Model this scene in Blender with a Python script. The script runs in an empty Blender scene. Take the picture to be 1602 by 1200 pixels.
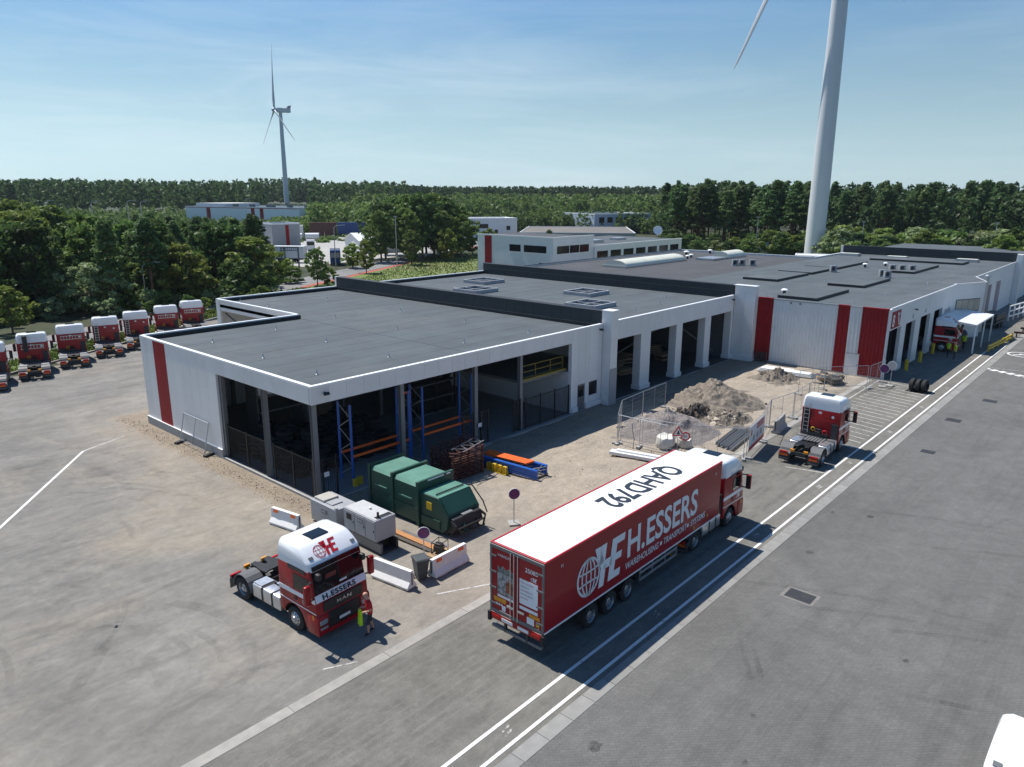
import bpy, bmesh, math, random
import numpy as np
from mathutils import Vector, Matrix
random.seed(7)
SC = bpy.context.scene
COL = SC.collection
R = math.radians
# ------------------------------------------------------------------ camera
cam = bpy.data.cameras.new('camera'); cam_o = bpy.data.objects.new('camera', cam); COL.objects.link(cam_o)
cam.sensor_fit = 'HORIZONTAL'; cam.sensor_width = 36.0
cam.lens = 36.0 * 1148.4 / 1602.0
cam.clip_start = 0.5; cam.clip_end = 20000
CAM_H = 16.45
_yaw, _pit, _rol = R(48.178), R(14.496), R(0.186)
_f = Vector((math.sin(_yaw)*math.cos(_pit), math.cos(_yaw)*math.cos(_pit), -math.sin(_pit)))
_r = Vector((math.cos(_yaw), -math.sin(_yaw), 0)); _u = _r.cross(_f)
_r2 = math.cos(_rol)*_r + math.sin(_rol)*_u; _u2 = -math.sin(_rol)*_r + math.cos(_rol)*_u
_m = Matrix((( _r2.x, _u2.x, -_f.x, 0), (_r2.y, _u2.y, -_f.y, 0), (_r2.z, _u2.z, -_f.z, CAM_H), (0, 0, 0, 1)))
cam_o.matrix_world = _m
SC.camera = cam_o
# ------------------------------------------------------------------ light
SUN_D = Vector((0.03, -0.60, -1.0)).normalized()
SUN_EL = math.asin(-SUN_D.z); SUN_AZ = math.atan2(-SUN_D.x, -SUN_D.y)   # from +Y, clockwise
w = bpy.data.worlds.new('World'); SC.world = w; w.use_nodes = True
nt = w.node_tree; nt.nodes.clear()
wo = nt.nodes.new('ShaderNodeOutputWorld'); bg = nt.nodes.new('ShaderNodeBackground')
sky = nt.nodes.new('ShaderNodeTexSky'); sky.sky_type = 'NISHITA'; sky.sun_disc = False
sky.sun_elevation = SUN_EL; sky.sun_rotation = SUN_AZ
sky.altitude = 60; sky.air_density = 1.0; sky.dust_density = 0.25; sky.ozone_density = 2.0
# thin cirrus: real sky feature, noise on the sky direction
tc = nt.nodes.new('ShaderNodeTexCoord'); mp = nt.nodes.new('ShaderNodeMapping'); mp.vector_type = 'POINT'
mp.inputs['Scale'].default_value = (1.2, 1.2, 9.0); mp.inputs['Rotation'].default_value = (0.10, 0.07, 0.4)
nz = nt.nodes.new('ShaderNodeTexNoise'); nz.inputs['Scale'].default_value = 2.3; nz.inputs['Detail'].default_value = 7; nz.inputs['Roughness'].default_value = 0.62; nz.inputs['Distortion'].default_value = 0.5
rp = nt.nodes.new('ShaderNodeValToRGB'); rp.color_ramp.elements[0].position = 0.42; rp.color_ramp.elements[1].position = 0.78
sx = nt.nodes.new('ShaderNodeSeparateXYZ')
lowf = nt.nodes.new('ShaderNodeMapRange'); lowf.inputs['From Min'].default_value = 0.0; lowf.inputs['From Max'].default_value = 0.28; lowf.inputs['To Min'].default_value = 1.0; lowf.inputs['To Max'].default_value = 0.25
big = nt.nodes.new('ShaderNodeTexNoise'); big.inputs['Scale'].default_value = 1.1; big.inputs['Detail'].default_value = 2
bigr = nt.nodes.new('ShaderNodeMapRange'); bigr.inputs['From Min'].default_value = 0.36; bigr.inputs['From Max'].default_value = 0.62
m1 = nt.nodes.new('ShaderNodeMath'); m1.operation = 'MULTIPLY'; m2 = nt.nodes.new('ShaderNodeMath'); m2.operation = 'MULTIPLY'; m3 = nt.nodes.new('ShaderNodeMath'); m3.operation = 'MULTIPLY'; m3.inputs[1].default_value = 0.55
mix = nt.nodes.new('ShaderNodeMix'); mix.data_type = 'RGBA'
L = nt.links.new
L(tc.outputs['Generated'], mp.inputs['Vector']); L(mp.outputs[0], nz.inputs['Vector']); L(nz.outputs['Fac'], rp.inputs[0])
L(tc.outputs['Generated'], big.inputs['Vector']); L(big.outputs['Fac'], bigr.inputs['Value'])
L(tc.outputs['Generated'], sx.inputs[0]); L(sx.outputs['Z'], lowf.inputs['Value'])
L(rp.outputs[0], m1.inputs[0]); L(lowf.outputs[0], m1.inputs[1]); L(m1.outputs[0], m2.inputs[0]); L(bigr.outputs[0], m2.inputs[1]); L(m2.outputs[0], m3.inputs[0])
hz = nt.nodes.new('ShaderNodeMapRange'); hz.interpolation_type = 'SMOOTHSTEP'; hz.inputs['From Min'].default_value = 0.0; hz.inputs['From Max'].default_value = 0.34; hz.inputs['To Min'].default_value = 0.85; hz.inputs['To Max'].default_value = 0.0
L(sx.outputs['Z'], hz.inputs['Value'])
lum = nt.nodes.new('ShaderNodeRGBToBW'); L(sky.outputs[0], lum.inputs[0])
tint = nt.nodes.new('ShaderNodeMix'); tint.data_type = 'RGBA'; tint.blend_type = 'MULTIPLY'; tint.inputs[0].default_value = 1.0; L(lum.outputs[0], tint.inputs[6]); tint.inputs[7].default_value = (0.66, 0.85, 0.94, 1)
hmx = nt.nodes.new('ShaderNodeMix'); hmx.data_type = 'RGBA'; L(hz.outputs[0], hmx.inputs[0]); L(sky.outputs[0], hmx.inputs[6]); L(tint.outputs[2], hmx.inputs[7])
L(hmx.outputs[2], mix.inputs[6]); mix.inputs[7].default_value = (8.2, 8.8, 9.2, 1); L(m3.outputs[0], mix.inputs[0])
sat = nt.nodes.new('ShaderNodeHueSaturation'); sat.inputs['Saturation'].default_value = 1.33; sat.inputs['Value'].default_value = 1.17; L(mix.outputs[2], sat.inputs['Color'])
L(sat.outputs[0], bg.inputs[0]); bg.inputs[1].default_value = 0.085; L(bg.outputs[0], wo.inputs[0])
sun = bpy.data.lights.new('sun', 'SUN'); sun_o = bpy.data.objects.new('sun', sun); COL.objects.link(sun_o)
sun.energy = 5.0; sun.angle = R(0.53); sun.color = (1.0, 0.955, 0.89)
sun_o.rotation_euler = SUN_D.to_track_quat('-Z', 'Y').to_euler()
vs = SC.view_settings; vs.view_transform = 'Standard'; vs.look = 'None'; vs.exposure = 0.27; vs.gamma = 1.0; vs.use_curve_mapping = False
SC.cycles.max_bounces = 6; SC.cycles.diffuse_bounces = 3; SC.cycles.glossy_bounces = 3; SC.cycles.transmission_bounces = 4
SC.cycles.use_denoising = True; SC.cycles.sample_clamp_indirect = 6.0
SC.cycles.caustics_reflective = False; SC.cycles.caustics_refractive = False

# ------------------------------------------------------------------ helpers
class MB:
    """collects geometry for ONE mesh object"""
    def __init__(s): s.v = []; s.f = []
    def add(s, vs, fs):
        n = len(s.v); s.v += [tuple(p) for p in vs]; s.f += [tuple(i+n for i in f) for f in fs]; return s
    def box(s, x0, x1, y0, y1, z0, z1):
        return s.add([(x0,y0,z0),(x1,y0,z0),(x1,y1,z0),(x0,y1,z0),(x0,y0,z1),(x1,y0,z1),(x1,y1,z1),(x0,y1,z1)],
                     [(0,3,2,1),(4,5,6,7),(0,1,5,4),(1,2,6,5),(2,3,7,6),(3,0,4,7)])
    def obox(s, c, d, rz=0, rx=0, ry=0):
        m = Matrix.Translation(c) @ Matrix.Rotation(rz,4,'Z') @ Matrix.Rotation(ry,4,'Y') @ Matrix.Rotation(rx,4,'X')
        x,y,z = d[0]/2, d[1]/2, d[2]/2
        P = [m @ Vector(q) for q in [(-x,-y,-z),(x,-y,-z),(x,y,-z),(-x,y,-z),(-x,-y,z),(x,-y,z),(x,y,z),(-x,y,z)]]
        return s.add(P, [(0,3,2,1),(4,5,6,7),(0,1,5,4),(1,2,6,5),(2,3,7,6),(3,0,4,7)])
    def bar(s, a, b, w, h=None):
        """rectangular bar from a to b"""
        a = Vector(a); b = Vector(b); h = h or w; d = (b-a)
        if d.length < 1e-6: return s
        d.normalize(); up = Vector((0,0,1)) if abs(d.z) < .95 else Vector((1,0,0))
        sx = d.cross(up).normalized()*w/2; sy = d.cross(sx).normalized()*h/2
        P = [a-sx-sy, a+sx-sy, a+sx+sy, a-sx+sy, b-sx-sy, b+sx-sy, b+sx+sy, b-sx+sy]
        return s.add(P, [(0,3,2,1),(4,5,6,7),(0,1,5,4),(1,2,6,5),(2,3,7,6),(3,0,4,7)])
    def cyl(s, a, b, r0, r1=None, n=12, caps=True):
        a = Vector(a); b = Vector(b); r1 = r0 if r1 is None else r1; d = (b-a).normalized()
        up = Vector((0,0,1)) if abs(d.z) < .95 else Vector((1,0,0))
        e1 = d.cross(up).normalized(); e2 = d.cross(e1)
        P = []
        for q, r in ((a, r0), (b, r1)):
            for i in range(n):
                t = 2*math.pi*i/n; P.append(q + e1*(r*math.cos(t)) + e2*(r*math.sin(t)))
        F = [(i, (i+1) % n, n+(i+1) % n, n+i) for i in range(n)]
        if caps: F += [tuple(range(n-1,-1,-1)), tuple(range(n, 2*n))]
        return s.add(P, F)
    def tube(s, pts, r, n=8):
        for a, b in zip(pts[:-1], pts[1:]): s.cyl(a, b, r, r, n)
        return s
    def lathe(s, prof, o, ax, n=20):
        """prof: list of (radius, along)"""
        o = Vector(o); d = Vector(ax).normalized(); up = Vector((0,0,1)) if abs(d.z) < .95 else Vector((1,0,0))
        e1 = d.cross(up).normalized(); e2 = d.cross(e1); P = []; F = []
        for r, h in prof:
            for i in range(n):
                t = 2*math.pi*i/n; P.append(o + d*h + e1*(r*math.cos(t)) + e2*(r*math.sin(t)))
        for k in range(len(prof)-1):
            for i in range(n):
                j = (i+1) % n; F.append((k*n+i, k*n+j, (k+1)*n+j, (k+1)*n+i))
        return s.add(P, F)
    def prism(s, poly, plane, a, b):
        """poly: 2D list; plane 'xz' -> along y, 'yz' -> along x, 'xy' -> along z"""
        def p3(q, t):
            return {'xz': (q[0], t, q[1]), 'yz': (t, q[0], q[1]), 'xy': (q[0], q[1], t)}[plane]
        n = len(poly); P = [p3(q, a) for q in poly] + [p3(q, b) for q in poly]
        F = [(i, (i+1) % n, n+(i+1) % n, n+i) for i in range(n)] + [tuple(range(n-1,-1,-1)), tuple(range(n, 2*n))]
        return s.add(P, F)
    def loft(s, rings, close=True):
        n = len(rings[0]); P = [p for r in rings for p in r]; F = []
        for k in range(len(rings)-1):
            for i in range(n):
                j = (i+1) % n; F.append((k*n+i, k*n+j, (k+1)*n+j, (k+1)*n+i))
        if close: F += [tuple(range(n-1,-1,-1)), tuple(range((len(rings)-1)*n, len(rings)*n))]
        return s.add(P, F)
    def sheet(s, poly, z):
        return s.add([(x, y, z) for x, y in poly], [tuple(range(len(poly)))])
    def mesh(s, name, mat=None, bevel=0, seg=2, smooth=None, recalc=True):
        me = bpy.data.meshes.new(name); me.from_pydata(s.v, [], s.f)
        if recalc or bevel:
            bm = bmesh.new(); bm.from_mesh(me)
            if recalc: bmesh.ops.recalc_face_normals(bm, faces=bm.faces)
            if bevel:
                es = [e for e in bm.edges if len(e.link_faces) == 2 and e.calc_face_angle(0) > 0.35]
                bmesh.ops.bevel(bm, geom=es, offset=bevel, segments=seg, profile=0.5, affect='EDGES', clamp_overlap=True)
            bm.to_mesh(me); bm.free()
        if mat: me.materials.append(mat)
        if smooth is not None:
            for p in me.polygons: p.use_smooth = True
            me.set_sharp_from_angle(angle=R(smooth))
        return me
    def obj(s, name, mat, parent=None, bevel=0, seg=2, smooth=None, kind=None, label=None, recalc=True):
        return mkobj(name, s.mesh(name, mat, bevel, seg, smooth, recalc), parent, kind, label)
def mkobj(name, me, parent=None, kind=None, label=None):
    o = bpy.data.objects.new(name, me); COL.objects.link(o)
    if parent is not None: o.parent = parent
    if kind: o['kind'] = kind
    if label: o['label'] = label
    return o
def tag(o, label, cat, group=None):
    o['label'] = label; o['category'] = cat
    if group: o['group'] = group
    return o
def thing(name, label, cat, loc=(0,0,0), rz=0, group=None):
    o = bpy.data.objects.new(name, None); COL.objects.link(o); o.empty_display_size = .2
    o.location = loc; o.rotation_euler = (0, 0, rz); return tag(o, label, cat, group)
def copy_tree(src, loc=None, rz=None, label=None, parent=None):
    c = src.copy(); COL.objects.link(c); c.parent = parent
    if loc is not None: c.location = loc
    if rz is not None: c.rotation_euler = (0, 0, rz)
    if label: c['label'] = label
    for ch in list(src.children): copy_tree(ch, parent=c)
    return c
def piece(name, me, parent, loc=(0,0,0), rot=(0,0,0), scale=(1,1,1)):
    o = mkobj(name, me, parent); o.location = loc; o.rotation_euler = rot; o.scale = scale; return o
def text_part(s, name, mat, parent, origin, ux, uy, size, shear=0, bold=0, sx=1.0, align='LEFT', label=None, space=1.0):
    cu = bpy.data.curves.new('t', 'FONT'); cu.body = s; cu.size = 1.0; cu.shear = shear; cu.offset = bold; cu.align_x = align; cu.resolution_u = 3; cu.space_character = space
    o = bpy.data.objects.new('t', cu); COL.objects.link(o)
    me = bpy.data.meshes.new_from_object(o); bpy.data.objects.remove(o); bpy.data.curves.remove(cu)
    ux = Vector(ux).normalized(); uy = Vector(uy).normalized(); og = Vector(origin)
    for v in me.vertices: v.co = og + ux*(v.co.x*size*sx) + uy*(v.co.y*size)
    me.materials.clear(); me.materials.append(mat); me.name = name
    return mkobj(name, me, parent, label=label)

# ------------------------------------------------------------------ materials
def mat(name, col, rough=.6, metal=0, var=.12, scale=3.0, bump=0, bscale=40, rand=0, spec=.5, coat=0, col2=None, coords='Object', dirt=0, dirtcol=(.16,.13,.10)):
    m = bpy.data.materials.new(name); m.use_nodes = True; t = m.node_tree; b = t.nodes['Principled BSDF']
    b.inputs['Roughness'].default_value = rough; b.inputs['Metallic'].default_value = metal; b.inputs['Specular IOR Level'].default_value = spec
    b.inputs['Coat Weight'].default_value = coat
    N = t.nodes.new; K = t.links.new
    c = N('ShaderNodeTexCoord'); vec = c.outputs['Object']
    if coords == 'World':
        vec = N('ShaderNodeNewGeometry').outputs['Position']
    n1 = N('ShaderNodeTexNoise'); n1.inputs['Scale'].default_value = scale; n1.inputs['Detail'].default_value = 6; n1.inputs['Roughness'].default_value = .6
    K(vec, n1.inputs['Vector'])
    mr = N('ShaderNodeMapRange'); mr.inputs['From Min'].default_value = .3; mr.inputs['From Max'].default_value = .7; K(n1.outputs['Fac'], mr.inputs['Value'])
    mx = N('ShaderNodeMix'); mx.data_type = 'RGBA'
    mx.inputs[6].default_value = (*[x*(1-var) for x in col], 1)
    mx.inputs[7].default_value = (*(col2 if col2 else [min(1, x*(1+var)) for x in col]), 1)
    K(mr.outputs[0], mx.inputs[0]); out = mx.outputs[2]
    if dirt:
        n3 = N('ShaderNodeTexNoise'); n3.inputs['Scale'].default_value = scale*.35; n3.inputs['Detail'].default_value = 9; n3.inputs['Roughness'].default_value = .7; K(vec, n3.inputs['Vector'])
        r3 = N('ShaderNodeMapRange'); r3.inputs['From Min'].default_value = .52; r3.inputs['From Max'].default_value = .78; r3.inputs['To Max'].default_value = dirt; K(n3.outputs['Fac'], r3.inputs['Value'])
        m3 = N('ShaderNodeMix'); m3.data_type = 'RGBA'; K(out, m3.inputs[6]); m3.inputs[7].default_value = (*dirtcol, 1); K(r3.outputs[0], m3.inputs[0]); out = m3.outputs[2]
    if rand:
        oi = N('ShaderNodeObjectInfo'); r2 = N('ShaderNodeMapRange'); r2.inputs['To Min'].default_value = 1-rand; r2.inputs['To Max'].default_value = 1+rand; K(oi.outputs['Random'], r2.inputs['Value'])
        hs = N('ShaderNodeHueSaturation'); K(r2.outputs[0], hs.inputs['Value']); K(out, hs.inputs['Color']); out = hs.outputs[0]
    K(out, b.inputs['Base Color'])
    rr = N('ShaderNodeMapRange'); rr.inputs['To Min'].default_value = max(0, rough-.08); rr.inputs['To Max'].default_value = min(1, rough+.08); K(n1.outputs['Fac'], rr.inputs['Value']); K(rr.outputs[0], b.inputs['Roughness'])
    if bump:
        n2 = N('ShaderNodeTexNoise'); n2.inputs['Scale'].default_value = bscale; n2.inputs['Detail'].default_value = 4; K(vec, n2.inputs['Vector'])
        bp = N('ShaderNodeBump'); bp.inputs['Strength'].default_value = bump; bp.inputs['Distance'].default_value = .02; K(n2.outputs['Fac'], bp.inputs['Height']); K(bp.outputs[0], b.inputs['Normal'])
    return m
X = {}
X['white_panel'] = mat('white_panel', (.77,.755,.735), .42, 0, .03, .7, rand=.035, dirt=.12)
X['white_metal'] = mat('white_metal', (.84,.85,.86), .35, 0, .03, 2)
X['white_wall'] = mat('white_wall', (.78,.765,.745), .6, 0, .04, .8, dirt=.12)
X['white_trap'] = mat('white_trapezoidal_sheet', (.70,.71,.70), .45, 0, .06, .6, dirt=.35, dirtcol=(.36,.32,.27))
X['red_panel'] = mat('red_panel', (.30,.012,.016), .55, 0, .08, .8, rand=.04, spec=.2)
X['red_trap'] = mat('red_trapezoidal_sheet', (.26,.010,.014), .55, 0, .10, 1.2, dirt=.1, spec=.25)
X['dark_clad'] = mat('dark_cladding', (.022,.030,.037), .45, 0, .12, 1.0, rand=.08)
X['dark_flash'] = mat('dark_flashing', (.016,.018,.022), .6, 0, .1, 2)
X['roof'] = mat('roofing_felt', (.074,.089,.099), .88, 0, .20, .30, bump=.35, bscale=60, rand=.045, coords='World', dirt=.75, dirtcol=(.135,.14,.145))
X['roof_old'] = mat('old_roofing_felt', (.062,.063,.068), .9, 0, .18, .3, bump=.35, bscale=60, rand=.05, coords='World', dirt=.4, dirtcol=(.11,.11,.115))
X['concrete'] = mat('concrete', (.36,.35,.33), .85, 0, .12, 1.5, bump=.3, bscale=30, dirt=.35, dirtcol=(.22,.20,.17))
X['concrete_w'] = mat('white_painted_concrete', (.76,.75,.73), .75, 0, .06, 3, bump=.25, bscale=25, dirt=.5, dirtcol=(.42,.39,.34))
X['floor_shade'] = mat('shade_darkened_floor', (.055,.052,.05), .8, 0, .3, .8, coords='World')  # floor colour lowered to paint in the shade of the far bays
X['inner_shade'] = mat('shade_darkened_inner_wall', (.11,.115,.12), .7, 0, .1, 1)  # wall tone lowered too, bay shade put into the colour
X['deck_shade'] = mat('shade_darkened_deck', (.035,.036,.038), .7, 0, .1, 1)  # deck and beams darkened in colour to deepen the shade indoors
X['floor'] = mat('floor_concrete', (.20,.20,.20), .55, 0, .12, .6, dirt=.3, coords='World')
X['steel_grey'] = mat('grey_steel', (.16,.165,.17), .45, .2, .08, 4)
X['galv'] = mat('galvanised_steel', (.46,.48,.50), .38, .75, .12, 8)
X['kerb_board'] = mat('pale_board', (.46,.46,.47), .6, 0, .1, 3)
X['shade_yellow'] = mat('shade_dimmed_yellow_paint', (.30,.21,.02), .6, 0, .1, 3)  # yellow dimmed to stand for the shade inside the bay
X['alu'] = mat('brushed_aluminium', (.62,.63,.65), .32, .8, .08, 6)
X['black'] = mat('black_paint', (.012,.012,.013), .45, 0, .1, 5)
X['black_plastic'] = mat('black_plastic', (.020,.020,.022), .55, 0, .2, 6)
X['rubber'] = mat('tyre_rubber', (.018,.018,.019), .82, 0, .25, 8, bump=.2, bscale=60)
X['glass'] = mat('dark_glass', (.008,.010,.012), .06, 0, .1, 2, spec=.45)
X['window'] = mat('window_glass', (.012,.015,.018), .12, 0, .15, .7, spec=.25)
X['truck_red'] = mat('truck_red_paint', (.31,.007,.013), .32, 0, .05, 1.5, coat=.12, dirt=.22, spec=.3, dirtcol=(.13,.03,.03))
X['truck_white'] = mat('truck_white_paint', (.82,.83,.84), .25, 0, .02, 1.5, coat=.5)
X['decal_white'] = mat('white_decal', (.80,.81,.83), .4, 0, .03, 4)
X['decal_red'] = mat('red_decal', (.42,.012,.020), .4, 0, .05, 4)
X['decal_dark'] = mat('dark_decal', (.018,.024,.034), .5, 0, .05, 4)
X['chassis'] = mat('chassis_dark_grey', (.035,.035,.037), .6, .1, .25, 6, dirt=.4, dirtcol=(.11,.10,.085))
X['fender'] = mat('grey_fender_plastic', (.10,.103,.107), .6, 0, .15, 6, dirt=.3, dirtcol=(.12,.11,.10))
X['amber'] = mat('amber_plastic', (.72,.28,.01), .4, 0, .1, 6)
X['yellow'] = mat('yellow_paint', (.62,.42,.02), .5, 0, .12, 4, dirt=.25)
X['orange'] = mat('orange_paint', (.80,.13,.015), .45, 0, .07, 3)
X['blue'] = mat('blue_paint', (.012,.10,.42), .42, 0, .10, 3)
X['blue_deep'] = mat('deep_blue_paint', (.02,.06,.22), .5, 0, .10, 1)
X['light_red'] = mat('red_lamp_lens', (.45,.01,.01), .2, 0, .05, 6)
X['lamp_clear'] = mat('clear_lamp_lens', (.34,.36,.38), .12, .3, .1, 12)
X['green'] = mat('green_container_paint', (.013,.068,.047), .5, 0, .15, 1.5, dirt=.2, dirtcol=(.05,.09,.065))
X['green_top'] = mat('faded_green_paint', (.085,.22,.165), .55, 0, .14, 1.5, dirt=.55, dirtcol=(.26,.23,.19))
X['grey_box'] = mat('light_grey_machine_paint', (.33,.34,.355), .45, 0, .06, 2, dirt=.2, dirtcol=(.30,.27,.22))
X['grey_bin'] = mat('grey_bin_plastic', (.055,.062,.066), .55, 0, .12, 4)
X['rust'] = mat('rusty_brown_steel', (.085,.030,.022), .75, .1, .35, 8)
X['wood'] = mat('weathered_wood', (.34,.23,.13), .85, 0, .25, 6, bump=.3)
X['wood_dark'] = mat('dark_timber', (.075,.065,.055), .85, 0, .3, 6)
X['purple'] = mat('sun_faded_sign_blue', (.10,.012,.12), .5, 0, .1, 8)
X['white_plain'] = mat('white_enamel', (.78,.78,.78), .45, 0, .03, 5)
X['sign_red'] = mat('sign_red', (.58,.015,.02), .45, 0, .05, 5)
X['sheet_white'] = mat('white_sheet_steel', (.76,.77,.76), .45, 0, .05, 2, dirt=.15)
X['cream'] = mat('cream_polycarbonate', (.66,.66,.55), .4, 0, .05, 1)
X['beige_wall'] = mat('beige_inner_wall', (.50,.47,.40), .7, 0, .05, 1)
X['inner_white'] = mat('inner_wall_white', (.62,.63,.64), .6, 0, .05, 1)
X['dark_soil'] = mat('dark_soil', (.10,.08,.06), .95, 0, .3, 4, bump=.6, bscale=20)
X['vest'] = mat('hi_vis_fabric', (.55,.80,.02), .7, 0, .1, 8)
X['skin'] = mat('skin', (.52,.28,.19), .55, 0, .08, 8)
X['hair'] = mat('grey_hair', (.20,.16,.13), .8, 0, .2, 30)
X['shirt_red'] = mat('red_shirt_fabric', (.50,.010,.016), .8, 0, .1, 10)
X['trouser'] = mat('dark_trouser_fabric', (.028,.030,.036), .85, 0, .15, 10)
X['shoe'] = mat('dark_shoe', (.012,.012,.012), .6, 0, .1, 10)
# ================================================================== GROUND
def node_mat(name):
    m = bpy.data.materials.new(name); m.use_nodes = True; t = m.node_tree
    return m, t, t.nodes['Principled BSDF'], t.nodes.new, t.links.new
def noise(N, K, vec, scale, det=5, rough=.6, dist=0):
    n = N('ShaderNodeTexNoise'); n.inputs['Scale'].default_value = scale; n.inputs['Detail'].default_value = det; n.inputs['Roughness'].default_value = rough; n.inputs['Distortion'].default_value = dist
    K(vec, n.inputs['Vector']); return n.outputs['Fac']
def mrange(N, K, v, a, b, c=0, d=1, smooth=False):
    n = N('ShaderNodeMapRange'); n.inputs['From Min'].default_value = a; n.inputs['From Max'].default_value = b; n.inputs['To Min'].default_value = c; n.inputs['To Max'].default_value = d
    if smooth: n.interpolation_type = 'SMOOTHSTEP'
    K(v, n.inputs['Value']); return n.outputs[0]
def mixc(N, K, f, a, b):
    n = N('ShaderNodeMix'); n.data_type = 'RGBA'
    for i, q in ((6, a), (7, b)):
        if isinstance(q, tuple): n.inputs[i].default_value = (*q, 1)
        else: K(q, n.inputs[i])
    if isinstance(f, float): n.inputs[0].default_value = f
    else: K(f, n.inputs[0])
    return n.outputs[2]
def math_(N, K, op, a, b):
    n = N('ShaderNodeMath'); n.operation = op
    for i, q in ((0, a), (1, b)):
        if isinstance(q, (int, float)): n.inputs[i].default_value = q
        else: K(q, n.inputs[i])
    return n.outputs[0]
def vmap(N, K, vec, scale=(1,1,1), rot=(0,0,0), loc=(0,0,0)):
    n = N('ShaderNodeMapping'); n.inputs['Scale'].default_value = scale; n.inputs['Rotation'].default_value = rot; n.inputs['Location'].default_value = loc
    K(vec, n.inputs['Vector']); return n.outputs[0]
def asphalt(name, base, light, dust, dustamt, streak_rot=0.0, grain=.5, sand=False):
    m, t, b, N, K = node_mat(name); p = N('ShaderNodeNewGeometry').outputs['Position']
    g1 = noise(N, K, p, 55, 3, .7); g2 = noise(N, K, p, 9, 4, .6); l1 = noise(N, K, p, .13, 7, .65, .6); l2 = noise(N, K, p, .6, 6, .6)
    sv = vmap(N, K, p, (.12, .7, 1), (0, 0, streak_rot)); s1 = noise(N, K, sv, 1.0, 8, .7, .8)
    c = mixc(N, K, mrange(N, K, l1, .3, .7), base, light)
    c = mixc(N, K, mrange(N, K, s1, .50, .70, 0, .55), c, tuple(x*.60 for x in base))
    c = mixc(N, K, mrange(N, K, l2, .45, .8, 0, .35), c, tuple(x*1.25 for x in light))
    dm = noise(N, K, p, .09, 8, .68, .9)
    dmask = mrange(N, K, dm, .48, .74, 0, dustamt)
    c = mixc(N, K, dmask, c, dust)
    rough_extra = None
    if sand:
        wob = noise(N, K, p, .35, 6, .7); wobl = mrange(N, K, wob, 0, 1, -4.5, 4.5)
        wob2 = noise(N, K, p, 1.3, 6, .7); wobs = mrange(N, K, wob2, 0, 1, -1.3, 1.3)
        s = N('ShaderNodeSeparateXYZ'); K(p, s.inputs[0])
        xA = math_(N, K, 'ADD', s.outputs['X'], wobl); yA = math_(N, K, 'ADD', s.outputs['Y'], wobs)
        mA = math_(N, K, 'MULTIPLY', mrange(N, K, xA, 19, 31, 0, 1, True), mrange(N, K, yA, 19.2, 20.8, .2, 1, True))
        yT = mrange(N, K, s.outputs['Y'], 60, 62, 1, 0); mA = math_(N, K, 'MULTIPLY', mA, yT)
        mA = math_(N, K, 'MULTIPLY', mA, mrange(N, K, l2, .25, .6, .62, 1))
        xB = math_(N, K, 'ADD', s.outputs['X'], wobs)
        mB = math_(N, K, 'MULTIPLY', mrange(N, K, xB, 18.9, 19.5, 0, 1, True), mrange(N, K, yA, 28.8, 30.5, 0, 1, True)); mB = math_(N, K, 'MULTIPLY', mB, mrange(N, K, yA, 57.2, 58.4, 1, 0, True))
        mBb = math_(N, K, 'MULTIPLY', mrange(N, K, xA, 12, 20, 0, .45, True), mrange(N, K, s.outputs['Y'], 50, 64, 1, 0))
        mm = math_(N, K, 'MAXIMUM', math_(N, K, 'MAXIMUM', mA, mBb), mB)
        sandc = mixc(N, K, mrange(N, K, g2, .3, .7), (.28,.23,.175), (.41,.35,.275))
        sandc = mixc(N, K, mrange(N, K, l2, .35, .7, 0, .55), sandc, (.34,.30,.245))
        trk = noise(N, K, vmap(N, K, p, (.12, 1.3, 1), (0, 0, .35)), 1.2, 6, .65, .6)
        sandc = mixc(N, K, mrange(N, K, trk, .54, .68, 0, .5), sandc, (.25,.205,.155))
        c = mixc(N, K, mm, c, sandc)
        soil = mixc(N, K, mrange(N, K, g2, .3, .7), (.16,.125,.09), (.33,.275,.21))
        c = mixc(N, K, mB, c, soil)
        cr = N('ShaderNodeTexVoronoi'); cr.feature = 'DISTANCE_TO_EDGE'; cr.inputs['Scale'].default_value = .16; K(mixv(N, K, p), cr.inputs['Vector'])
        c = mixc(N, K, math_(N, K, 'MULTIPLY', mrange(N, K, cr.outputs['Distance'], .0, .004, .35, 0), mrange(N, K, l1, .56, .62)), c, (.05,.05,.05))
    g3 = noise(N, K, p, 2.6, 9, .8, .2); g4 = noise(N, K, vmap(N, K, p, (.8, 1.5, 1), (0, 0, streak_rot+.5)), .8, 10, .78, .5)
    grainf = math_(N, K, 'MULTIPLY', mrange(N, K, g1, .3, .7, 1-grain, 1+grain), mrange(N, K, g3, .3, .7, .84, 1.14))
    grainf = math_(N, K, 'MULTIPLY', grainf, mrange(N, K, g4, .32, .68, .80, 1.16))
    hs = N('ShaderNodeHueSaturation'); K(c, hs.inputs['Color']); K(grainf, hs.inputs['Value'])
    K(hs.outputs[0], b.inputs['Base Color']); b.inputs['Roughness'].default_value = .88; b.inputs['Specular IOR Level'].default_value = .3
    bp = N('ShaderNodeBump'); bp.inputs['Strength'].default_value = .5; bp.inputs['Distance'].default_value = .012; K(g1, bp.inputs['Height']); K(bp.outputs[0], b.inputs['Normal'])
    return m
def mixv(N, K, p):
    n = N('ShaderNodeTexNoise'); n.inputs['Scale'].default_value = .8; n.inputs['Detail'].default_value = 5; K(p, n.inputs['Vector'])
    v = N('ShaderNodeVectorMath'); v.operation = 'MULTIPLY_ADD'; v.inputs[1].default_value = (2.0, 2.0, 0); K(n.outputs['Color'], v.inputs[0]); K(p, v.inputs[2]); return v.outputs[0]
X['yard'] = asphalt('yard_asphalt', (.154,.147,.134), (.232,.221,.200), (.36,.305,.225), .62, .9, .34, True)
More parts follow.
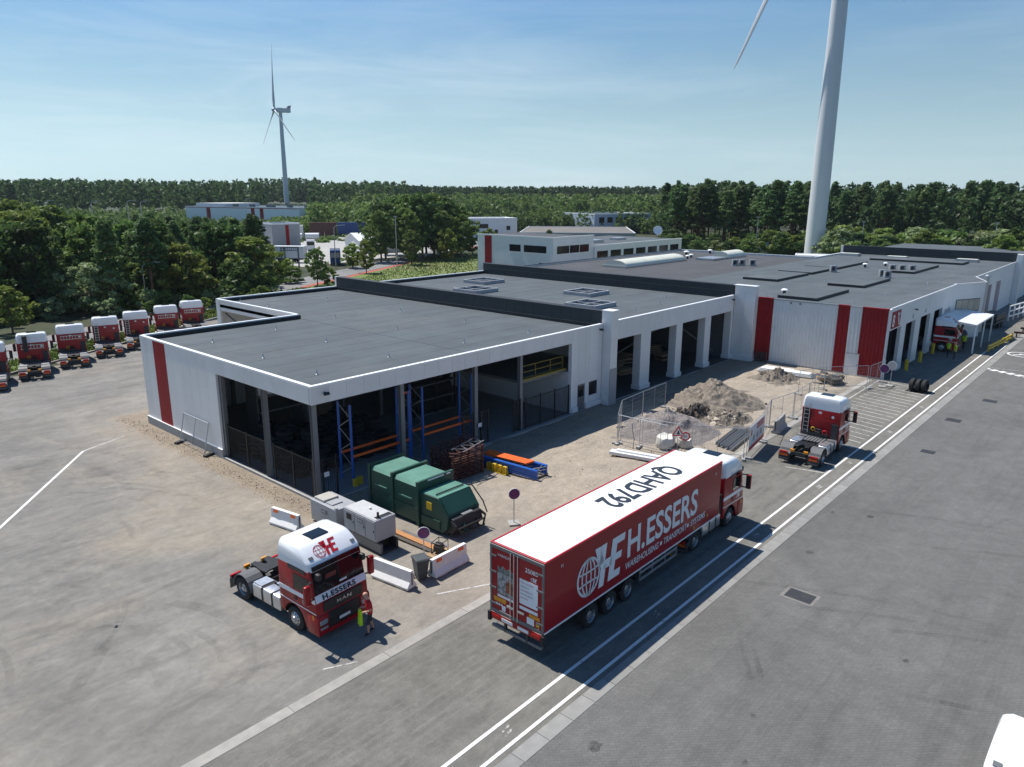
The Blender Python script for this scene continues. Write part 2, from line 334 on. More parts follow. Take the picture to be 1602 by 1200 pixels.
X['road'] = asphalt('road_asphalt', (.144,.139,.123), (.184,.176,.156), (.22,.195,.155), .40, 0.0, .42)
X['road_far'] = asphalt('far_asphalt', (.17,.17,.165), (.24,.24,.235), (.28,.26,.23), .4, .5, .15)
def paving():
    m, t, b, N, K = node_mat('block_paving'); p = N('ShaderNodeNewGeometry').outputs['Position']
    pv = vmap(N, K, p, (1,1,1), (0,0,R(45)))
    br = N('ShaderNodeTexBrick'); br.inputs['Scale'].default_value = 1.0; br.inputs['Brick Width'].default_value = .22; br.inputs['Row Height'].default_value = .11; br.inputs['Mortar Size'].default_value = .007; br.inputs['Mortar Smooth'].default_value = .3; br.offset = .5
    br.inputs['Color1'].default_value = (.130,.128,.121,1); br.inputs['Color2'].default_value = (.146,.144,.136,1); br.inputs['Mortar'].default_value = (.104,.102,.098,1); br.inputs['Bias'].default_value = 0.1; K(pv, br.inputs['Vector'])
    l1 = noise(N, K, p, .12, 7, .65, .5); l2 = noise(N, K, p, 1.1, 6, .65)
    sv = vmap(N, K, p, (.06, .8, 1), (0,0,.15)); s1 = noise(N, K, sv, 1.2, 6, .65, 1.0)
    v = math_(N, K, 'MULTIPLY', mrange(N, K, l1, .3, .7, .82, 1.16), mrange(N, K, l2, .3, .7, .88, 1.10)); v = math_(N, K, 'MULTIPLY', v, mrange(N, K, s1, .50, .72, 1.0, .82))
    g1 = noise(N, K, p, 60, 2, .6); v = math_(N, K, 'MULTIPLY', v, mrange(N, K, g1, .3, .7, .78, 1.2)); v = math_(N, K, 'MULTIPLY', v, mrange(N, K, noise(N, K, p, 9, 5, .7), .3, .7, .88, 1.12))
    oil = noise(N, K, p, .8, 3, .5); v = math_(N, K, 'MULTIPLY', v, mrange(N, K, oil, .74, .80, 1, .45))
    hs = N('ShaderNodeHueSaturation'); K(br.outputs['Color'], hs.inputs['Color']); K(v, hs.inputs['Value']); K(hs.outputs[0], b.inputs['Base Color'])
    b.inputs['Roughness'].default_value = .85; b.inputs['Specular IOR Level'].default_value = .3
    bp = N('ShaderNodeBump'); bp.inputs['Strength'].default_value = .35; bp.inputs['Distance'].default_value = .006; K(br.outputs['Fac'], bp.inputs['Height']); bp.invert = True; K(bp.outputs[0], b.inputs['Normal'])
    return m
X['paving'] = paving()
def paint(name, col, wear, under):
    m, t, b, N, K = node_mat(name); p = N('ShaderNodeNewGeometry').outputs['Position']
    n = noise(N, K, p, 5, 7, .75); n2 = noise(N, K, p, .5, 4, .6); f = mrange(N, K, math_(N, K, 'ADD', n, math_(N, K, 'MULTIPLY', n2, .5)), wear, wear+.13)
    c = mixc(N, K, f, col, under); K(c, b.inputs['Base Color']); b.inputs['Roughness'].default_value = .8; return m
X['line'] = paint('white_road_paint', (.70,.70,.68), .84, (.26,.25,.24))
X['line_worn'] = paint('worn_road_paint', (.50,.49,.46), .74, (.21,.20,.19))
def grass_mat(name, a, b_, c_):
    m, t, b, N, K = node_mat(name); p = N('ShaderNodeNewGeometry').outputs['Position']
    n = noise(N, K, p, .5, 8, .7); n2 = noise(N, K, p, .03, 4, .6); n3 = noise(N, K, p, 14, 2)
    c = mixc(N, K, mrange(N, K, n, .3, .7), a, b_); c = mixc(N, K, mrange(N, K, n2, .4, .65, 0, .7), c, c_)
    hs = N('ShaderNodeHueSaturation'); K(c, hs.inputs['Color']); K(mrange(N, K, n3, .2, .8, .6, 1.4), hs.inputs['Value']); K(hs.outputs[0], b.inputs['Base Color']); b.inputs['Roughness'].default_value = .95
    return m
X['grass'] = grass_mat('grass', (.045,.085,.018), (.13,.16,.045), (.14,.12,.06))
X['verge'] = grass_mat('verge_grass', (.075,.13,.022), (.18,.22,.055), (.16,.15,.07))
X['forest_floor'] = grass_mat('forest_floor', (.018,.030,.010), (.045,.055,.02), (.05,.045,.02))

def surf(name, poly, z, m):
    return MB().sheet(poly, z).obj(name, m, kind='structure', recalc=False)
surf('ground', [(-1500,-1500),(2600,-1500),(2600,2600),(-1500,2600)], -.06, X['forest_floor'])
KL = lambda s, o: (22.3 + s*.866 - o*.5, 81.4 + s*.5 + o*.866)   # along / away from the tractor-row kerb
# undulating yard sheet, fine where it is loose sand
def yard_grid():
    xs = np.concatenate([np.arange(-60, 10, 2.0), np.arange(10, 72, .4)]); ys = np.concatenate([np.arange(19.42, 34, .4), np.arange(34, 60, 1.0), np.arange(60, 112, 2.0)])
    V = []; F = []; idx = {}
    rs = random.Random(3); ph = [(rs.uniform(.4, 2.2), rs.uniform(.4, 2.2), rs.uniform(0, 6.3), rs.uniform(.006, .02)) for _ in range(14)]
    for i, x in enumerate(xs):
        for j, y in enumerate(ys):
            k = min(1, max(0, (x-24)/6))*min(1, max(0, (y-20)/1.5))*min(1, max(0, (33.5-y)))
            z = sum(a*math.sin(u*x+v*y+q) for u, v, q, a in ph)*k
            V.append((x, y, .0 + max(-.03, z*.9)))
    nY = len(ys)
    for i in range(len(xs)-1):
        for j in range(nY-1):
            cx, cy = (xs[i]+xs[i+1])/2, (ys[j]+ys[j+1])/2
            if (cx-22.3)*-.5 + (cy-81.4)*.866 > -0.5: continue
            F.append((i*nY+j, (i+1)*nY+j, (i+1)*nY+j+1, i*nY+j+1))
    b = MB(); b.v = V; b.f = F; return b.obj('yard_pavement', X['yard'], kind='structure', recalc=False, smooth=60)
yard_grid()
surf('road', [(-30,12.52),(160,12.52),(160,18.95),(72,18.95),(72,19.42),(71,19.42),(71,18.95),(-30,18.95)], -.004, X['road'])
surf('workshop_apron', [(71.05,18.95),(160,18.95),(160,80),(71.05,80)], -.012, X['road'])
surf('block_paving', [(-40,-60),(170,-60),(170,11.95),(-40,11.95)], .0, X['paving'])
# concrete gutter slabs either side of the road
gut = MB().box(-30, 70.9, 18.95, 19.42, -.05, -.012).obj('gutter', X['concrete'], kind='structure')
me = MB().box(0, 3.985, 18.955, 19.41, -.02, .010).mesh('gutter_slab', mat('gutter_concrete', (.32,.305,.275), .9, 0, .14, 2.5, bump=.5, bscale=50, rand=.06, dirt=.4, dirtcol=(.25,.215,.165)), bevel=.006, seg=1)
for k in range(18): piece('gutter_slab', me, gut, (2.6+k*4-8, 0, 0), (0, 0, 0))
kb = MB().box(-30, 160, 11.95, 12.52, -.05, -.012).obj('kerb_strip', X['concrete'], kind='structure')
me = MB().box(0, 1.185, 11.955, 12.515, -.02, .012).mesh('kerb_slab', mat('kerb_concrete', (.25,.245,.23), .9, 0, .12, 2.5, bump=.4, bscale=50, rand=.09, dirt=.3, dirtcol=(.30,.28,.24)), bevel=.006, seg=1)
for k in range(100): piece('kerb_slab', me, kb, (8+k*1.2, 0, 0))
# painted lines
def strip(name, a, b, wd, z=.006, m='line'):
    a = Vector((*a, 0)); b = Vector((*b, 0)); d = (b-a).normalized(); n = Vector((-d.y, d.x, 0))*wd/2; k = max(1, int((b-a).length/2.5))
    mb = MB()
    for i in range(k):
        p, q = a.lerp(b, i/k), a.lerp(b, (i+1)/k); mb.add([(*(p-n).xy, z), (*(q-n).xy, z), (*(q+n).xy, z), (*(p+n).xy, z)], [(0,1,2,3)])
    return mb.obj(name, X[m], kind='structure', recalc=False)
strip('lane_line', (-5, 13.60), (94, 13.76), .13); strip('lane_line', (-5, 12.78), (100, 12.74), .13)
strip('lane_line', (94, 13.76), (94.6, 12.75), .10)
strip('yard_line', (-2, 28.6), (15.15, 51.3), .16, .007); strip('yard_line', (15.15, 51.3), (18.2, 52.6), .14, .007, 'line_worn')
YL = ((-6, 50.0), (26, 67.7))
strip('yard_line', (12.5, 20.2), (13.6, 19.65), .07, .007, 'line_worn'); strip('yard_line', (18.7, 20.95), (20.9, 19.8), .09, .007, 'line_worn')
strip('bay_line', (43.5, 16.0), (44.1, 13.7), .10, .002, 'line_worn'); strip('bay_line', (45.6, 16.0), (46.0, 13.7), .10, .002, 'line_worn'); strip('bay_line', (50.2, 15.6), (50.2, 13.7), .10, .002, 'line')
for k in range(20):
    x = 51.5 + k*.98; strip('hatch_line', (x, 14.0), (x+.8, 18.2 - .02*k), .10, .003, 'line_worn')
strip('hatch_line', (51.8, 18.3), (71, 18.45), .1, .003, 'line_worn')
strip('crossing_line', (84, 13.0), (84.2, 9.0), .08, .005, 'line_worn')
for k in range(8):
    strip('crossing_block', (83.35-.30*k, 12.3-.72*k), (83.05-.30*k, 11.85-.72*k), .75, .005)
def foot(x, y, rz):
    mb = MB()
    for s in (-1, 1):
        for (cx, cy, a, b_) in ((.10+s*.06, s*.085, .13, .05), (-.13+s*.06, s*.085, .055, .042)):
            P = [(cx + a*math.cos(t*.524), cy + b_*math.sin(t*.524)) for t in range(12)]
            P = [(x + p*math.cos(rz)-q*math.sin(rz), y + p*math.sin(rz)+q*math.cos(rz)) for p, q in P]; mb.sheet(P, .006)
    mb.obj('footprint_mark', X['line_worn'], kind='structure', recalc=False)
for x in (14.6, 23.6, 33.1, 41.6, 46.9, 55.4, 64.0, 72.2, 80.8, 90.2): foot(x, 13.24, R(12 if x < 30 else -8))
mb = MB()
for k in range(28):
    t0, t1 = 2*math.pi*k/28, 2*math.pi*(k+1)/28
    P = lambda r, t: (93.3 + r*math.cos(t), 10.4 + r*1.05*math.sin(t), .006)
    mb.add([P(1.25, t0), P(1.25, t1), P(1.45, t1), P(1.45, t0)], [(0,1,2,3)])
mb.add([(92.5,11.2,.006),(92.7,11.35,.006),(94.2,9.6,.006),(94.0,9.45,.006)], [(0,1,2,3)]); mb.add([(92.8,10.2,.006),(93.5,10.9,.006),(93.8,10.6,.006),(93.1,9.9,.006)], [(0,1,2,3)])
mb.obj('road_symbol', X['line'], kind='structure', recalc=False)
# drains and covers in the paving
def cover(x, y, w_, h_, rim, lab):
    t = thing('drain_cover', lab, 'drain cover', (x, y, 0))
    if rim: MB().box(-w_/2-rim, w_/2+rim, -h_/2-rim, h_/2+rim, -.02, .006).obj('rim', X['kerbc'] if 'kerbc' in X else mat('cover_rim', (.19,.18,.165), .9, 0, .2, 4), t)
    g_ = MB().box(-w_/2, w_/2, -h_/2, h_/2, -.02, .010)
    g_.obj('grate', X['chassis'], t)
cover(28.9, 9.45, .80, 1.10, .13, 'large drain cover with pale concrete rim in the block paving')
cover(61.7, 10.5, .9, 1.0, .0, 'dark drain cover in paving, nearer of the two ahead of the dashed crossing')
cover(69.8, 9.5, .9, 1.0, .0, 'dark drain cover in paving, farther of the two ahead of the dashed crossing')
cover(52.6, 10.1, .7, .8, .0, 'small dark drain cover in paving level with the red banner fence')
cover(18.9, 12.22, .75, .36, 0, 'narrow gutter grate in the kerb strip in the trailer shadow')
# kerb of the tractor row, verge and public road behind it
mb = MB(); a = KL(-90, 0); b = KL(48, 0); mb.bar((*a, .05), (*b, .05), .16, .22); mb.obj('kerb', X['concrete'], kind='structure')
surf('verge', [KL(-95, 0), KL(60, 0), KL(60, 5.2), KL(-95, 5.2)], -.02, X['verge'])
surf('public_road', [KL(-120, 5.2), KL(78, 5.2), KL(160, 2), KL(400, -5), KL(400, 2), KL(160, 9), KL(78, 12.2), KL(-120, 11.8)], -.015, X['road_far'])
X['cycle'] = mat('red_cycle_lane', (.36,.10,.07), .9, 0, .15, 1)
surf('cycle_lane', [KL(62, 4.1), KL(160, .2), KL(220, -1.5), KL(220, .0), KL(160, 1.8), KL(62, 5.6)], -.010, X['cycle'])
surf('embankment', [(49,69),(72,69),(110,112),(150,128),(150,150),KL(110,3.5),KL(62,3.8),(52,92)], -.03, X['verge'])
surf('depot_yard', [(95,150),(150,160),(235,262),(160,330),(100,215)], -.045, mat('pale_concrete_yard', (.36,.35,.33), .9, 0, .1, .05, coords='World', dirt=.3))
surf('rear_meadow', [(118,46),(280,30),(300,52),(214,110),(160,120),(128,84)], -.03, X['verge'])

# tyre marks: dark rubber scuffs laid thinly over the asphalt
def scuff_mat(name, strength, col=(.045,.043,.041)):
    m, t, b, N, K = node_mat(name); p = N('ShaderNodeNewGeometry').outputs['Position']; b.inputs['Base Color'].default_value = (*col, 1); b.inputs['Roughness'].default_value = .9
    n1 = noise(N, K, p, .5, 6, .7); n2 = noise(N, K, p, 7, 5, .7); K(math_(N, K, 'MULTIPLY', mrange(N, K, n1, .40, .70, 0, strength), mrange(N, K, n2, .3, .7, .3, 1.2)), b.inputs['Alpha']); return m
X['scuff'] = scuff_mat('tyre_rubber_scuff', .17); X['scuff_p'] = scuff_mat('paving_tyre_scuff', .22); X['dusttrack'] = scuff_mat('pale_dust_track', .35, (.42,.37,.29)); strip('yard_line', *YL, .11, .007, 'dusttrack')
def arc_mark(cx_, cy_, r, a0, a1, w_, z, m, ell=1.0):
    mb = MB(); n = max(8, int(abs(a1-a0)*r/.8)); P = []
    for k in range(n+1):
        t = R(a0)+(R(a1)-R(a0))*k/n; 
        for rr in (r-w_/2, r+w_/2): P.append((cx_+rr*math.cos(t), cy_+rr*ell*math.sin(t), z))
    mb.v = P; mb.f = [(2*k, 2*k+1, 2*k+3, 2*k+2) for k in range(n)]
    return mb.obj('tyre_mark', X[m], kind='structure', recalc=False)
rt = random.Random(21)
for k in range(26):
    cx_, cy_ = rt.uniform(-12, 8), rt.uniform(24, 48); r = rt.uniform(7, 17); a0 = rt.uniform(-70, 60)
    if cx_+r > 18.5: r = 18.5-cx_
    for d_ in (0, 2.05): arc_mark(cx_, max(cy_, 21+.2*r), r-d_, a0, a0+rt.uniform(25, 75), rt.choice((.28, .55)), .0085+.0002*k, 'scuff' if k % 4 else 'dusttrack', .62 if cy_-r < 20 else 1.0)
for k in range(12):
    x = rt.uniform(16, 60); y = rt.uniform(-8, 9); arc_mark(x-30, y-8, 30, rt.uniform(-8, 10), rt.uniform(20, 34), .26, .0085+.0002*k, 'scuff_p')
for (x0, y0, x1, y1) in ((24.6, 10.2, 22.2, 8.6), (24.9, 9.9, 22.6, 8.4), (40, 5.5, 44, 4.2), (36, 1.5, 40, .9)): strip('tyre_mark', (x0, y0), (x1, y1), .2, .010, 'scuff_p')
for k in range(14):
    y = 14.2+k*.34; strip('tyre_mark', (rt.uniform(0, 12), y), (rt.uniform(30, 70), y+rt.uniform(-.3, .3)), .25, .0015+.0001*k, 'scuff_p')
X['oil'] = scuff_mat('oil_stain', .75, (.02,.02,.02))
for k in range(26):
    x, y, s_ = rt.uniform(14, 62), rt.uniform(-10, 11.5), rt.uniform(.08, .35); P = [(x+s_*rt.uniform(.6, 1.2)*math.cos(q*.5236), y+s_*.7*rt.uniform(.6, 1.2)*math.sin(q*.5236)) for q in range(12)]
    MB().sheet(P, .012).obj('oil_stain', X['oil'], kind='structure', recalc=False)
# ================================================================== STORAGE HALL
hall = thing('storage_hall', 'new white panelled storage hall with open bays and dark flat roofs', 'building', (0,0,0))
def panels(parent, axis, fixed, cuts, z0, z1, m, t=.16, name='wall_panel', inward=1, gap=.006):
    """flat sandwich panels; axis 'y' -> facade in plane x=fixed"""
    for a, b in zip(cuts[:-1], cuts[1:]):
        mm = m
        mb = MB()
        if axis == 'y': mb.box(*sorted((fixed, fixed+t*inward)), a+gap, b-gap, z0, z1)
        else: mb.box(a+gap, b-gap, *sorted((fixed, fixed+t*inward)), z0, z1)
        mb.obj(name, X[mm], parent, bevel=.004, seg=1)
def cuts(a, b, w_):
    n = max(1, round((b-a)/w_)); return [a+(b-a)*i/n for i in range(n+1)]
XF, YF, ZT = 20.7, 32.75, 6.5
# left facade
panels(hall, 'y', XF, cuts(43.27, 50.3, 1.17), .60, ZT, 'white_panel'); panels(hall, 'y', XF, [50.3, 51.24, 52.18], .60, ZT, 'red_panel'); panels(hall, 'y', XF, [52.18, 53.2, 54.3], .60, ZT, 'white_panel')
panels(hall, 'y', XF, cuts(32.95, 43.27, 1.15), 5.56, ZT, 'white_panel')
MB().box(XF-.07, XF+.25, 43.2, 54.42, -.3, .585).obj('plinth', X['concrete_w'] if 0 else mat('pale_plinth_concrete', (.42,.40,.37), .85, 0, .1, 1.5, bump=.2, dirt=.5, dirtcol=(.24,.21,.17)), hall, bevel=.01)
MB().box(XF-.09, XF, 43.2, 54.42, .586, .60).obj('plinth_flashing', X['white_metal'], hall)
# front facade
panels(hall, 'x', YF, cuts(20.7, 43.5, 1.15), 5.56, ZT, 'white_panel')
panels(hall, 'x', YF, [43.5, 44.2], .50, ZT, 'white_panel'); panels(hall, 'x', YF, [44.2, 45.15], 2.17, ZT, 'white_panel'); panels(hall, 'x', YF, [45.15, 45.65], .5, ZT, 'white_panel')
panels(hall, 'x', YF, [45.65, 46.78], 2.16, ZT, 'white_panel'); panels(hall, 'x', YF, [45.65, 46.78], .5, 1.02, 'white_panel'); panels(hall, 'x', YF, [46.78, 47.3], .5, ZT, 'white_panel')
MB().box(43.42, 44.15, YF-.12, YF+.2, -.2, .48).obj('plinth', X['white_wall'], hall, bevel=.02); MB().box(45.2, 47.3, YF-.12, YF+.2, -.2, .48).obj('plinth', X['white_wall'], hall, bevel=.02)
MB().box(43.35, 43.5, YF-.02, YF+.3, .0, 5.56).obj('jamb', X['white_metal'], hall)
d = MB().box(44.22, 45.13, YF+.05, YF+.10, .10, 2.15).obj('door', X['steel_grey'], hall, bevel=.005)
MB().box(44.30, 45.05, YF+.035, YF+.05, 1.15, 2.0).obj('pane', X['window'], d); MB().box(44.98, 45.03, YF-.01, YF+.05, 1.02, 1.07).obj('handle', X['alu'], d)
wn = MB().box(45.67, 46.76, YF+.05, YF+.09, 1.04, 2.14).obj('window', X['window'], hall)
f = MB(); f.box(45.66, 46.77, YF+.02, YF+.10, 1.02, 1.07).box(45.66, 46.77, YF+.02, YF+.10, 2.11, 2.16).box(45.66, 45.71, YF+.02, YF+.10, 1.07, 2.11).box(46.72, 46.77, YF+.02, YF+.10, 1.07, 2.11); f.obj('frame', X['steel_grey'], wn)
# coping (white metal cap) round the near roof
def coping(pts, z, w_=.26, m='white_metal', parent=hall, h=.10):
    for a, b in zip(pts[:-1], pts[1:]):
        a = Vector((*a, z)); b = Vector((*b, z)); n = max(1, round((b-a).length/3.0))
        for i in range(n):
            p, q = a.lerp(b, i/n), a.lerp(b, (i+1)/n); e = (q-p).normalized()*.004
            MB().bar(p+e, q-e, w_, h).obj('coping', X[m], parent)
coping([(47.2, YF+.1), (20.93, YF+.1)], 6.55); coping([(20.8, YF-.03), (20.8, 54.2)], 6.55); coping([(20.93, 54.2), (33.55, 54.2)], 6.55); coping([(33.55, 54.33), (33.55, 68.2)], 6.55); coping([(33.68, 68.2), (47.2, 68.2)], 6.55)
# inner upstand (dark) and outer walls of the hidden sides
up = MB(); up.box(20.93, 21.0, 32.95, 54.1, 6.0, 6.5).box(20.93, 33.5, 54.0, 54.07, 6.0, 6.5).box(33.68, 33.75, 54.07, 68.1, 6.0, 6.5).box(33.75, 47.2, 68.0, 68.07, 6.0, 6.5).box(21.0, 47.2, 32.95, 33.0, 6.0, 6.5)
up.obj('upstand', X['dark_flash'], hall)
MB().box(21, 33.4, 54.1, 54.28, 0, 6.5).obj('rear_wall', X['white_wall'], hall); MB().box(33.6, 47.2, 68.1, 68.28, 0, 6.5).obj('rear_wall', X['white_wall'], hall)
panels(hall, 'y', 33.5, cuts(54.35, 67.6, 1.2), 5.5, 6.5, 'white_panel'); MB().box(33.45, 33.68, 67.62, 68.28, 0, 6.5).obj('corner_wall', X['white_panel'], hall)
MB().box(38.0, 38.15, 54.3, 68.0, 0, 5.9).obj('inner_wall', X['beige_wall'], hall)
br = MB(); br.bar((33.9, 56, 5.2), (33.9, 67.4, 1.2), .12).bar((33.9, 56, 1.2), (33.9, 67.4, 5.2), .12); br.obj('brace', X['steel_grey'], hall)
# steel columns
for x, y in ((20.98, 32.98), (20.92, 37.85), (27.03, 32.95), (33.28, 32.95), (37.8, 32.95)):
    mb = MB(); mb.box(x-.14, x+.14, y-.02, y+.0, 0, 5.75).box(x-.14, x+.14, y+.22, y+.24, 0, 5.75).box(x-.012, x+.012, y, y+.22, 0, 5.75); mb.obj('column', mat('column_paint', (.20,.205,.21), .5, .1, .06, 3) if 'colp' not in X else X['colp'], hall)
MB().box(20.86, 21.1, 42.95, 43.2, 0, 5.75).obj('column', X['steel_grey'], hall)
for x in (27.0, 33.3, 39.6):
    for y in (43.5, 54.0):
        if x < 33.4 or y < 60: MB().box(x-.12, x+.12, y-.45, y-.2, 0, 5.8).obj('column', X['steel_grey'], hall)
# roof: sheets of felt laid side by side
def felt(x0, x1, y0, y1, z, w_, parent, m='roof'):
    n = round((y1-y0)/w_); h = (y1-y0)/n
    for i in range(n):
        MB().box(x0, x1, y0+i*h+.002, y0+(i+1)*h-.002, z-.05, z + (.006 if i % 2 else 0)).obj('roof_sheet', X[m], parent)
MB().box(20.95, 33.5, 33.0, 54.05, 5.82, 6.10).obj('roof_deck', X['deck_shade'], hall); MB().box(33.5, 47.25, 33.0, 68.05, 5.82, 6.10).obj('roof_deck', X['deck_shade'], hall)
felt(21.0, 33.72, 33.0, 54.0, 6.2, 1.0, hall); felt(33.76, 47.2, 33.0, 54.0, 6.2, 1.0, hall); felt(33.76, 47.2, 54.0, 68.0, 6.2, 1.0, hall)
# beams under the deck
for y in (37.85, 43.2, 48.5): MB().box(21.1, 47.1, y-.1, y+.1, 5.35, 5.81).obj('roof_beam', X['deck_shade'], hall)
# floor slab, inner walls
MB().box(20.75, 47.25, 32.62, 54.05, -.2, .10).obj('floor_slab', X['floor'], hall); MB().box(33.5, 47.25, 54.06, 68.05, -.2, .10).obj('floor_slab', X['floor'], hall)
MB().box(20.62, 20.74, 32.6, 43.2, -.25, .14).obj('threshold', X['concrete'], hall); MB().box(20.62, 43.4, 32.45, 32.61, -.25, .06).obj('threshold', X['concrete'], hall)
MB().box(43.3, 43.46, 33.1, 46.0, .10, 3.3).obj('inner_wall', X['inner_white'], hall); MB().box(47.05, 47.2, 33.0, 68, .1, 5.8).obj('inner_wall', X['inner_white'], hall)
mz = MB().box(38.2, 47.0, 33.3, 46.0, 3.31, 3.5).obj('mezzanine', X['steel_grey'], hall)
# the opening above the mezzanine: yellow rail
rl = MB()
for z in (3.62, 4.05, 4.5): rl.bar((38.2, 33.5, z), (43.3, 33.5, z), .04)
for x in (38.3, 40.0, 41.7, 43.2): rl.bar((x, 33.5, 3.5), (x, 33.5, 4.5), .04)
rl.box(38.2, 43.3, 33.25, 33.29, 3.48, 3.60); rl.obj('railing', X['shade_yellow'], hall)  # rail painted in the shade-dimmed yellow
panels(hall, 'x', 33.35, [38.2, 43.3], .1, 3.3, 'inner_white', .1) if False else MB().box(38.25, 43.25, 45.6, 45.75, .1, 3.3).obj('inner_wall', X['inner_white'], hall)
# fire wall 1 with white fin
MB().box(47.35, 48.28, 31.95, 32.9, -.2, 7.58).obj('fin', X['white_panel'], hall, bevel=.02); MB().box(47.33, 48.30, 31.93, 31.97, -.2, 3.0).obj('fin_base', X['grey_box'], hall)
MB().box(47.32, 48.31, 31.92, 32.92, 7.585, 7.64).obj('coping', X['white_metal'], hall)
def firewall(x0, x1, y0, y1, z0, z1, parent, ledge=None):
    MB().box(x0+.03, x1-.03, y0, y1, 0, z1-.03).obj('fire_wall', X['dark_flash'], parent)
    for a, b in zip(cuts(y0, y1, 1.0)[:-1], cuts(y0, y1, 1.0)[1:]):
        MB().box(x0, x0+.03, a+.01, b-.01, z0, z1).obj('cladding_panel', X['dark_clad'], parent, bevel=.004, seg=1)
    MB().box(x0-.04, x1+.04, y0, y1, z1, z1+.05).obj('coping', X['dark_flash'], parent)
    if ledge: MB().box(x0-.10, x0, y0, y1, ledge, ledge+.06).obj('ledge', X['dark_clad'], parent)
firewall(47.3, 48.0, 32.92, 68.2, 6.22, 7.52, hall, 6.42)
MB().box(47.28, 47.75, 68.22, 68.5, 0, 7.6).obj('fin', X['white_panel'], hall)
# section two
Y2 = YF
panels(hall, 'x', Y2, cuts(48.3, 70.4, 1.15), 5.0, ZT, 'white_panel')
for a, b in ((48.3, 48.72), (53.07, 54.6), (59.02, 60.1), (64.5, 65.65), (69.98, 70.4)):
    MB().box(a, b, Y2+.001, Y2+.75, .43, 5.0).obj('pier', X['white_panel'], hall, bevel=.01); MB().box(a-.06, b+.06, Y2-.10, Y2+.80, -.2, .44).obj('plinth', X['white_wall'], hall, bevel=.015)
coping([(48.3, Y2+.1), (70.4, Y2+.1)], 6.55)
MB().box(48.0, 70.35, 32.98, 33.04, 6.0, 6.5).obj('upstand', X['dark_flash'], hall); MB().box(48.05, 70.35, 68.0, 68.06, 6.0, 6.5).obj('upstand', X['dark_flash'], hall)
coping([(48.05, 68.2), (70.4, 68.2)], 6.55); MB().box(48.05, 70.4, 68.1, 68.28, 0, 6.5).obj('rear_wall', X['white_wall'], hall)
MB().box(48.0, 70.4, 33.05, 68.0, 5.82, 6.10).obj('roof_deck', X['deck_shade'], hall)
felt(48.05, 70.35, 33.04, 68.0, 6.2, 1.0, hall)
MB().box(48.0, 70.4, 32.6, 68.0, -.2, .05).obj('floor_slab', X['floor_shade'], hall); MB().box(70.2, 70.38, 33.5, 68, .05, 5.8).obj('inner_wall', X['inner_shade'], hall); MB().box(48.1, 70.1, 52, 52.2, .05, 5.8).obj('inner_wall', X['deck_shade'], hall)  # rear partition added to keep the bays dark; surfaces carry painted shade
MB().box(48.72, 69.98, 32.5, 32.59, -.2, .02).obj('threshold', X['concrete'], hall)
br = MB(); br.bar((66.0, 40, 5.4), (70.0, 34.5, .6), .14).bar((60.5, 41, .4), (65.8, 35.5, 5.2), .14); br.obj('brace', X['steel_grey'], hall)
for y in (40, 47, 54, 61): MB().box(48.1, 70.1, y-.1, y+.1, 5.35, 5.81).obj('roof_beam', X['deck_shade'], hall)
# white end fin and fire wall 2
panels(hall, 'y', 70.45, [30.62, 31.7, 32.75], .55, 7.55, 'white_panel', .25); MB().box(70.43, 71.2, 30.58, 30.62, .0, 7.55).obj('fin_edge', X['white_panel'], hall); MB().box(70.7, 71.2, 30.62, 32.9, 0, 7.5).obj('fin_core', X['white_wall'], hall)
MB().box(70.38, 71.25, 30.5, 32.76, -.2, .55).obj('plinth', X['white_wall'], hall, bevel=.015); MB().box(70.42, 71.25, 30.55, 32.92, 7.56, 7.62).obj('coping', X['white_metal'], hall)
firewall(70.42, 71.1, 32.92, 68.2, 6.22, 7.52, hall, 6.9)
# -------------------------------------------------------------- roof furniture of the hall
def vent_cap(x, y, z, lab, group='small roof anchors', s=1.0):
    o = ANCH.copy() if ANCH else None
    return o
amesh = MB().lathe([(.10, 0), (.10, .03), (.045, .05), (.035, .26), (.0, .30)], (0,0,0), (0,0,1), 8).mesh('roof_anchor', X['galv'], smooth=40)
def anchors(pts, z, lab, group):
    for x, y in pts:
        o = mkobj('roof_anchor', amesh); o.location = (x, y, z); o.rotation_euler = (0, 0, x*7); tag(o, lab, 'roof anchor', group)
anchors([(23.9, 49.8), (23.6, 42.5), (23.4, 36.2), (29.6, 51.0), (29.4, 44.0), (29.2, 36.8), (35.6, 62.5), (36.0, 52.4), (36.0, 44.2), (35.8, 36.6), (41.8, 62.0), (42.0, 51.0), (42.0, 42.8), (41.9, 35.8), (35.4, 67.2)], 6.2, 'small silver anchor post on the near dark flat roof', 'anchors on the near roof')
anchors([(50.6, 64), (50.8, 36.5), (52.2, 47.0), (57.0, 36.0), (62.0, 36.4), (66.5, 38.4), (66.8, 50), (66.5, 63)], 6.2, 'small silver anchor post on the middle roof with skylights', 'anchors on the middle roof')
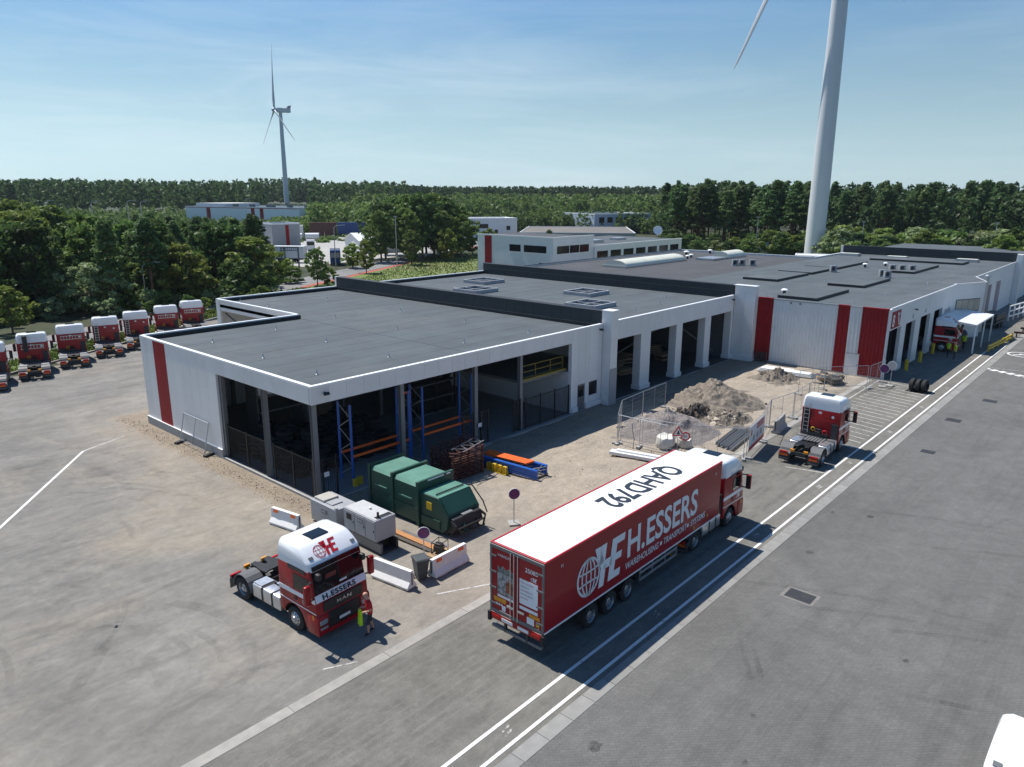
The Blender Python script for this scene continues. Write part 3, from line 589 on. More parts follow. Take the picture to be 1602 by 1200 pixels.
def skylight(c, lab):
    t = thing('roof_hatch', lab, 'skylight', (c[0], c[1], 6.2), 0, 'skylight frames on the middle roof')
    a, b = 1.75, 1.75
    for k in range(4):
        z = k*.10
        for (x0, x1, y0, y1) in ((-a, a, -b, -b+.16), (-a, a, b-.16, b), (-a, -a+.16, -b+.16, b-.16), (a-.16, a, -b+.16, b-.16)):
            o = .015*(k % 2); MB().box(x0+o*(x0 < 0), x1-o*(x1 > 0), y0+o*(y0 < 0), y1-o*(y1 > 0), z+.005, z+.092).obj('kerb_board', X['kerb_board'], t)
    MB().box(-a+.17, a-.17, -b+.17, b-.17, .02, .22).obj('pane', X['window'], t)
    mb = MB().box(-.04, .04, -b+.16, b-.16, .24, .32).box(-a+.16, a-.16, -.04, .04, .24, .32); mb.obj('grid', X['kerb_board'], t)
    for sx in (-1, 1): MB().cyl((sx*(a-.3), -b+.3, .3), (sx*(a-.3), -b+.3, .52), .05, .05, 8).obj('spigot', X['galv'], t)
for c, lab in (((56.4, 55.8), 'square skylight frame on middle roof, second from the far parapet'), ((63.0, 60.9), 'square skylight frame on middle roof, farthest left'), ((62.9, 45.8), 'square skylight frame on middle roof, farther of the right pair'), ((56.2, 40.4), 'square skylight frame on middle roof, nearest to the front edge')): skylight(c, lab)
# cameras / floodlights on the facade
def facade_lamp(loc, lab):
    t = thing('facade_floodlight', lab, 'floodlight', loc); MB().box(-.05, .05, -.12, 0, -.04, .04).obj('bracket', X['black'], t); MB().obox((0, -.2, -.03), (.34, .18, .10), 0, .5).obj('lamp_head', X['black_plastic'], t, bevel=.02)
facade_lamp((21.55, YF, 6.12), 'small black floodlight near the corner of the white fascia'); facade_lamp((46.9, YF, 6.2), 'small black floodlight beside the tall white fin'); facade_lamp((69.9, YF, 6.2), 'small black floodlight beside the far white fin')

# ================================================================== OLD WORKSHOP
ws = thing('workshop_building', 'old workshop with red and white corrugated end wall and open truck bays', 'building')
XW, YW = 71.4, 18.4
def corrug(y0, y1, z0, z1, m, name, label=None):
    per = .333; n = max(1, round((y1-y0)/per)); per = (y1-y0)/n; prof = []
    for i in range(n):
        a = y0+i*per
        prof += [(a, 0), (a+per*.55, 0), (a+per*.65, -.045), (a+per*.90, -.045)]
    prof.append((y1, 0)); mb = MB()
    for (ya, xa), (yb, xb) in zip(prof[:-1], prof[1:]):
        mb.add([(XW+xa, ya, z0), (XW+xb, yb, z0), (XW+xb, yb, z1), (XW+xa, ya, z1)], [(0,1,2,3)])
    return mb.obj(name, X[m], ws, recalc=False)
corrug(18.45, 20.68, .15, 6.42, 'red_trap', 'corrugated_sheet'); corrug(20.7, 21.75, 2.05, 6.38, 'white_trap', 'corrugated_sheet'); corrug(21.77, 22.84, .15, 6.40, 'red_trap', 'corrugated_sheet')
corrug(22.86, 29.04, .15, 6.36, 'white_trap', 'corrugated_sheet'); corrug(29.06, 30.9, .15, 6.42, 'red_trap', 'corrugated_sheet')
MB().box(XW+.02, XW+.2, 18.42, 31, 0, 6.40).obj('wall', X['white_wall'], ws); MB().box(XW-.03, XW+.19, 18.42, 31, -.2, .14).obj('plinth', X['concrete'], ws)
dd = MB().box(XW-.05, XW-.01, 20.5, 21.62, .02, 2.02).obj('door', X['white_wall'], ws, bevel=.006); MB().box(XW-.07, XW-.05, 20.58, 20.62, .95, 1.1).obj('handle', X['black'], dd)
MB().box(XW-.09, XW+.02, 20.45, 21.68, 2.03, 2.10).obj('door_canopy', X['galv'], ws)
tr = MB(); tr.box(XW-.08, XW+.12, 18.4, 20.68, 6.42, 6.52).box(XW-.08, XW+.12, 21.77, 22.84, 6.42, 6.52).box(XW-.08, XW+.12, 29.06, 30.6, 6.42, 6.52); tr.obj('edge_trim', X['red_panel'], ws)
tr = MB(); tr.box(XW-.08, XW+.12, 20.69, 21.76, 6.40, 6.49).box(XW-.08, XW+.12, 22.85, 29.05, 6.40, 6.49); tr.obj('edge_trim', X['galv'], ws)
for y in (26.4, 27.3): MB().box(XW-.12, XW-.05, y-.06, y+.06, 6.1, 6.3).obj('wall_bracket', X['steel_grey'], ws)
# truck-bay facade
fac = [(72.2, 76.0), (77.7, 81.1), (83.1, 86.9), (88.6, 92.2)]
MB().box(XW+.2, 97.4, YW, YW+.25, 4.40, 6.42).obj('fascia', X['white_wall'], ws)
for i, (a, b) in enumerate(zip([XW]+[q[1] for q in fac], [q[0] for q in fac]+[97.4])):
    MB().box(a+.01, b-.01, YW+.003, YW+.32, -.1, 4.399).obj('pier', X['white_wall'], ws, bevel=.01)
MB().box(72.2, 97.3, YW-.05, YW+.05, 6.42, 6.53).obj('edge_trim', X['white_metal'], ws)
for x in (79.8, 84.6): MB().box(x-.05, x+.05, YW-.04, YW, 4.7, 5.1).obj('wall_bracket', X['steel_grey'], ws)
MB().box(71.6, 138.0, 29.5, 29.7, 0, 6.0).obj('inner_wall', X['steel_grey'], ws); MB().box(71.6, 97.4, 18.9, 29.5, -.1, .01).obj('floor_slab', X['steel_grey'], ws); MB().box(97.0, 97.3, 18.9, 29.5, 0, 6.0).obj('inner_wall', X['chassis'], ws)  # last wall is a blackish partition added to darken the open bays
for x_ in (77.0, 82.4, 88.0): MB().box(x_-.1, x_+.1, 19.4, 29.4, 0, 6.0).obj('inner_wall', X['chassis'], ws)  # cross partitions added so the bay interiors look dark
lg = MB().box(72.42, 75.1, YW-.06, YW-.01, 4.55, 6.1).obj('sign_board', X['red_panel'], ws)
text_part('8', 'digit', X['white_plain'], lg, (72.5, YW-.07, 4.75), (1,0,0), (0,0,1), 1.55, bold=.02)
mb = MB()
mb.add([(74.05, YW-.07, 5.9), (74.35, YW-.07, 5.95), (74.95, YW-.07, 4.7), (74.65, YW-.07, 4.7)], [(0,1,2,3)]); mb.add([(74.3, YW-.07, 5.6), (74.75, YW-.07, 5.95), (74.8, YW-.07, 5.75), (74.4, YW-.07, 5.4)], [(0,1,2,3)]); mb.obj('wrench_mark', X['white_plain'], lg, recalc=False)
# roof of workshop
MB().box(71.45, 138.0, 18.6, 43.7, 6.05, 6.34).obj('roof_deck', X['steel_grey'], ws); MB().box(71.45, 122.0, 43.7, 67.8, 6.05, 6.34).obj('roof_deck', X['steel_grey'], ws)
felt(71.45, 105, 18.6, 43.7, 6.42, 2.1, ws, 'roof'); felt(105.004, 138, 18.6, 43.7, 6.42, 2.1, ws, 'roof'); felt(71.45, 122.0, 43.7, 67.8, 6.42, 2.4, ws, 'roof_old')
mb = MB(); mb.box(71.45, 122.1, 67.8, 68.0, 0, 6.66).box(122.0, 122.2, 43.9, 68.0, 0, 6.66); mb.obj('rear_wall', X['white_wall'], ws)
MB().box(71.4, 122.25, 67.75, 68.05, 6.665, 6.72).obj('edge_trim', X['dark_flash'], ws); MB().box(121.95, 122.25, 43.8, 67.74, 6.665, 6.72).obj('edge_trim', X['white_metal'], ws)
MB().box(122.3, 136.6, 43.72, 43.95, 0, 6.6).obj('rear_wall', X['white_wall'], ws); MB().box(122.3, 136.6, 43.7, 44.0, 6.605, 6.66).obj('edge_trim', X['white_metal'], ws)
firewall(137.6, 138.2, 18.5, 44.3, 6.45, 7.75, ws); MB().box(137.4, 137.9, 44.32, 44.7, 0, 7.8).obj('fin', X['white_panel'], ws)
# raised roof pads
def pad(x0, x1, y0, y1, h=.28):
    o = MB().box(x0, x1, y0, y1, 6.43, 6.43+h).obj('raised_roof_pad', X['roof'], ws); MB().box(x0-.05, x0, y0-.05, y1, 6.43, 6.43+h-.02).obj('pad_edge', X['dark_flash'], o); MB().box(x0, x1, y0-.05, y0, 6.43, 6.43+h-.02).obj('pad_edge', X['dark_flash'], o)
pad(86.0, 96.0, 34.9, 39.1); pad(97.0, 105.9, 34.9, 39.3); pad(106.4, 119.5, 34.8, 39.3); pad(86.6, 96.7, 25.35, 29.2); pad(72.6, 82.0, 25.4, 29.2); pad(107.0, 120.3, 25.35, 28.8); pad(126.0, 130.5, 23.5, 36.4); pad(72.0, 77.0, 34.4, 38.5)
for (x, y) in ((131.3, 33.8), (133.2, 24.2), (132.6, 41.5)):
    t = MB().box(x-.8, x+.8, y-1.5, y+1.5, 6.43, 6.80).obj('skylight_kerb', X['galv'], ws); MB().box(x-.7, x+.7, y-1.4, y+1.4, 6.8, 6.86).obj('pane', X['cream'], t)
def barrel(x0, x1, y0, y1, h, lab):
    t = thing('barrel_skylight', lab, 'skylight', (0, 0, 6.42)); n = 10; ym = (y0+y1)/2; r = (y1-y0)/2; P = []
    MB().box(x0-.3, x1+.3, y0-.15, y1+.15, 0.01, .28).obj('kerb', X['galv'], t)
    k = max(2, round((x1-x0)/5))
    for s in range(k):
        a, b = x0+(x1-x0)*s/k+.03, x0+(x1-x0)*(s+1)/k-.03; rings = []
        for x in (a, b): rings.append([(x, ym - r*math.cos(math.pi*i/n), .27 + h*math.sin(math.pi*i/n)) for i in range(n+1)])
        MB().loft(rings, True).obj('vault_segment', X['cream'], t, smooth=35)
barrel(87.5, 104.0, 57.0, 60.6, .75, 'long cream barrel skylight on the older dark roof'); barrel(112.0, 118.0, 53.6, 56.4, .85, 'short cream barrel skylight on the older dark roof'); 
t = MB().box(106.6, 111.4, 53.6, 56.6, 6.43, 6.75).obj('skylight_kerb', X['galv'], ws)
def ac(x, y, rz, lab, s=1.0):
    t = thing('air_conditioner', lab, 'air conditioner', (x, y, 6.43), rz, 'air conditioners on the workshop roof'); b = MB().box(-.5*s, .5*s, -.2*s, .2*s, .12, .12+.85*s).obj('casing', X['grey_box'], t, bevel=.02)
    MB().lathe([(.0, 0), (.30*s, 0), (.33*s, -.02), (.36*s, 0.0)], (-.1*s, -.205*s, .55*s), (0,-1,0), 14).obj('fan', X['black'], b); MB().box(-.55*s, .55*s, -.25*s, .25*s, 0, .11).obj('base', X['galv'], t)
for (x, y, l) in ((101.6, 47.6, 'rooftop air conditioner, leftmost of three by the short skylight'), (102.4, 46.9, 'rooftop air conditioner, middle of three by the short skylight'), (103.2, 45.7, 'rooftop air conditioner, rightmost of three by the short skylight'), (102.1, 33.9, 'rooftop air conditioner standing alone between the raised pads'),
    (109.0, 28.5, 'rooftop air conditioner, left of the row of three'), (109.4, 27.4, 'rooftop air conditioner, middle of the row of three'), (110.0, 26.3, 'rooftop air conditioner, right of the row of three'), (100.7, 27.4, 'rooftop air conditioner, farther of the pair in front'), (99.6, 26.5, 'rooftop air conditioner, nearer of the pair in front')): ac(x, y, R(-35), l, .9)
def mushroom(x, y, s, lab):
    t = thing('roof_vent', lab, 'roof vent', (x, y, 6.42), 0, 'mushroom vents on the workshop roof'); MB().cyl((0,0,0), (0,0,.4*s), .16*s, .16*s, 10).obj('pipe', X['black'], t); MB().lathe([(.36*s, .4*s), (.36*s, .48*s), (.22*s, .6*s), (0, .63*s)], (0,0,0), (0,0,1), 12).obj('cap', X['white_metal'], t, smooth=40)
for (x, y, s, l) in ((75.5, 29.7, 1.0, 'white mushroom vent just behind the corrugated end wall'), (112.5, 33.0, 1.0, 'white mushroom vent left of the three air conditioners'), (116.5, 31.4, .9, 'white mushroom vent farther back than the three air conditioners'), (107.5, 58.5, 1.0, 'white vent near end of the long cream skylight'), (110, 59.2, 1.0, 'white vent behind the short cream skylight'), (113.5, 62.0, 1.3, 'big white vent at the far edge of the older roof'), (120, 61.0, 1.2, 'big white vent at the far corner of the older roof')): mushroom(x, y, s, l)
anchors([(72.3, 30.2), (75.6, 26.7), (74.4, 22.5), (81.5, 21.6), (88, 21.2), (95, 20.9), (101, 20.8), (107, 20.6), (113, 20.4), (120, 20.4), (127, 20.2), (80.5, 33), (91, 31), (99, 31.2), (122, 31)], 6.42, 'small white anchor dome on the workshop roof', 'anchors on the workshop roof')
anchors([(76, 64), (83, 65), (92, 64.5), (101, 65), (109, 64), (116, 50), (124, 42.5)], 6.42, 'small white anchor dome on the older dark roof', 'anchors on the older roof')
# annex bay with the window band
an = [(97.4, 18.4), (102.4, 16.3), (107.65, 18.35)]
MB().prism(an + [(107.65, 18.6), (97.4, 18.6)], 'xy', -.1, 6.45).obj('annex_wall', X['white_wall'], ws); MB().prism([(97.3, 18.38), (102.4, 16.2), (107.8, 18.3), (107.8, 18.6), (97.3, 18.6)], 'xy', 6.46, 6.56).obj('edge_trim', X['white_metal'], ws); MB().prism([(97.5, 18.42), (102.4, 16.36), (107.6, 18.42), (107.6, 18.6), (97.5, 18.6)], 'xy', 6.562, 6.575).obj('annex_roof', X['roof'], ws)
a = Vector((97.4, 18.4, 0)); b = Vector((102.4, 16.3, 0)); dn = (b-a).normalized(); nn = Vector((dn.y, -dn.x, 0))
wnd = None
P0 = a+dn*.35+nn*.02; P1 = a+dn*4.7+nn*.02
wnd = MB().bar((P0+Vector((0,0,3.9))), (P1+Vector((0,0,3.9))), .06, 1.55).obj('window', X['steel_grey'], ws)
X['pale_blind'] = mat('window_blind_behind_glass', (.42,.38,.31), .3, 0, .15, .8)  # pale beige, slightly mottled pane colour
for k in range(4):
    p = a+dn*(.45+k*1.06)+nn*.055; q = p+dn*.98; MB().bar(p+Vector((0,0,3.9)), q+Vector((0,0,3.9)), .02, 1.3).obj('pane', X['pale_blind'], wnd)
MB().box(107.8, 175.0, YW, YW+.3, 4.6, 6.42).obj('fascia', X['white_wall'], ws)
for (x0, x1) in ((107.8, 109.2), (112.6, 116.5), (120.0, 123.4), (126.8, 175.0)): MB().box(x0, x1, YW+.004, YW+.9, -.1, 4.6).obj('pier', X['white_wall'], ws)
for (x0, x1, m_) in ((109.2, 112.6, 'black'), (116.5, 120, 'red_panel'), (123.4, 126.8, 'red_panel')): MB().box(x0, x1, YW+.6, YW+.7, 0, 4.6).obj('roller_door', X[m_], ws)
MB().box(107.7, 175.0, YW-.05, YW+.05, 6.42, 6.53).obj('edge_trim', X['white_metal'], ws); MB().box(138.2, 175.0, 18.72, 44, 0, 6.4).obj('rear_block', X['white_wall'], ws); MB().box(138.25, 174.9, 18.8, 43.9, 6.41, 6.45).obj('rear_roof', X['roof'], ws)
MB().box(137.2, 138.6, 17.6, 18.38, 0, 7.6).obj('fin', X['white_panel'], ws)
fl = MB().tube([(104.6, 16.6, .2), (104.6, 16.6, 6.9)], .22, 12).obj('flue', X['galv'], ws); MB().lathe([(.34, 6.9), (.34, 7.05), (.1, 7.2)], (104.6, 16.6, 0), (0,0,1), 12).obj('flue_cap', X['galv'], fl)
facade_lamp((80.2, YW, 5.55), 'black floodlight high on the workshop fascia above the second bay')
text_part('SAS-0030', 'lettering', X['decal_dark'], ws, (93.2, YW-.03, 3.6), (1,0,0), (0,0,1), .7)
# canopy
cp = thing('canopy', 'white corrugated canopy roof on thin posts beside the truck bay', 'canopy')
mb = MB(); n = 34
for i in range(n):
    y0 = 14.6+i*(18.35-14.6)/n; y1 = 14.6+(i+1)*(18.35-14.6)/n; z0 = 3.1+(y0-14.6)*.11+(.03 if i % 2 else 0); z1 = 3.1+(y1-14.6)*.11+(0 if i % 2 else .03); mb.add([(90.2, y0, z0), (99.8, y0, z0), (99.8, y1, z1), (90.2, y1, z1)], [(0,1,2,3)])
mb.obj('roof_sheet', X['sheet_white'], cp, recalc=False); fr = MB(); fr.bar((90.2, 14.65, 3.0), (99.8, 14.65, 3.0), .1).bar((90.2, 18.3, 3.4), (99.8, 18.3, 3.4), .1).bar((90.25, 14.65, 3.0), (90.25, 18.3, 3.4), .1).bar((99.75, 14.65, 3.0), (99.75, 18.3, 3.4), .1).bar((95, 14.65, 3.0), (95, 18.3, 3.4), .1); fr.obj('frame', X['white_metal'], cp)
for x in (90.4, 95, 99.6): MB().box(x-.06, x+.06, 14.6, 14.72, 0, 2.95).obj('post', X['white_metal'], cp)
# ================================================================== TRUCKS
def logo(parent, m, origin, ux, uy, h, name='logo', back=False):
    """globe + angular H/E emblem, height h"""
    o = Vector(origin); ux = Vector(ux).normalized(); uy = Vector(uy).normalized()
    P = lambda x, y: tuple(o + ux*(x*h) + uy*(y*h))
    mb = MB()
    def band(pts, w_):
        for (a, b) in zip(pts[:-1], pts[1:]):
            d = Vector((b[0]-a[0], b[1]-a[1])); 
            if d.length < 1e-6: continue
            d.normalize(); n = Vector((-d.y, d.x))*w_/2; e = d*w_*.2
            mb.add([P(a[0]-n.x-e.x, a[1]-n.y-e.y), P(b[0]-n.x+e.x, b[1]-n.y+e.y), P(b[0]+n.x+e.x, b[1]+n.y+e.y), P(a[0]+n.x-e.x, a[1]+n.y-e.y)], [(0,1,2,3)])
    cx, cy, r = .40, .45, .40
    C_ = lambda k, rx=1.0, n=28: (cx + r*rx*math.cos(2*math.pi*k/n), cy + r*1.08*math.sin(2*math.pi*k/n))
    th = 1.0 if h > 1 else .72
    band([C_(k) for k in range(29)], .06*th)
    for rx in (.42, .12, -.12, -.42): pass
    band([C_(k, .60) for k in range(29)], .045*th)
    if h > 1 or h < .3: band([C_(k, .22) for k in range(29)], .040)
    else: band([(cx, cy-.42), (cx, cy+.42)], .035)
    for yy, bend in ((.24, -.10), (-.24, .10)):
        xs = [-.9 + .18*i for i in range(11)]; band([(cx + r*x*.95, cy + r*1.08*yy*1.5 + bend*r*(1-x*x)*.8) for x in xs], .045*th)
    # slanted H fused with E
    Q = lambda pts: mb.add([P(*q) for q in pts], [tuple(range(len(pts)))])
    sl = .16
    def para(x0, x1, y0, y1): Q([(x0+sl*y0, y0), (x1+sl*y0, y0), (x1+sl*y1, y1), (x0+sl*y1, y1)])
    para(.78, .98, 0, .5); para(.70, .92, .5, 1.02) 
    Q([(.62, 1.02), (.84, 1.02), (.98, .60), (.80, .55)])
    para(.92, 1.22, .40, .62); para(1.14, 1.36, .02, 1.02); para(1.36, 1.66, .84, 1.02); para(1.36, 1.60, .45, .62); para(1.36, 1.62, .02, .20)
    return mb.obj(name, X[m], parent, recalc=False)
def wheel_meshes():
    tyre = MB().lathe([(.29,-.15),(.44,-.155),(.49,-.13),(.505,-.06),(.505,.06),(.49,.13),(.44,.155),(.29,.15)], (0,0,0), (0,1,0), 28).mesh('tyre', X['rubber'], smooth=50)
    rim = MB().lathe([(.30,.14),(.285,.10),(.27,.02),(.19,.0),(.17,.07),(.11,.09),(.10,.13),(0,.135)], (0,0,0), (0,1,0), 20).mesh('rim', X['galv'], smooth=35)
    rimf = MB().lathe([(.30,.14),(.285,.12),(.25,.15),(.20,.19),(.13,.20),(.12,.24),(0,.245)], (0,0,0), (0,1,0), 20).mesh('rim', X['galv'], smooth=35)
    hb = MB()
    for k in range(10): a = k*.628; hb.cyl((.225*math.cos(a), 0, .225*math.sin(a)), (.225*math.cos(a), .03, .225*math.sin(a)), .03, .03, 6)
    return tyre, rim, rimf, hb.mesh('hand_holes', X['black'])
TYRE, RIM, RIMF, HOLES = wheel_meshes()
def wheel(parent, x, y, side, front, dual=False, r=.5):
    w_ = bpy.data.objects.new('wheel', TYRE); COL.objects.link(w_); w_.parent = parent
    w_.location = (x, y, r); w_.rotation_euler = (0, 0, 0 if side > 0 else math.pi)
    mkobj('rim', RIMF if front else RIM, w_); h = mkobj('hand_holes', HOLES, w_); h.location = (0, .155 if front else .03, 0)
    if dual: d = mkobj('inner_tyre', TYRE, w_); d.location = (0, -.34, 0)
    return w_
X['visor'] = mat('tinted_visor', (.012,.008,.010), .10, 0, .1, 3)
X['seat'] = mat('seat_red', (.13,.012,.016), .5)
def make_tractor(label, name='truck_tractor', back='ladder'):
    """x forward, front bumper at x=0, rear of chassis at x=-5.95; y left; ground z=0"""
    t = thing(name, label, 'truck', group='red and white tractor units')
    W = 1.23
    # --- cab
    arch = [(-1.45 + .62*math.cos(a), .55 + .60*math.sin(a)) for a in [math.pi*k/10 for k in range(11)]]
    side = [(0.0, .42), (-.02, .34), (-.70, .34), (-.76, .52)] + arch[1:-1] + [(-2.10, .62), (-2.30, .70), (-2.30, 2.88), (-.32, 2.88), (-.13, 1.92), (-.03, 1.62), (.02, 1.0)]
    cab = MB().prism(side, 'xz', -W, W).obj('cab', X['truck_red'], t, bevel=.05, seg=3, smooth=35)
    # white high roof: rings from low to high
    rings = []
    for z, xf, xr, w_, ch in ((2.82, -.27, -2.31, 1.236, .09), (3.02, -.31, -2.31, 1.236, .10), (3.10, -.34, -2.31, 1.235, .10), (3.17, -.40, -2.31, 1.232, .11), (3.36, -.62, -2.31, 1.215, .12), (3.55, -.86, -2.30, 1.175, .13), (3.63, -1.02, -2.27, 1.11, .14), (3.67, -1.25, -2.20, 1.0, .15)):
        rings.append([(xf, -w_+ch*1.5, z), (xf-.05, -w_+ch*.5, z), (xf-ch*1.3, -w_, z), (xr+ch, -w_, z), (xr, -w_+ch, z), (xr, w_-ch, z), (xr+ch, w_, z), (xf-ch*1.3, w_, z), (xf-.05, w_-ch*.5, z), (xf, w_-ch*1.5, z)])
    roof = MB().loft(rings).obj('roof', X['truck_white'], t, smooth=38)
    MB().obox((-1.42, -.05, 3.675), (.60, .80, .05)).obj('roof_hatch', X['glass'], roof, bevel=.012)
    for sy in (-1, 1): MB().obox((-.50, sy*.98, 3.26), (.12, .18, .05), 0, 0, .7).obj('marker_lamp', X['amber'] if 0 else X['steel_grey'], roof)
    # roof logo on the front slope  (z 3.45..3.86, x -.5..-1.1)
    up = Vector((-.46, 0, .38)).normalized(); nrm = Vector((.38, 0, .46)).normalized()
    logo(roof, 'decal_red', Vector((-.40, -.74, 3.17))+nrm*.014, (0,1,0), up, .60)
    # windscreen: glass in front of the cab slope
    wx = lambda z: -.13 + (z-1.92)*(-.23/1.10)
    def fq(z0, z1, y0, y1, off, m, nm, par=cab, y2=None, y3=None):
        a = wx(z0)+off; b = wx(z1)+off
        return MB().add([(a, y0, z0), (a, y1, z0), (b, y3 if y3 is not None else y1, z1), (b, y2 if y2 is not None else y0, z1), (a-.04, y0, z0), (a-.04, y1, z0), (b-.04, y3 if y3 is not None else y1, z1), (b-.04, y2 if y2 is not None else y0, z1)], [(0,1,2,3),(4,7,6,5),(0,4,5,1),(1,5,6,2),(2,6,7,3),(3,7,4,0)]).obj(nm, X[m], par)
    ws_ = fq(1.96, 2.97, -1.17, 1.17, .03, 'glass', 'windscreen', cab, -1.13, 1.13)
    fq(2.86, 3.03, -1.13, 1.13, .10, 'visor', 'sun_visor')
    for s in (-1, 1): MB().bar((wx(2.0)+.04, s*.3, 2.0), (wx(2.35)+.05, s*.75, 2.30), .02, .03).obj('wiper', X['black'], ws_)
    # interior glimpsed through the glass: light papers on the dashboard
    MB().obox((wx(2.02)+.028, .15, 2.08), (.01, .34, .07)).obj('dashboard_card', X['decal_white'], ws_); MB().obox((wx(2.4)+.03, -.35, 2.42), (.01, .5, .3)).obj('seat_cover', mat('seat_red', (.10,.012,.016), .4) if 'seat' not in X else X['seat'], ws_)
    # white front stripe with lettering
    st = MB().prism([(.045, 1.62), (.055, 1.60), (-.10, 1.95), (-.125, 1.95)], 'xz', -1.20, 1.20)
    st = MB().add([(-.005, -1.2, 1.66), (-.005, 1.2, 1.66), (-.10, 1.2, 1.93), (-.10, -1.2, 1.93), (-.10, -1.2, 1.62), (-.10, 1.2, 1.62), (-.15, 1.2, 1.9), (-.15, -1.2, 1.9)], [(0,1,2,3),(4,7,6,5),(0,4,5,1),(1,5,6,2),(2,6,7,3),(3,7,4,0)]).obj('front_stripe', X['truck_white'], cab)
    u2 = Vector((-.095, 0, .27)).normalized()
    text_part('H.ESSERS', 'lettering', X['decal_dark'], st, (.0, -.92, 1.70), (0,1,0), u2, .27, bold=.04, sx=1.35, space=1.12)
    # grille
    gr = MB().box(-.02, .035, -.92, .92, 1.18, 1.60).obj('upper_grille', X['black_plastic'], cab, bevel=.02)
    text_part('MAN', 'badge', X['alu'], gr, (.045, -.34, 1.34), (0,1,0), (0,0,1), .20, bold=.01, sx=1.5, space=1.2)
    lg = MB().prism([(.03, .48), (.05, .50), (.05, 1.10), (.03, 1.12)], 'xz', -.74, .74).obj('lower_grille', X['black_plastic'], cab)
    for k in range(5): MB().box(.04, .062, -.70, .70, .56+k*.115, .60+k*.115).obj('slat', X['black'], lg)
    MB().box(.06, .07, -.26, .26, .62, .74).obj('number_plate', X['white_plain'], lg)
    bp = MB().prism([(-.60, .33), (.05, .30), (.085, .45), (.075, 1.02), (.02, 1.14), (-.60, 1.10)], 'xz', -1.25, -.76).obj('bumper_corner', X['truck_red'], cab, bevel=.03, smooth=35)
    b2 = MB().prism([(-.60, .33), (.05, .30), (.085, .45), (.075, 1.02), (.02, 1.14), (-.60, 1.10)], 'xz', .76, 1.25).obj('bumper_corner', X['truck_red'], cab, bevel=.03, smooth=35)
    MB().box(-.5, .06, -.76, .76, .28, .46).obj('bumper_lip', X['truck_red'], cab, bevel=.02)
    for s, par in ((-1, bp), (1, b2)):
        MB().obox((.075, s*1.0, .84), (.06, .36, .20)).obj('headlight', X['lamp_clear'], par, bevel=.03); MB().obox((.085, s*1.0, .60), (.04, .34, .09)).obj('fog_light', X['lamp_clear'], par, bevel=.01); MB().obox((.088, s*1.0, .72), (.03, .38, .03)).obj('lamp_bezel', X['black'], par)
    # sides
    for s in (-1, 1):
        y = s*W
        MB().prism([(-.30, 1.98), (-.42, 2.54), (-1.32, 2.54), (-1.32, 1.90), (-.60, 1.90)], 'xz', y-.03, y+.018*s if s > 0 else y-.018).obj('side_window', X['glass'], cab) if s > 0 else MB().prism([(-.30, 1.98), (-.42, 2.54), (-1.32, 2.54), (-1.32, 1.90), (-.60, 1.90)], 'xz', y-.018, y+.03).obj('side_window', X['glass'], cab)
        MB().prism([(-.55, 2.66), (-.62, 2.84), (-1.62, 2.84), (-1.62, 2.66)], 'xz', *sorted((y-.02*s, y+.022*s))).obj('upper_window', X['glass'], cab)
        sp = MB().prism([(-.06, 1.62), (-.10, 1.80), (-2.28, 1.80), (-2.28, 1.62)], 'xz', *sorted((y-.02*s, y+.012*s))).obj('side_stripe', X['truck_white'], cab)
        MB().prism([(-.05, 1.18), (-.05, 1.22), (-2.28, 1.30), (-2.28, 1.26)], 'xz', *sorted((y-.02*s, y+.010*s))).obj('pin_stripe', X['truck_white'], cab)
        logo(cab, 'decal_white', (-.85 if s < 0 else -.42, y+.016*s, 1.38), (1 if s < 0 else -1, 0, 0), (0,0,1), .22)
        MB().box(-1.30, -1.18, *sorted((y-.02*s, y+.025*s)), 1.42, 1.58).obj('door_handle', X['black'], cab)
        MB().box(-.70, -.18, *sorted((s*1.0, s*1.236)), .30, .44).obj('step', X['black'], cab); MB().box(-.75, -.15, *sorted((y-.3*s, y+.004*s)), .62, .80).obj('step', X['black_plastic'], cab) if 0 else None
        MB().obox((-.22, y+.012*s, 1.02), (.10, .02, .20)).obj('corner_lamp', X['amber'], cab)
        ln = MB(); ln.box(-1.36, -1.35, *sorted((y-.01*s, y+.006*s)), 1.15, 2.70); ln.obj('door_gap', X['black'], cab)
        # mirror
        mr = MB().obox((-.10, s*1.52, 2.12), (.16, .26, .78)).obj('mirror', X['truck_red'], cab, bevel=.05, smooth=40); MB().obox((-.19, s*1.52, 2.12), (.02, .22, .70)).obj('mirror_glass', X['black'], mr)
        am = MB(); am.bar((-.25, s*1.2, 2.50), (-.10, s*1.5, 2.50), .05).bar((-.20, s*1.2, 1.80), (-.10, s*1.48, 1.80), .05); am.obj('mirror_arm', X['black'], mr)
        MB().obox((-.02, s*1.05, 2.70), (.22, .16, .26)).obj('kerb_mirror', X['black_plastic'], cab, bevel=.04)
        # wheel arch lining
        lin = MB()
        aa = [math.pi*(.02+.96*k/10) for k in range(11)]
        for a0, a1 in zip(aa[:-1], aa[1:]):
            q = lambda a, yy, r: (-1.45 + r*math.cos(a), yy, .55 + r*math.sin(a)); lin.add([q(a0, s*.6, .60), q(a1, s*.6, .60), q(a1, s*1.225, .60), q(a0, s*1.225, .60)], [(0,1,2,3)])
        lin.obj('arch_lining', X['black'], cab, recalc=False)
        # aluminium tank and side boxes between the axles
        tk = MB().box(-4.30, -2.42, *sorted((s*.62, s*1.20)), .42, 1.02).obj('fuel_tank', X['alu'], t, bevel=.06, seg=3, smooth=40)
        for xx in (-2.95, -3.62): MB().box(xx-.05, xx+.05, *sorted((s*.60, s*1.215)), .40, 1.035).obj('tank_strap', X['black'], tk)
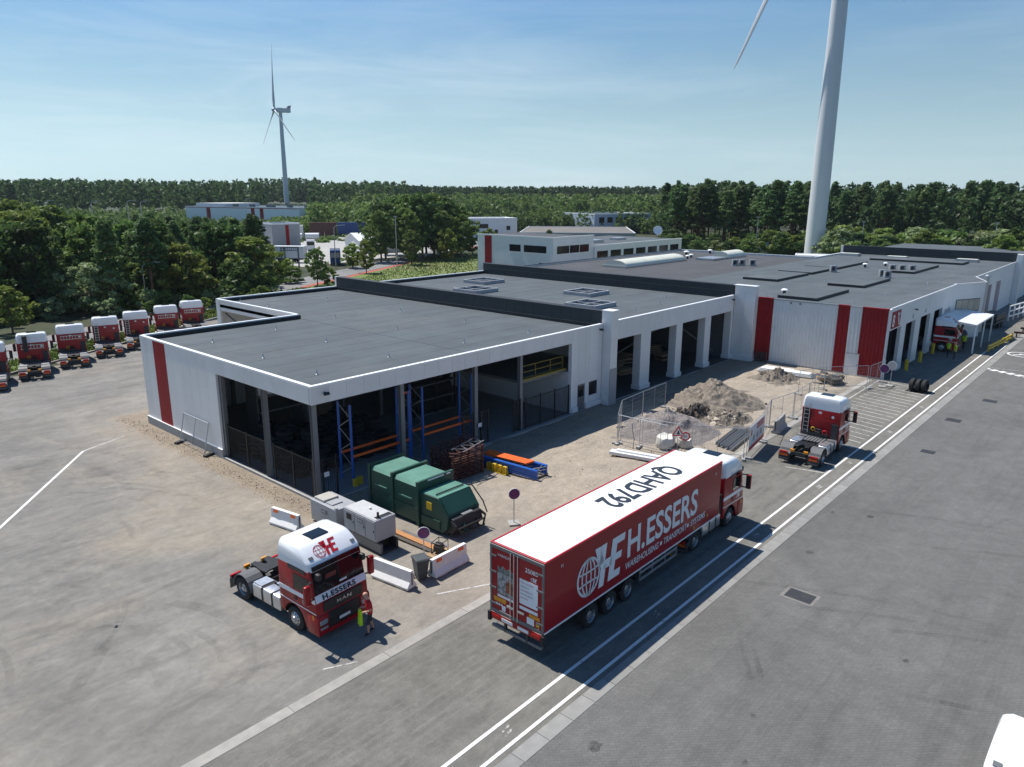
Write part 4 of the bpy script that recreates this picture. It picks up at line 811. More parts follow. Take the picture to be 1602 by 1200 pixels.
        MB().box(-4.25, -3.7, *sorted((s*.55, s*1.15)), 1.03, 1.07).obj('tread_plate', X['alu'], tk)
        # rear fenders
        fd = MB(); n = 9; rr = .66
        for k in range(n):
            a0 = math.pi*(1.02 - 1.0*k/n); a1 = math.pi*(1.02 - 1.0*(k+1)/n)
            q = lambda a, yy, r: (-5.02 + r*math.cos(a), yy, .50 + r*math.sin(a)); P = [q(a0, s*.52, rr), q(a1, s*.52, rr), q(a1, s*1.24, rr), q(a0, s*1.24, rr), q(a0, s*.52, rr-.04), q(a1, s*.52, rr-.04), q(a1, s*1.24, rr-.04), q(a0, s*1.24, rr-.04)]
            fd.add(P, [(0,1,2,3),(4,7,6,5),(0,4,5,1),(3,2,6,7),(0,3,7,4),(1,5,6,2)])
        fo = fd.obj('rear_fender', X['fender'], t, smooth=40)
        fb = MB().box(-5.98, -5.70, *sorted((s*.52, s*1.24)), .42, .80).obj('mud_flap', X['black_plastic'], fo) if 0 else MB().prism([(-5.64, .55), (-5.72, .80), (-5.95, .66), (-5.97, .22), (-5.94, .22)], 'xz', *sorted((s*.54, s*1.23))).obj('mud_flap', X['black_plastic'], fo)
        MB().box(-6.00, -5.90, *sorted((s*.70, s*1.18)), .66, .80).obj('tail_lamp', X['light_red'], fo); MB().box(-5.995, -5.968, *sorted((s*.66, s*1.18)), .50, .62).obj('reflector_band', X['orange'], fo); MB().box(-5.995, -5.97, *sorted((s*.62, s*1.18)), .28, .36).obj('flap_mark', X['fender'], fo)
        MB().obox((-5.90, s*.42, .92), (.12, .26, .16)).obj('beacon', X['amber'], t, bevel=.02)
        # wheels
        wheel(t, -1.45, s*1.05, s, True); wheel(t, -5.02, s*1.07, s, False, True)
    MB().box(-1.6, -1.3, -.9, .9, .42, .6).obj('front_axle', X['chassis'], t); MB().box(-5.15, -4.9, -.75, .75, .38, .62).obj('rear_axle', X['chassis'], t)
    # ladder frame
    ch = MB(); ch.box(-5.95, -.5, -.44, -.36, .62, .90).box(-5.95, -.5, .36, .44, .62, .90)
    for x in (-2.5, -3.4, -4.3, -5.9): ch.box(x-.05, x+.05, -.36, .36, .66, .86)
    ch.obj('chassis', X['chassis'], t)
    cw = MB()
    for k in range(6): cw.box(-3.55, -2.50, -.56+k*.2, -.56+k*.2+.14, .96, 1.0)
    cw.obj('catwalk', X['alu'], t)
    fw = MB(); P = []
    fw.prism([(-4.45, -.26), (-4.35, -.48), (-4.75, -.52), (-5.15, -.46), (-5.55, -.44), (-5.58, -.20), (-5.05, -.05), (-5.05, .05), (-5.58, .20), (-5.55, .44), (-5.15, .46), (-4.75, .52), (-4.35, .48), (-4.45, .26)], 'xy', 1.10, 1.17).box(-5.1, -4.6, -.5, -.36, .9, 1.1).box(-5.1, -4.6, .36, .5, .9, 1.1)
    fw.obj('fifth_wheel', X['black'], t, bevel=.01, seg=1)
    # back of the cab
    rear = MB(); rear.box(-2.42, -2.31, -1.15, -.75, .9, 2.0).box(-2.42, -2.31, .55, 1.15, .8, 1.4).box(-2.45, -2.31, -.6, .6, .85, 1.25); rear.obj('rear_units', X['black_plastic'], cab)
    MB().box(-2.315, -2.306, -.9, .9, 2.15, 2.19).obj('rear_crease', X['decal_red'], cab)
    MB().box(-2.318, -2.306, -.04, .16, 2.55, 2.68).obj('rear_badge', X['decal_white'], cab); MB().lathe([(0, 0), (.09, 0)], (-2.312, -.75, 2.45), (-1,0,0), 12).obj('rear_disc', X['decal_white'], cab, recalc=False)
    co = MB()
    for k in range(7): a = k*.9; co.lathe([(.10+.0*k, 0), (.13, .02), (.10, .04)], (-2.40-.05*k*.6, -.10+.1*(k % 3), 1.45), (-1, 0, 0), 10)
    co.obj('air_coil', X['black'], cab); MB().lathe([(.10, 0), (.15, .03), (.10, .06)], (-2.42, .38, 1.5), (-1,0,0), 12).obj('yellow_coil', X['yellow'], cab); MB().lathe([(.12, 0), (.17, .03), (.12, .06)], (-2.44, -.38, 1.38), (-1,0,0), 12).obj('red_coil', X['sign_red'], cab)
    if back == 'ladder':
        ld = MB(); ld.bar((-2.45, .72, 1.2), (-2.40, .72, 3.2), .035).bar((-2.45, 1.05, 1.2), (-2.40, 1.05, 2.95), .035)
        for k in range(7): z = 1.35+k*.27; ld.bar((-2.45, .72, z), (-2.45, 1.05, z), .03)
        ld.obj('ladder', X['alu'], cab); MB().box(-2.40, -2.31, .70, 1.15, 1.2, 2.80).obj('side_deflector', X['black'], cab)
    else:
        ld = MB(); ld.bar((-2.42, -.92, 2.62), (-2.42, .92, 2.62), .04).bar((-2.42, -.92, 2.28), (-2.42, .92, 2.28), .04)
        for k in range(8): y = -.88+k*.25; ld.bar((-2.42, y, 2.28), (-2.42, y, 2.62), .035)
        ld.obj('ladder', X['alu'], cab)
        if back == 'stack': MB().box(-2.62, -2.32, .35, .72, 2.0, 3.55).obj('intake_stack', X['black_plastic'], cab, bevel=.04)
    return t
def place_truck(t, front, heading):
    t.location = (front[0], front[1], 0); t.rotation_euler = (0, 0, heading)
TRA = make_tractor('red and white tractor unit parked beside the concrete barriers, man at its front'); place_truck(TRA, (14.52, 21.68), R(-86.3))
TRB = copy_tree(TRA, label='lone tractor unit seen from behind near the hatched bays'); place_truck(TRB, (50.15, 15.68), R(1.5))
TRC = copy_tree(TRA, label='tractor unit coupled to the long red box trailer'); place_truck(TRC, (34.6, 16.0), R(.2))
TRD = copy_tree(TRA, label='tractor unit poking out of the workshop bay beside the canopy'); place_truck(TRD, (90.3, 16.0), R(-87))
TRE = copy_tree(TRA, label='white-roofed tractor unit cut off at the bottom right corner'); place_truck(TRE, (18.25, .17), R(180))
for o in TRE.children_recursive:
    if o.name.startswith('logo'): bpy.data.objects.remove(o)
LT = make_tractor('parked tractor unit with lying ladder, second whole one in row', back='flat'); place_truck(LT, (0,0), 0)
ST = make_tractor('parked tractor unit with black stack behind roof, first whole one in row', back='stack')
HD = R(72); hv = Vector((math.cos(HD), math.sin(HD), 0))
PK = []
def park(t, rear, lab=None):
    PK.append(1); j = math.sin(len(PK)*7.3); a_ = HD+R(1.6)*j; p = Vector((*rear, 0)) + Vector((math.cos(a_), math.sin(a_), 0))*(5.95+.25*math.cos(len(PK)*4.1)); t.location = p; t.rotation_euler = (0, 0, a_)
    if lab: t['label'] = lab
park(ST, (19.25, 75.05)); park(LT, (23.3, 77.4))
park(copy_tree(TRA), (27.3, 79.65), 'parked tractor unit with upright ladder, third whole one of the row')
park(copy_tree(TRA), (31.1, 81.7), 'parked tractor unit half hidden by the red-striped hall corner')
park(copy_tree(LT), (35.2, 83.4), 'parked tractor unit with lying ladder, second from the right end of the row')
park(copy_tree(LT), (39.1, 84.9), 'parked tractor unit with lying ladder at the right end of the row')
park(copy_tree(TRA), (15.2, 72.7), 'parked tractor unit cut off by the left picture edge')
# ------------------------------------------------------------------ box trailer
tr = thing('box_trailer', 'long red box semi-trailer with white roof and large white lettering', 'trailer', (18.05, 15.88, 0), R(.35))
Lt, Wt = 13.6, 1.295
body = MB().box(0, Lt, -Wt, Wt, 1.20, 3.93).obj('box_body', X['truck_red'], tr, bevel=.02)
MB().box(.09, Lt-.06, -Wt+.07, Wt-.07, 3.932, 3.965).obj('roof_skin', mat('white_trailer_roof', (.86,.86,.86), .4, 0, .02, .4), body, bevel=.01)
rf = MB(); rf.box(-.012, Lt, -Wt-.012, -Wt+.065, 3.90, 3.985).box(-.012, Lt, Wt-.065, Wt+.012, 3.90, 3.985).box(-.012, .085, -Wt+.066, Wt-.066, 3.90, 3.985); rf.obj('roof_rail', X['decal_red'], body, bevel=.01)
lo = MB(); lo.box(0, Lt, -Wt-.014, -Wt+.05, 1.15, 1.215).box(0, Lt, Wt-.05, Wt+.014, 1.15, 1.215); lo.obj('lower_rail', X['white_metal'], body)
ys = -Wt-.016
logo(body, 'decal_white', (1.95, ys, 1.58), (1,0,0), (0,0,1), 1.74)
text_part('H.ESSERS', 'lettering', X['decal_white'], body, (5.25, ys, 2.13), (1,0,0), (0,0,1), 1.72, bold=.022, sx=.89, space=1.0)
text_part('WAREHOUSING    TRANSPORT    SYSTEMS', 'lettering', X['decal_white'], body, (5.2, ys, 1.60), (1,0,0), (0,0,1), .42, shear=.12, sx=.86, bold=.012)
mb = MB()
for x in (7.95, 10.33): mb.add([(x, ys, 1.66), (x+.17, ys, 1.66), (x+.17, ys, 1.83), (x, ys, 1.83)], [(0,1,2,3)])
mb.obj('lettering_mark', X['decal_white'], body, recalc=False)
logo(body, 'decal_white', (11.05, Wt+.012, 1.78), (-1,0,0), (0,0,1), 1.72); text_part('H.ESSERS', 'lettering', X['decal_white'], body, (7.75, Wt+.012, 2.42), (-1,0,0), (0,0,1), 1.36, bold=.012)
text_part('QAHD792', 'roof_number', X['decal_dark'], body, (11.55, -.62, 3.972), (-1,0,0), (0,-1,0), 1.55, bold=.004, sx=.86) if 0 else text_part('QAHD792', 'roof_number', X['decal_dark'], body, (11.35, .55, 3.972), (-1,0,0), (0,-1,0), 1.62, bold=.028, sx=.80)
for x in (.9, 12.9): text_part('H', 'small_mark', X['decal_white'], body, (x, ys, 3.45), (1,0,0), (0,0,1), .2)
MB().box(12.3, 12.42, ys, ys+.005, 1.5, 1.66).obj('side_sticker', X['yellow'], body); MB().box(11.0, 11.1, ys, ys+.005, 1.30, 1.46).obj('side_sticker', X['yellow'], body)
# rear doors
rd = MB(); rd.box(-.05, 0, -Wt, Wt, 1.15, 1.30).box(-.05, 0, -Wt, Wt, 3.80, 3.93).box(-.05, 0, -Wt, -Wt+.09, 1.30, 3.80).box(-.05, 0, Wt-.09, Wt, 1.30, 3.80); rd.obj('rear_frame', X['steel_grey'], tr, bevel=.008)
for s in (-1, 1):
    dr = MB().box(-.035, -.002, *sorted((s*.012, s*(Wt-.10))), 1.31, 3.79).obj('rear_door', X['truck_red'], tr)
    for yy in (.09, .26) if s > 0 else (.09,): MB().cyl((-.07, s*yy, 1.2), (-.07, s*yy, 3.85), .018, .018, 8).obj('lock_rod', X['alu'], dr)
    MB().box(-.10, -.05, *sorted((s*.10, s*.42)), 1.62, 1.70).obj('lock_handle', X['alu'], dr)
    for z in (1.5, 2.15, 2.8, 3.45): MB().box(-.065, -.035, *sorted((s*(Wt-.32), s*(Wt+.01))), z, z+.07).obj('hinge', X['steel_grey'], dr)
    if s < 0:
        text_part('25085', 'fleet_number', X['decal_white'], dr, (-.04, -.42, 3.36), (0,-1,0), (0,0,1), .24, bold=.01)
        logo(dr, 'decal_white', (-.04, -.68, 3.08), (0,-1,0), (0,0,1), .16)
        po = MB().box(-.042, -.036, -1.02, -.16, 2.02, 3.02).obj('poster', X['decal_white'], dr)
        for k, tx in enumerate(('There is at Essers', 'expertise is', 'outstanding, we', 'commit together', 'every day')): text_part(tx, 'poster_line', X['decal_red'] if k % 2 == 0 else X['steel_grey'], po, (-.045, -.21, 2.86-k*.15), (0,-1,0), (0,0,1), .11, sx=.8)
        MB().box(-.041, -.036, -1.02, -.16, 1.80, 1.93).obj('web_band', X['decal_white'], dr); MB().box(-.041, -.036, -1.12, -.62, 1.62, 1.76).obj('reflector_plate', X['amber'], dr)
        MB().box(-.041, -.036, -.86, -.52, 1.33, 1.60).obj('white_plate', X['decal_white'], dr); MB().box(-.041, -.036, -1.1, -.95, 1.36, 1.56).obj('warning_sticker', X['yellow'], dr)
    else:
        text_part('VABAGAI', 'maker_mark', X['decal_white'], dr, (-.04, .92, 3.54), (0,-1,0), (0,0,1), .15)
        po = MB().box(-.042, -.036, .14, .92, 2.02, 2.9).obj('poster', mat('poster_photo_grey', (.22,.22,.22), .5, 0, .9, 9, col2=(.55,.55,.54)), dr); MB().box(-.045, -.04, .16, .50, 2.16, 2.62).obj('poster_photo', mat('poster_photo_red', (.08,.06,.05), .5, 0, .9, 8, col2=(.50,.12,.05)), po)
        MB().prism([(.14, 2.88), (.92, 2.88), (.92, 3.16), (.80, 3.08), (.66, 3.18), (.5, 3.06), (.36, 3.16), (.14, 3.05)], 'yz', -.043, -.037).obj('poster_crowd', mat('poster_crowd', (.03,.035,.035), .5, 0, .9, 14, col2=(.30,.34,.32)), dr)
        MB().box(-.041, -.036, .14, .92, 1.88, 1.98).obj('web_band', X['decal_white'], dr); MB().box(-.041, -.036, .5, 1.1, 1.66, 1.84).obj('reflector_plate', X['amber'], dr)
        for k in range(3): MB().lathe([(0, 0), (.05, 0)], (-.042, .95-k*.12, 1.56), (-1,0,0), 10).obj('speed_disc', X['decal_white'], dr, recalc=False)
        MB().box(-.041, -.036, .52, .70, 1.34, 1.56).obj('white_plate', X['decal_white'], dr)
ub = MB().box(-.06, .10, -1.24, 1.24, .86, 1.14).obj('lamp_panel', X['truck_red'], tr, bevel=.01); MB().box(-.05, .09, -1.20, 1.20, .50, .62).obj('underrun_bar', X['steel_grey'], tr, bevel=.01)
for s in (-1, 1):
    MB().box(-.085, -.06, *sorted((s*.72, s*1.18)), .92, 1.06).obj('tail_lamp', X['light_red'], ub); MB().box(-.05, .05, *sorted((s*.5, s*.58)), .5, .9).obj('bar_bracket', X['chassis'], ub); MB().box(-.12, .02, *sorted((s*1.24, s*1.36)), .75, 1.12).obj('rubber_buffer', X['rubber'], ub)
MB().box(-.075, -.06, .15, .70, .92, 1.05).obj('number_plate', X['white_plain'], ub); MB().box(-.075, -.06, -.62, -.1, .92, 1.05).obj('number_plate', X['white_plain'], ub)
fr = MB(); fr.box(.2, 11.2, -.52, -.40, .80, 1.15).box(.2, 11.2, .40, .52, .80, 1.15)
for x in (1, 3, 5, 7, 9): fr.box(x, x+.1, -1.2, 1.2, .98, 1.14)
fr.obj('chassis', X['chassis'], tr)
for x in (3.0, 4.31, 5.62):
    for s in (-1, 1): wheel(tr, x, s*1.08, s, False)
    MB().cyl((x, -.9, .5), (x, .9, .5), .08, .08, 8).obj('axle', X['chassis'], tr)
    for s in (-1, 1):
        q = MB()
        for k in range(6):
            a0, a1 = math.pi*(.12+.76*k/6), math.pi*(.12+.76*(k+1)/6); f_ = lambda a, y: (x+.60*math.cos(a), y, .50+.60*math.sin(a)); q.add([f_(a0, s*.9), f_(a1, s*.9), f_(a1, s*1.28), f_(a0, s*1.28)], [(0,1,2,3)])
        q.obj('mudguard', X['black_plastic'], tr, recalc=False)
for s in (-1, 1):
    g_ = MB(); y = s*1.24
    g_.bar((6.5, y, .92), (9.6, y, .92), .04, .12).bar((6.5, y, .60), (9.6, y, .60), .04, .12)
    for x in (6.5, 7.5, 8.6, 9.6): g_.bar((x, y, .54), (x, y, 1.15), .05)
    g_.obj('side_guard', X['alu'], tr); MB().box(7.3, 8.9, *sorted((s*.6, s*1.15)), .58, 1.05).obj('pallet_box', X['chassis'], tr)
    MB().box(10.1, 10.2, *sorted((s*.7, s*.85)), .25, 1.15).obj('landing_leg', X['steel_grey'], tr); MB().box(10.0, 10.3, *sorted((s*.62, s*.92)), .20, .25).obj('landing_foot', X['amber'], tr)
MB().box(11.2, 13.5, -.7, .7, 1.17, 1.2).obj('skid_plate', X['chassis'], tr); MB().cyl((12.62, 0, 1.08), (12.62, 0, 1.18), .06, .06, 8).obj('king_pin', X['steel_grey'], tr)
# ================================================================== INSIDE THE HALL
def rack_frame(x, y0, y1, h, lab, grp='blue rack frames inside the hall'):
    t = thing('pallet_rack_frame', lab, 'pallet rack', (x, 0, .10), 0, grp)
    for y in (y0, y1): MB().box(-.05, .05, y-.05, y+.05, 0, h).obj('upright', X['blue'], t); MB().box(-.09, .09, y-.09, y+.09, 0, .02).obj('foot_plate', X['steel_grey'], t)
    b = MB(); z = .35; k = 0
    while z+.75 < h:
        ya, yb = (y0, y1) if k % 2 else (y1, y0); b.bar((0, ya, z), (0, yb, z+.7), .03); z += .72; k += 1
    b.obj('bracing', X['galv'], t)
FX = (23.6, 27.9, 29.0, 33.3)
for i, x in enumerate(FX): rack_frame(x, 33.45, 34.6, 4.75 if i in (0, 1, 2) else 4.8, 'tall blue rack frame with zigzag bracing, %s from the hall corner' % ('first', 'second', 'third', 'fourth')[i])
rb = thing('rack_beams', 'orange horizontal rack beams spanning the blue frames', 'rack beam', (0, 0, 0))
for y in (33.45, 34.6):
    for a, b in ((23.66, 27.84), (29.06, 33.24)): MB().box(a, b, y-.035, y+.035, 1.66, 1.80).obj('beam', X['orange'], rb)
MB().box(27.96, 28.94, 34.55, 34.63, 4.3, 4.42).obj('beam', X['orange'], rb)
for k, x in enumerate((23.45, 23.85)):
    t = thing('rack_guard', 'yellow upright guard at the foot of the first blue rack frame', 'rack guard', (x, 33.05+k*.1, .1), 0, 'yellow rack guards'); MB().prism([(-.12, -.12), (.12, -.12), (.12, .12), (0, .0), (-.12, .12)], 'xy', 0, .45).obj('guard', X['yellow'], t)
for i, (x0, x1, y, z) in enumerate(((24.2, 27.4, 34.0, 1.0), (29.6, 32.8, 34.1, .9))):
    pass
# stacks of tyres
tmesh = MB().lathe([(.30, 0), (.44, .0), (.52, .05), (.53, .15), (.52, .25), (.44, .30), (.30, .30), (.27, .15), (.30, 0)], (0,0,0), (0,0,1), 20).mesh('tyre', X['rubber'], smooth=50)
rng = random.Random(5); spots = []
for yi in range(6):
    for xi in range(7): spots.append((22.2+xi*1.18+rng.uniform(-.08, .08), 36.7+yi*1.2+rng.uniform(-.08, .08)))
for i, (x, y) in enumerate(spots):
    n = rng.choice((3, 4, 5, 5, 6)) if y > 38.5 else rng.choice((2, 3, 4))
    for k in range(n):
        o = mkobj('tyre', tmesh); o.location = (x+rng.uniform(-.03, .03), y+rng.uniform(-.03, .03), .105+k*.302); tag(o, 'black truck tyre stacked flat inside the near hall bay', 'tyre', 'tyres stacked in the near hall bay')
rimm = MB().lathe([(.0, .02), (.20, .02), (.22, .06), (.27, .1)], (0,0,0), (0,0,1), 14).mesh('rim', X['alu'], smooth=40)
# white drums on shelf
shelf = thing('drum_shelf', 'dark steel shelf holding rows of pale drums deep in the near bay', 'shelf', (0,0,0))
for z in (.4, 1.9, 3.0): MB().box(24.0, 31.0, 44.6, 46.0, z, z+.1).obj('shelf_board', X['steel_grey'], shelf)
for x in (24.0, 27.5, 30.9): MB().box(x, x+.1, 44.6, 46.0, .1, 4.6).obj('upright', X['steel_grey'], shelf)
dm = MB().lathe([(0, 0), (.28, 0), (.29, .28), (.27, .3), (.29, .32), (.28, .6), (0, .6)], (0,0,0), (0,0,1), 16).mesh('drum', X['white_plain'], smooth=40)
for lv, z in enumerate((3.11, 3.72)):
    for i in range(4):
        for j in range(2):
            o = mkobj('drum', dm); o.location = (24.5+i*.66, 44.95+j*.66, z); tag(o, 'pale drum standing on the high shelf deep in the near bay', 'drum', 'drums on the high shelf')
for i in range(5):
    o = mkobj('drum', dm); o.location = (28.0+i*.6, 45.1, 2.01); tag(o, 'pale drum on the middle shelf deep in the near bay', 'drum', 'drums on the middle shelf')
# dark racks with tyres further inside
for (x0, x1, y0, y1, lab) in ((34.4, 38.6, 40.5, 42.0, 'tall dark rack packed with tyres behind the mid opening'),):
    t = thing('tyre_rack', lab, 'tyre rack', (0,0,.1))
    for z in (.0, 1.15, 2.3, 3.45): MB().box(x0, x1, y0, y1, z, z+.08).obj('shelf', X['steel_grey'], t)
    for x in (x0, (x0+x1)/2, x1-.1):
        for y in (y0, y1-.1): MB().box(x, x+.1, y, y+.1, 0, 4.5).obj('upright', X['black'], t)
    for z in (.62, 1.77, 2.92, 4.07):
        for k in range(12):
            o = mkobj('tyre', tmesh); o.rotation_euler = (0, R(90), 0); o.location = (x0+.15+k*.33, (y0+y1)/2, .1+z); tag(o, 'black truck tyre stored upright in the tall dark rack', 'tyre', 'tyres in the tall rack')
# clutter in the second section
rng = random.Random(11)
for i in range(9):
    x = 50.5+i*2.1; y = 38+rng.uniform(-1.5, 3)
    t = thing('pallet_stack', 'dim pile of timber on the floor of the far hall bays', 'timber pile', (x, y, .05), rng.uniform(-.3, .3), 'timber piles in the far bays')
    for k in range(rng.randint(3, 6)): MB().obox((rng.uniform(-.1, .1), rng.uniform(-.2, .2), .07+k*.13), (1.9, 1.1, .09)).obj('plank_layer', X['wood'] if (i+k) % 3 else X['rust'], t)
tbl = thing('steel_sections', 'bundle of grey steel sections lying before the far hall bays', 'steel bundle', (50.9, 31.7, 0), R(4))
for k in range(4): MB().obox((0, -.4+k*.22, .06+.03*(k % 2)), (3.2-.3*k, .16, .10), .05*k).obj('section', X['steel_grey'], tbl)

# ================================================================== GATES AND RAILINGS OF THE HALL
def bar_fence(a, b, h, lab, z=.12, grp='black bar gates of the hall'):
    a = Vector((*a, 0)); b = Vector((*b, 0)); Lx = (b-a).length; ang = math.atan2(b.y-a.y, b.x-a.x)
    t = thing('bar_fence', lab, 'bar fence', (a.x, a.y, z), ang, grp); f = MB(); f.bar((0,0,.08), (Lx,0,.08), .05).bar((0,0,h), (Lx,0,h), .05)
    f.obj('rail', X['black'], t); bs = MB(); n = int(Lx/.135)
    for k in range(1, n): bs.bar((k*Lx/n, 0, .1), (k*Lx/n, 0, h), .022)
    bs.obj('bars', X['black'], t, kind='stuff')
    m = max(1, round(Lx/2))
    for k in range(m+1): MB().box(k*Lx/m-.04, k*Lx/m+.04, -.04, .04, 0, h+.12).obj('post', X['black'], t)
    return t
bar_fence((20.95, 42.8), (20.95, 38.2), 2.1, 'black bar fence closing the left-facade bay next to the wall'); bar_fence((20.95, 37.4), (20.95, 33.4), 2.1, 'black bar fence closing the left-facade bay at the corner')
bar_fence((38.15, 32.85), (43.2, 32.85), 2.15, 'black bar gate under the yellow railing'); bar_fence((21.2, 32.85), (22.1, 32.85), 2.2, 'folded black gate leaf at the near corner column'); bar_fence((33.6, 32.85), (34.3, 32.85), 2.2, 'folded black gate leaf at the middle column'); bar_fence((31.9, 32.85), (32.9, 32.85), 2.2, 'folded black gate leaf left of the middle column'); bar_fence((36.9, 32.85), (37.6, 32.85), 2.2, 'folded black gate leaf left of the yellow railing bay')
for x, y, l in ((21.4, 32.8, 'small white notice plate on the near folded gate'), (33.45, 32.8, 'small white notice plate on the middle column')):
    o = MB().box(x-.16, x+.16, y-.02, y, 1.35, 1.62).obj('notice_plate', X['white_plain']); tag(o, l, 'notice')
# leaning mesh panel on the left facade
def mesh_panel_parts(t, Lx, h, rr=.022):
    f = MB(); f.tube([(0,0,.05), (0,0,h), (Lx,0,h), (Lx,0,.05)], rr, 8).cyl((0,0,.22), (Lx,0,.22), .018, .018, 6); f.obj('tube_frame', X['galv'], t)
    MB().cyl((Lx/2, 0, .22), (Lx/2, 0, h), .015, .015, 6).obj('middle_tube', X['galv'], t)
    g_ = MB(); n = int(Lx/.16); m = int(h/.30)
    for k in range(1, n): g_.bar((k*Lx/n, 0, .22), (k*Lx/n, 0, h), .0045)
    for k in range(1, m): g_.bar((0, 0, .22+k*(h-.22)/m), (Lx, 0, .22+k*(h-.22)/m), .0045)
    g_.obj('wire_mesh', X['galv'], t, kind='stuff')
lp = thing('mesh_fence', 'galvanised mesh panel leaning against the white wall beside the opening', 'fence panel', (20.15, 48.2, .05), R(-90))
mesh_panel_parts(lp, 3.5, 2.05, .036); lp.rotation_euler = (R(-13), 0, R(-90)); lp.children[0].data.materials[0] = X['steel_grey']
for (x, y) in ((20.2, 48.3), (20.3, 44.4)):
    o = MB().obox((0, 0, .08), (.75, .28, .15), .3).obj('fence_block', X['black_plastic'], None, bevel=.02); o.location = (x, y, 0); tag(o, 'dark rubber fence foot, %s the leaning mesh panel' % ('far end of' if y > 46 else 'near end of'), 'fence foot')

# ================================================================== CONSTRUCTION FENCES
def heras(a, b, lab, h=2.0, mesh=True):
    a = Vector((*a, 0)); b = Vector((*b, 0)); t = thing('mesh_fence', lab, 'fence panel', (a.x, a.y, .08), math.atan2(b.y-a.y, b.x-a.x), 'construction fence panels'); Lx = (b-a).length-.06
    mesh_panel_parts(t, Lx, h)
    for x in (0, Lx): MB().box(x-.11, x+.11, -.34, .34, -.08, .06).obj('foot', X['concrete'], t, bevel=.01)
    return t
heras((40.0, 26.2), (43.2, 28.0), 'construction fence panel seen edge-on left of the gravel heap'); heras((43.2, 28.0), (46.4, 28.2), 'construction fence panel behind the gravel heap, left one'); heras((46.4, 28.2), (49.9, 28.3), 'construction fence panel behind the gravel heap, right one by the soil')
heras((40.0, 26.1), (40.15, 22.4), 'construction fence panel in front of the gravel heap'); heras((40.4, 24.7), (41.0, 21.8), 'second construction fence panel set behind the front one')
BN = heras((43.2, 18.45), (47.0, 19.05), 'construction fence panel carrying the white and red banner'); heras((47.3, 19.2), (50.6, 20.1), 'construction fence panel right of the banner'); heras((50.7, 20.1), (53.9, 19.65), 'construction fence panel behind the grey concrete block'); heras((54.0, 19.65), (57.4, 19.85), 'construction fence panel left of the lone tractor roof'); heras((57.5, 19.85), (60.0, 20.0), 'short construction fence panel behind the lone tractor')
heras((42.9, 18.5), (41.3, 21.4), 'construction fence panel running back from the banner'); heras((64.0, 20.9), (67.1, 18.3), 'construction fence panel in front of the scrap heap'); heras((67.2, 18.2), (70.4, 17.9), 'construction fence panel before the red corrugated corner'); heras((61.0, 22.0), (64.0, 20.9), 'construction fence panel left of the scrap heap')
bn = thing('site_banner', 'white banner with red panel and red bottom band tied to the fence', 'banner', (43.25, 18.42, .1), math.atan2(.6, 3.8))
MB().box(.05, 3.75, -.045, -.03, .35, 1.98).obj('sheet', X['white_plain'], bn); MB().box(.05, 3.75, -.052, -.046, .35, .60).obj('bottom_band', X['sign_red'], bn); MB().box(1.75, 3.35, -.052, -.046, 1.45, 1.82).obj('red_panel', X['sign_red'], bn)
text_part('BOUWWERF', 'lettering', X['white_plain'], bn, (1.85, -.056, 1.55), (1,0,0), (0,0,1), .24, bold=.01, sx=.9)
for k in range(3):
    b_ = MB(); b_.box(.9+k*.85, 1.4+k*.85, -.051, -.046, .82, 1.22); b_.obj('print_block', X['grey_box'], bn)
MB().box(.35, .65, -.051, -.046, 1.3, 1.7).obj('print_block', X['light_red'], bn)

# ================================================================== HEAPS
from mathutils import noise as mnoise
def heap(name, cx, cy, rx, ry, h, m, seed, lab, cat, rough=.12, sharp=1.25, lobes=()):
    n = 96; nr = 44; V = []; F = []; so = Vector((seed*13.7, seed*5.1, 0))
    def hh(x, y):
        best = 0
        for (ox, oy, s_, hh_) in ((0, 0, 1, 1),)+tuple(lobes):
            q = math.hypot((x-ox)/(rx*s_), (y-oy)/(ry*s_)); best = max(best, hh_*max(0, 1-q)**sharp)
        return best
    for i in range(nr+1):
        for j in range(n):
            a = 2*math.pi*j/n; q = i/nr*1.18; e = 1 + .16*mnoise.noise(Vector((math.cos(a)*1.6, math.sin(a)*1.6, seed)))
            x, y = rx*q*e*math.cos(a), ry*q*e*math.sin(a); k = hh(x/e, y/e)
            d = sum(rough*w_*mnoise.noise((Vector((x, y, 0))+so)*f_) for f_, w_ in ((.9, 1.6), (2.2, .9), (5.5, .55), (11., .35)))
            V.append((x, y, max(-.12, h*k + d*(.12+min(1, k*3)) - (.12 if i == nr else .03))))
    for i in range(nr):
        for j in range(n): F.append((i*n+j, (i+1)*n+j, (i+1)*n+(j+1) % n, i*n+(j+1) % n))
    b = MB(); b.v = V; b.f = F
    o = b.obj(name, m, None, recalc=False, smooth=50); o.location = (cx, cy, 0); tag(o, lab, cat); return o
X['gravel'] = mat('grey_gravel', (.145,.128,.118), .95, 0, .5, 14, bump=1.0, bscale=22, col2=(.33,.295,.275)); X['soil'] = mat('brown_grey_soil', (.15,.125,.098), .95, 0, .35, 3.5, bump=1.0, bscale=12, col2=(.27,.23,.185))
heap('gravel_heap', 45.0, 25.3, 4.0, 3.4, 1.62, X['gravel'], 3, 'broad heap of pale purple-grey gravel behind mesh fence', 'gravel heap', .16, 1.1)
heap('soil_heap', 54.2, 26.2, 4.4, 4.0, 1.6, X['soil'], 5, 'tall brown soil heap in front of the far hall bays', 'soil heap', .22, 1.1, ((1.3, 1.0, .72, .95), (-1.6, -.8, .6, .55)))
heap('soil_heap', 65.4, 25.6, 2.6, 2.2, .75, X['soil'], 9, 'low flat soil heap near the stack of white panels', 'soil heap', .28, 1.0)
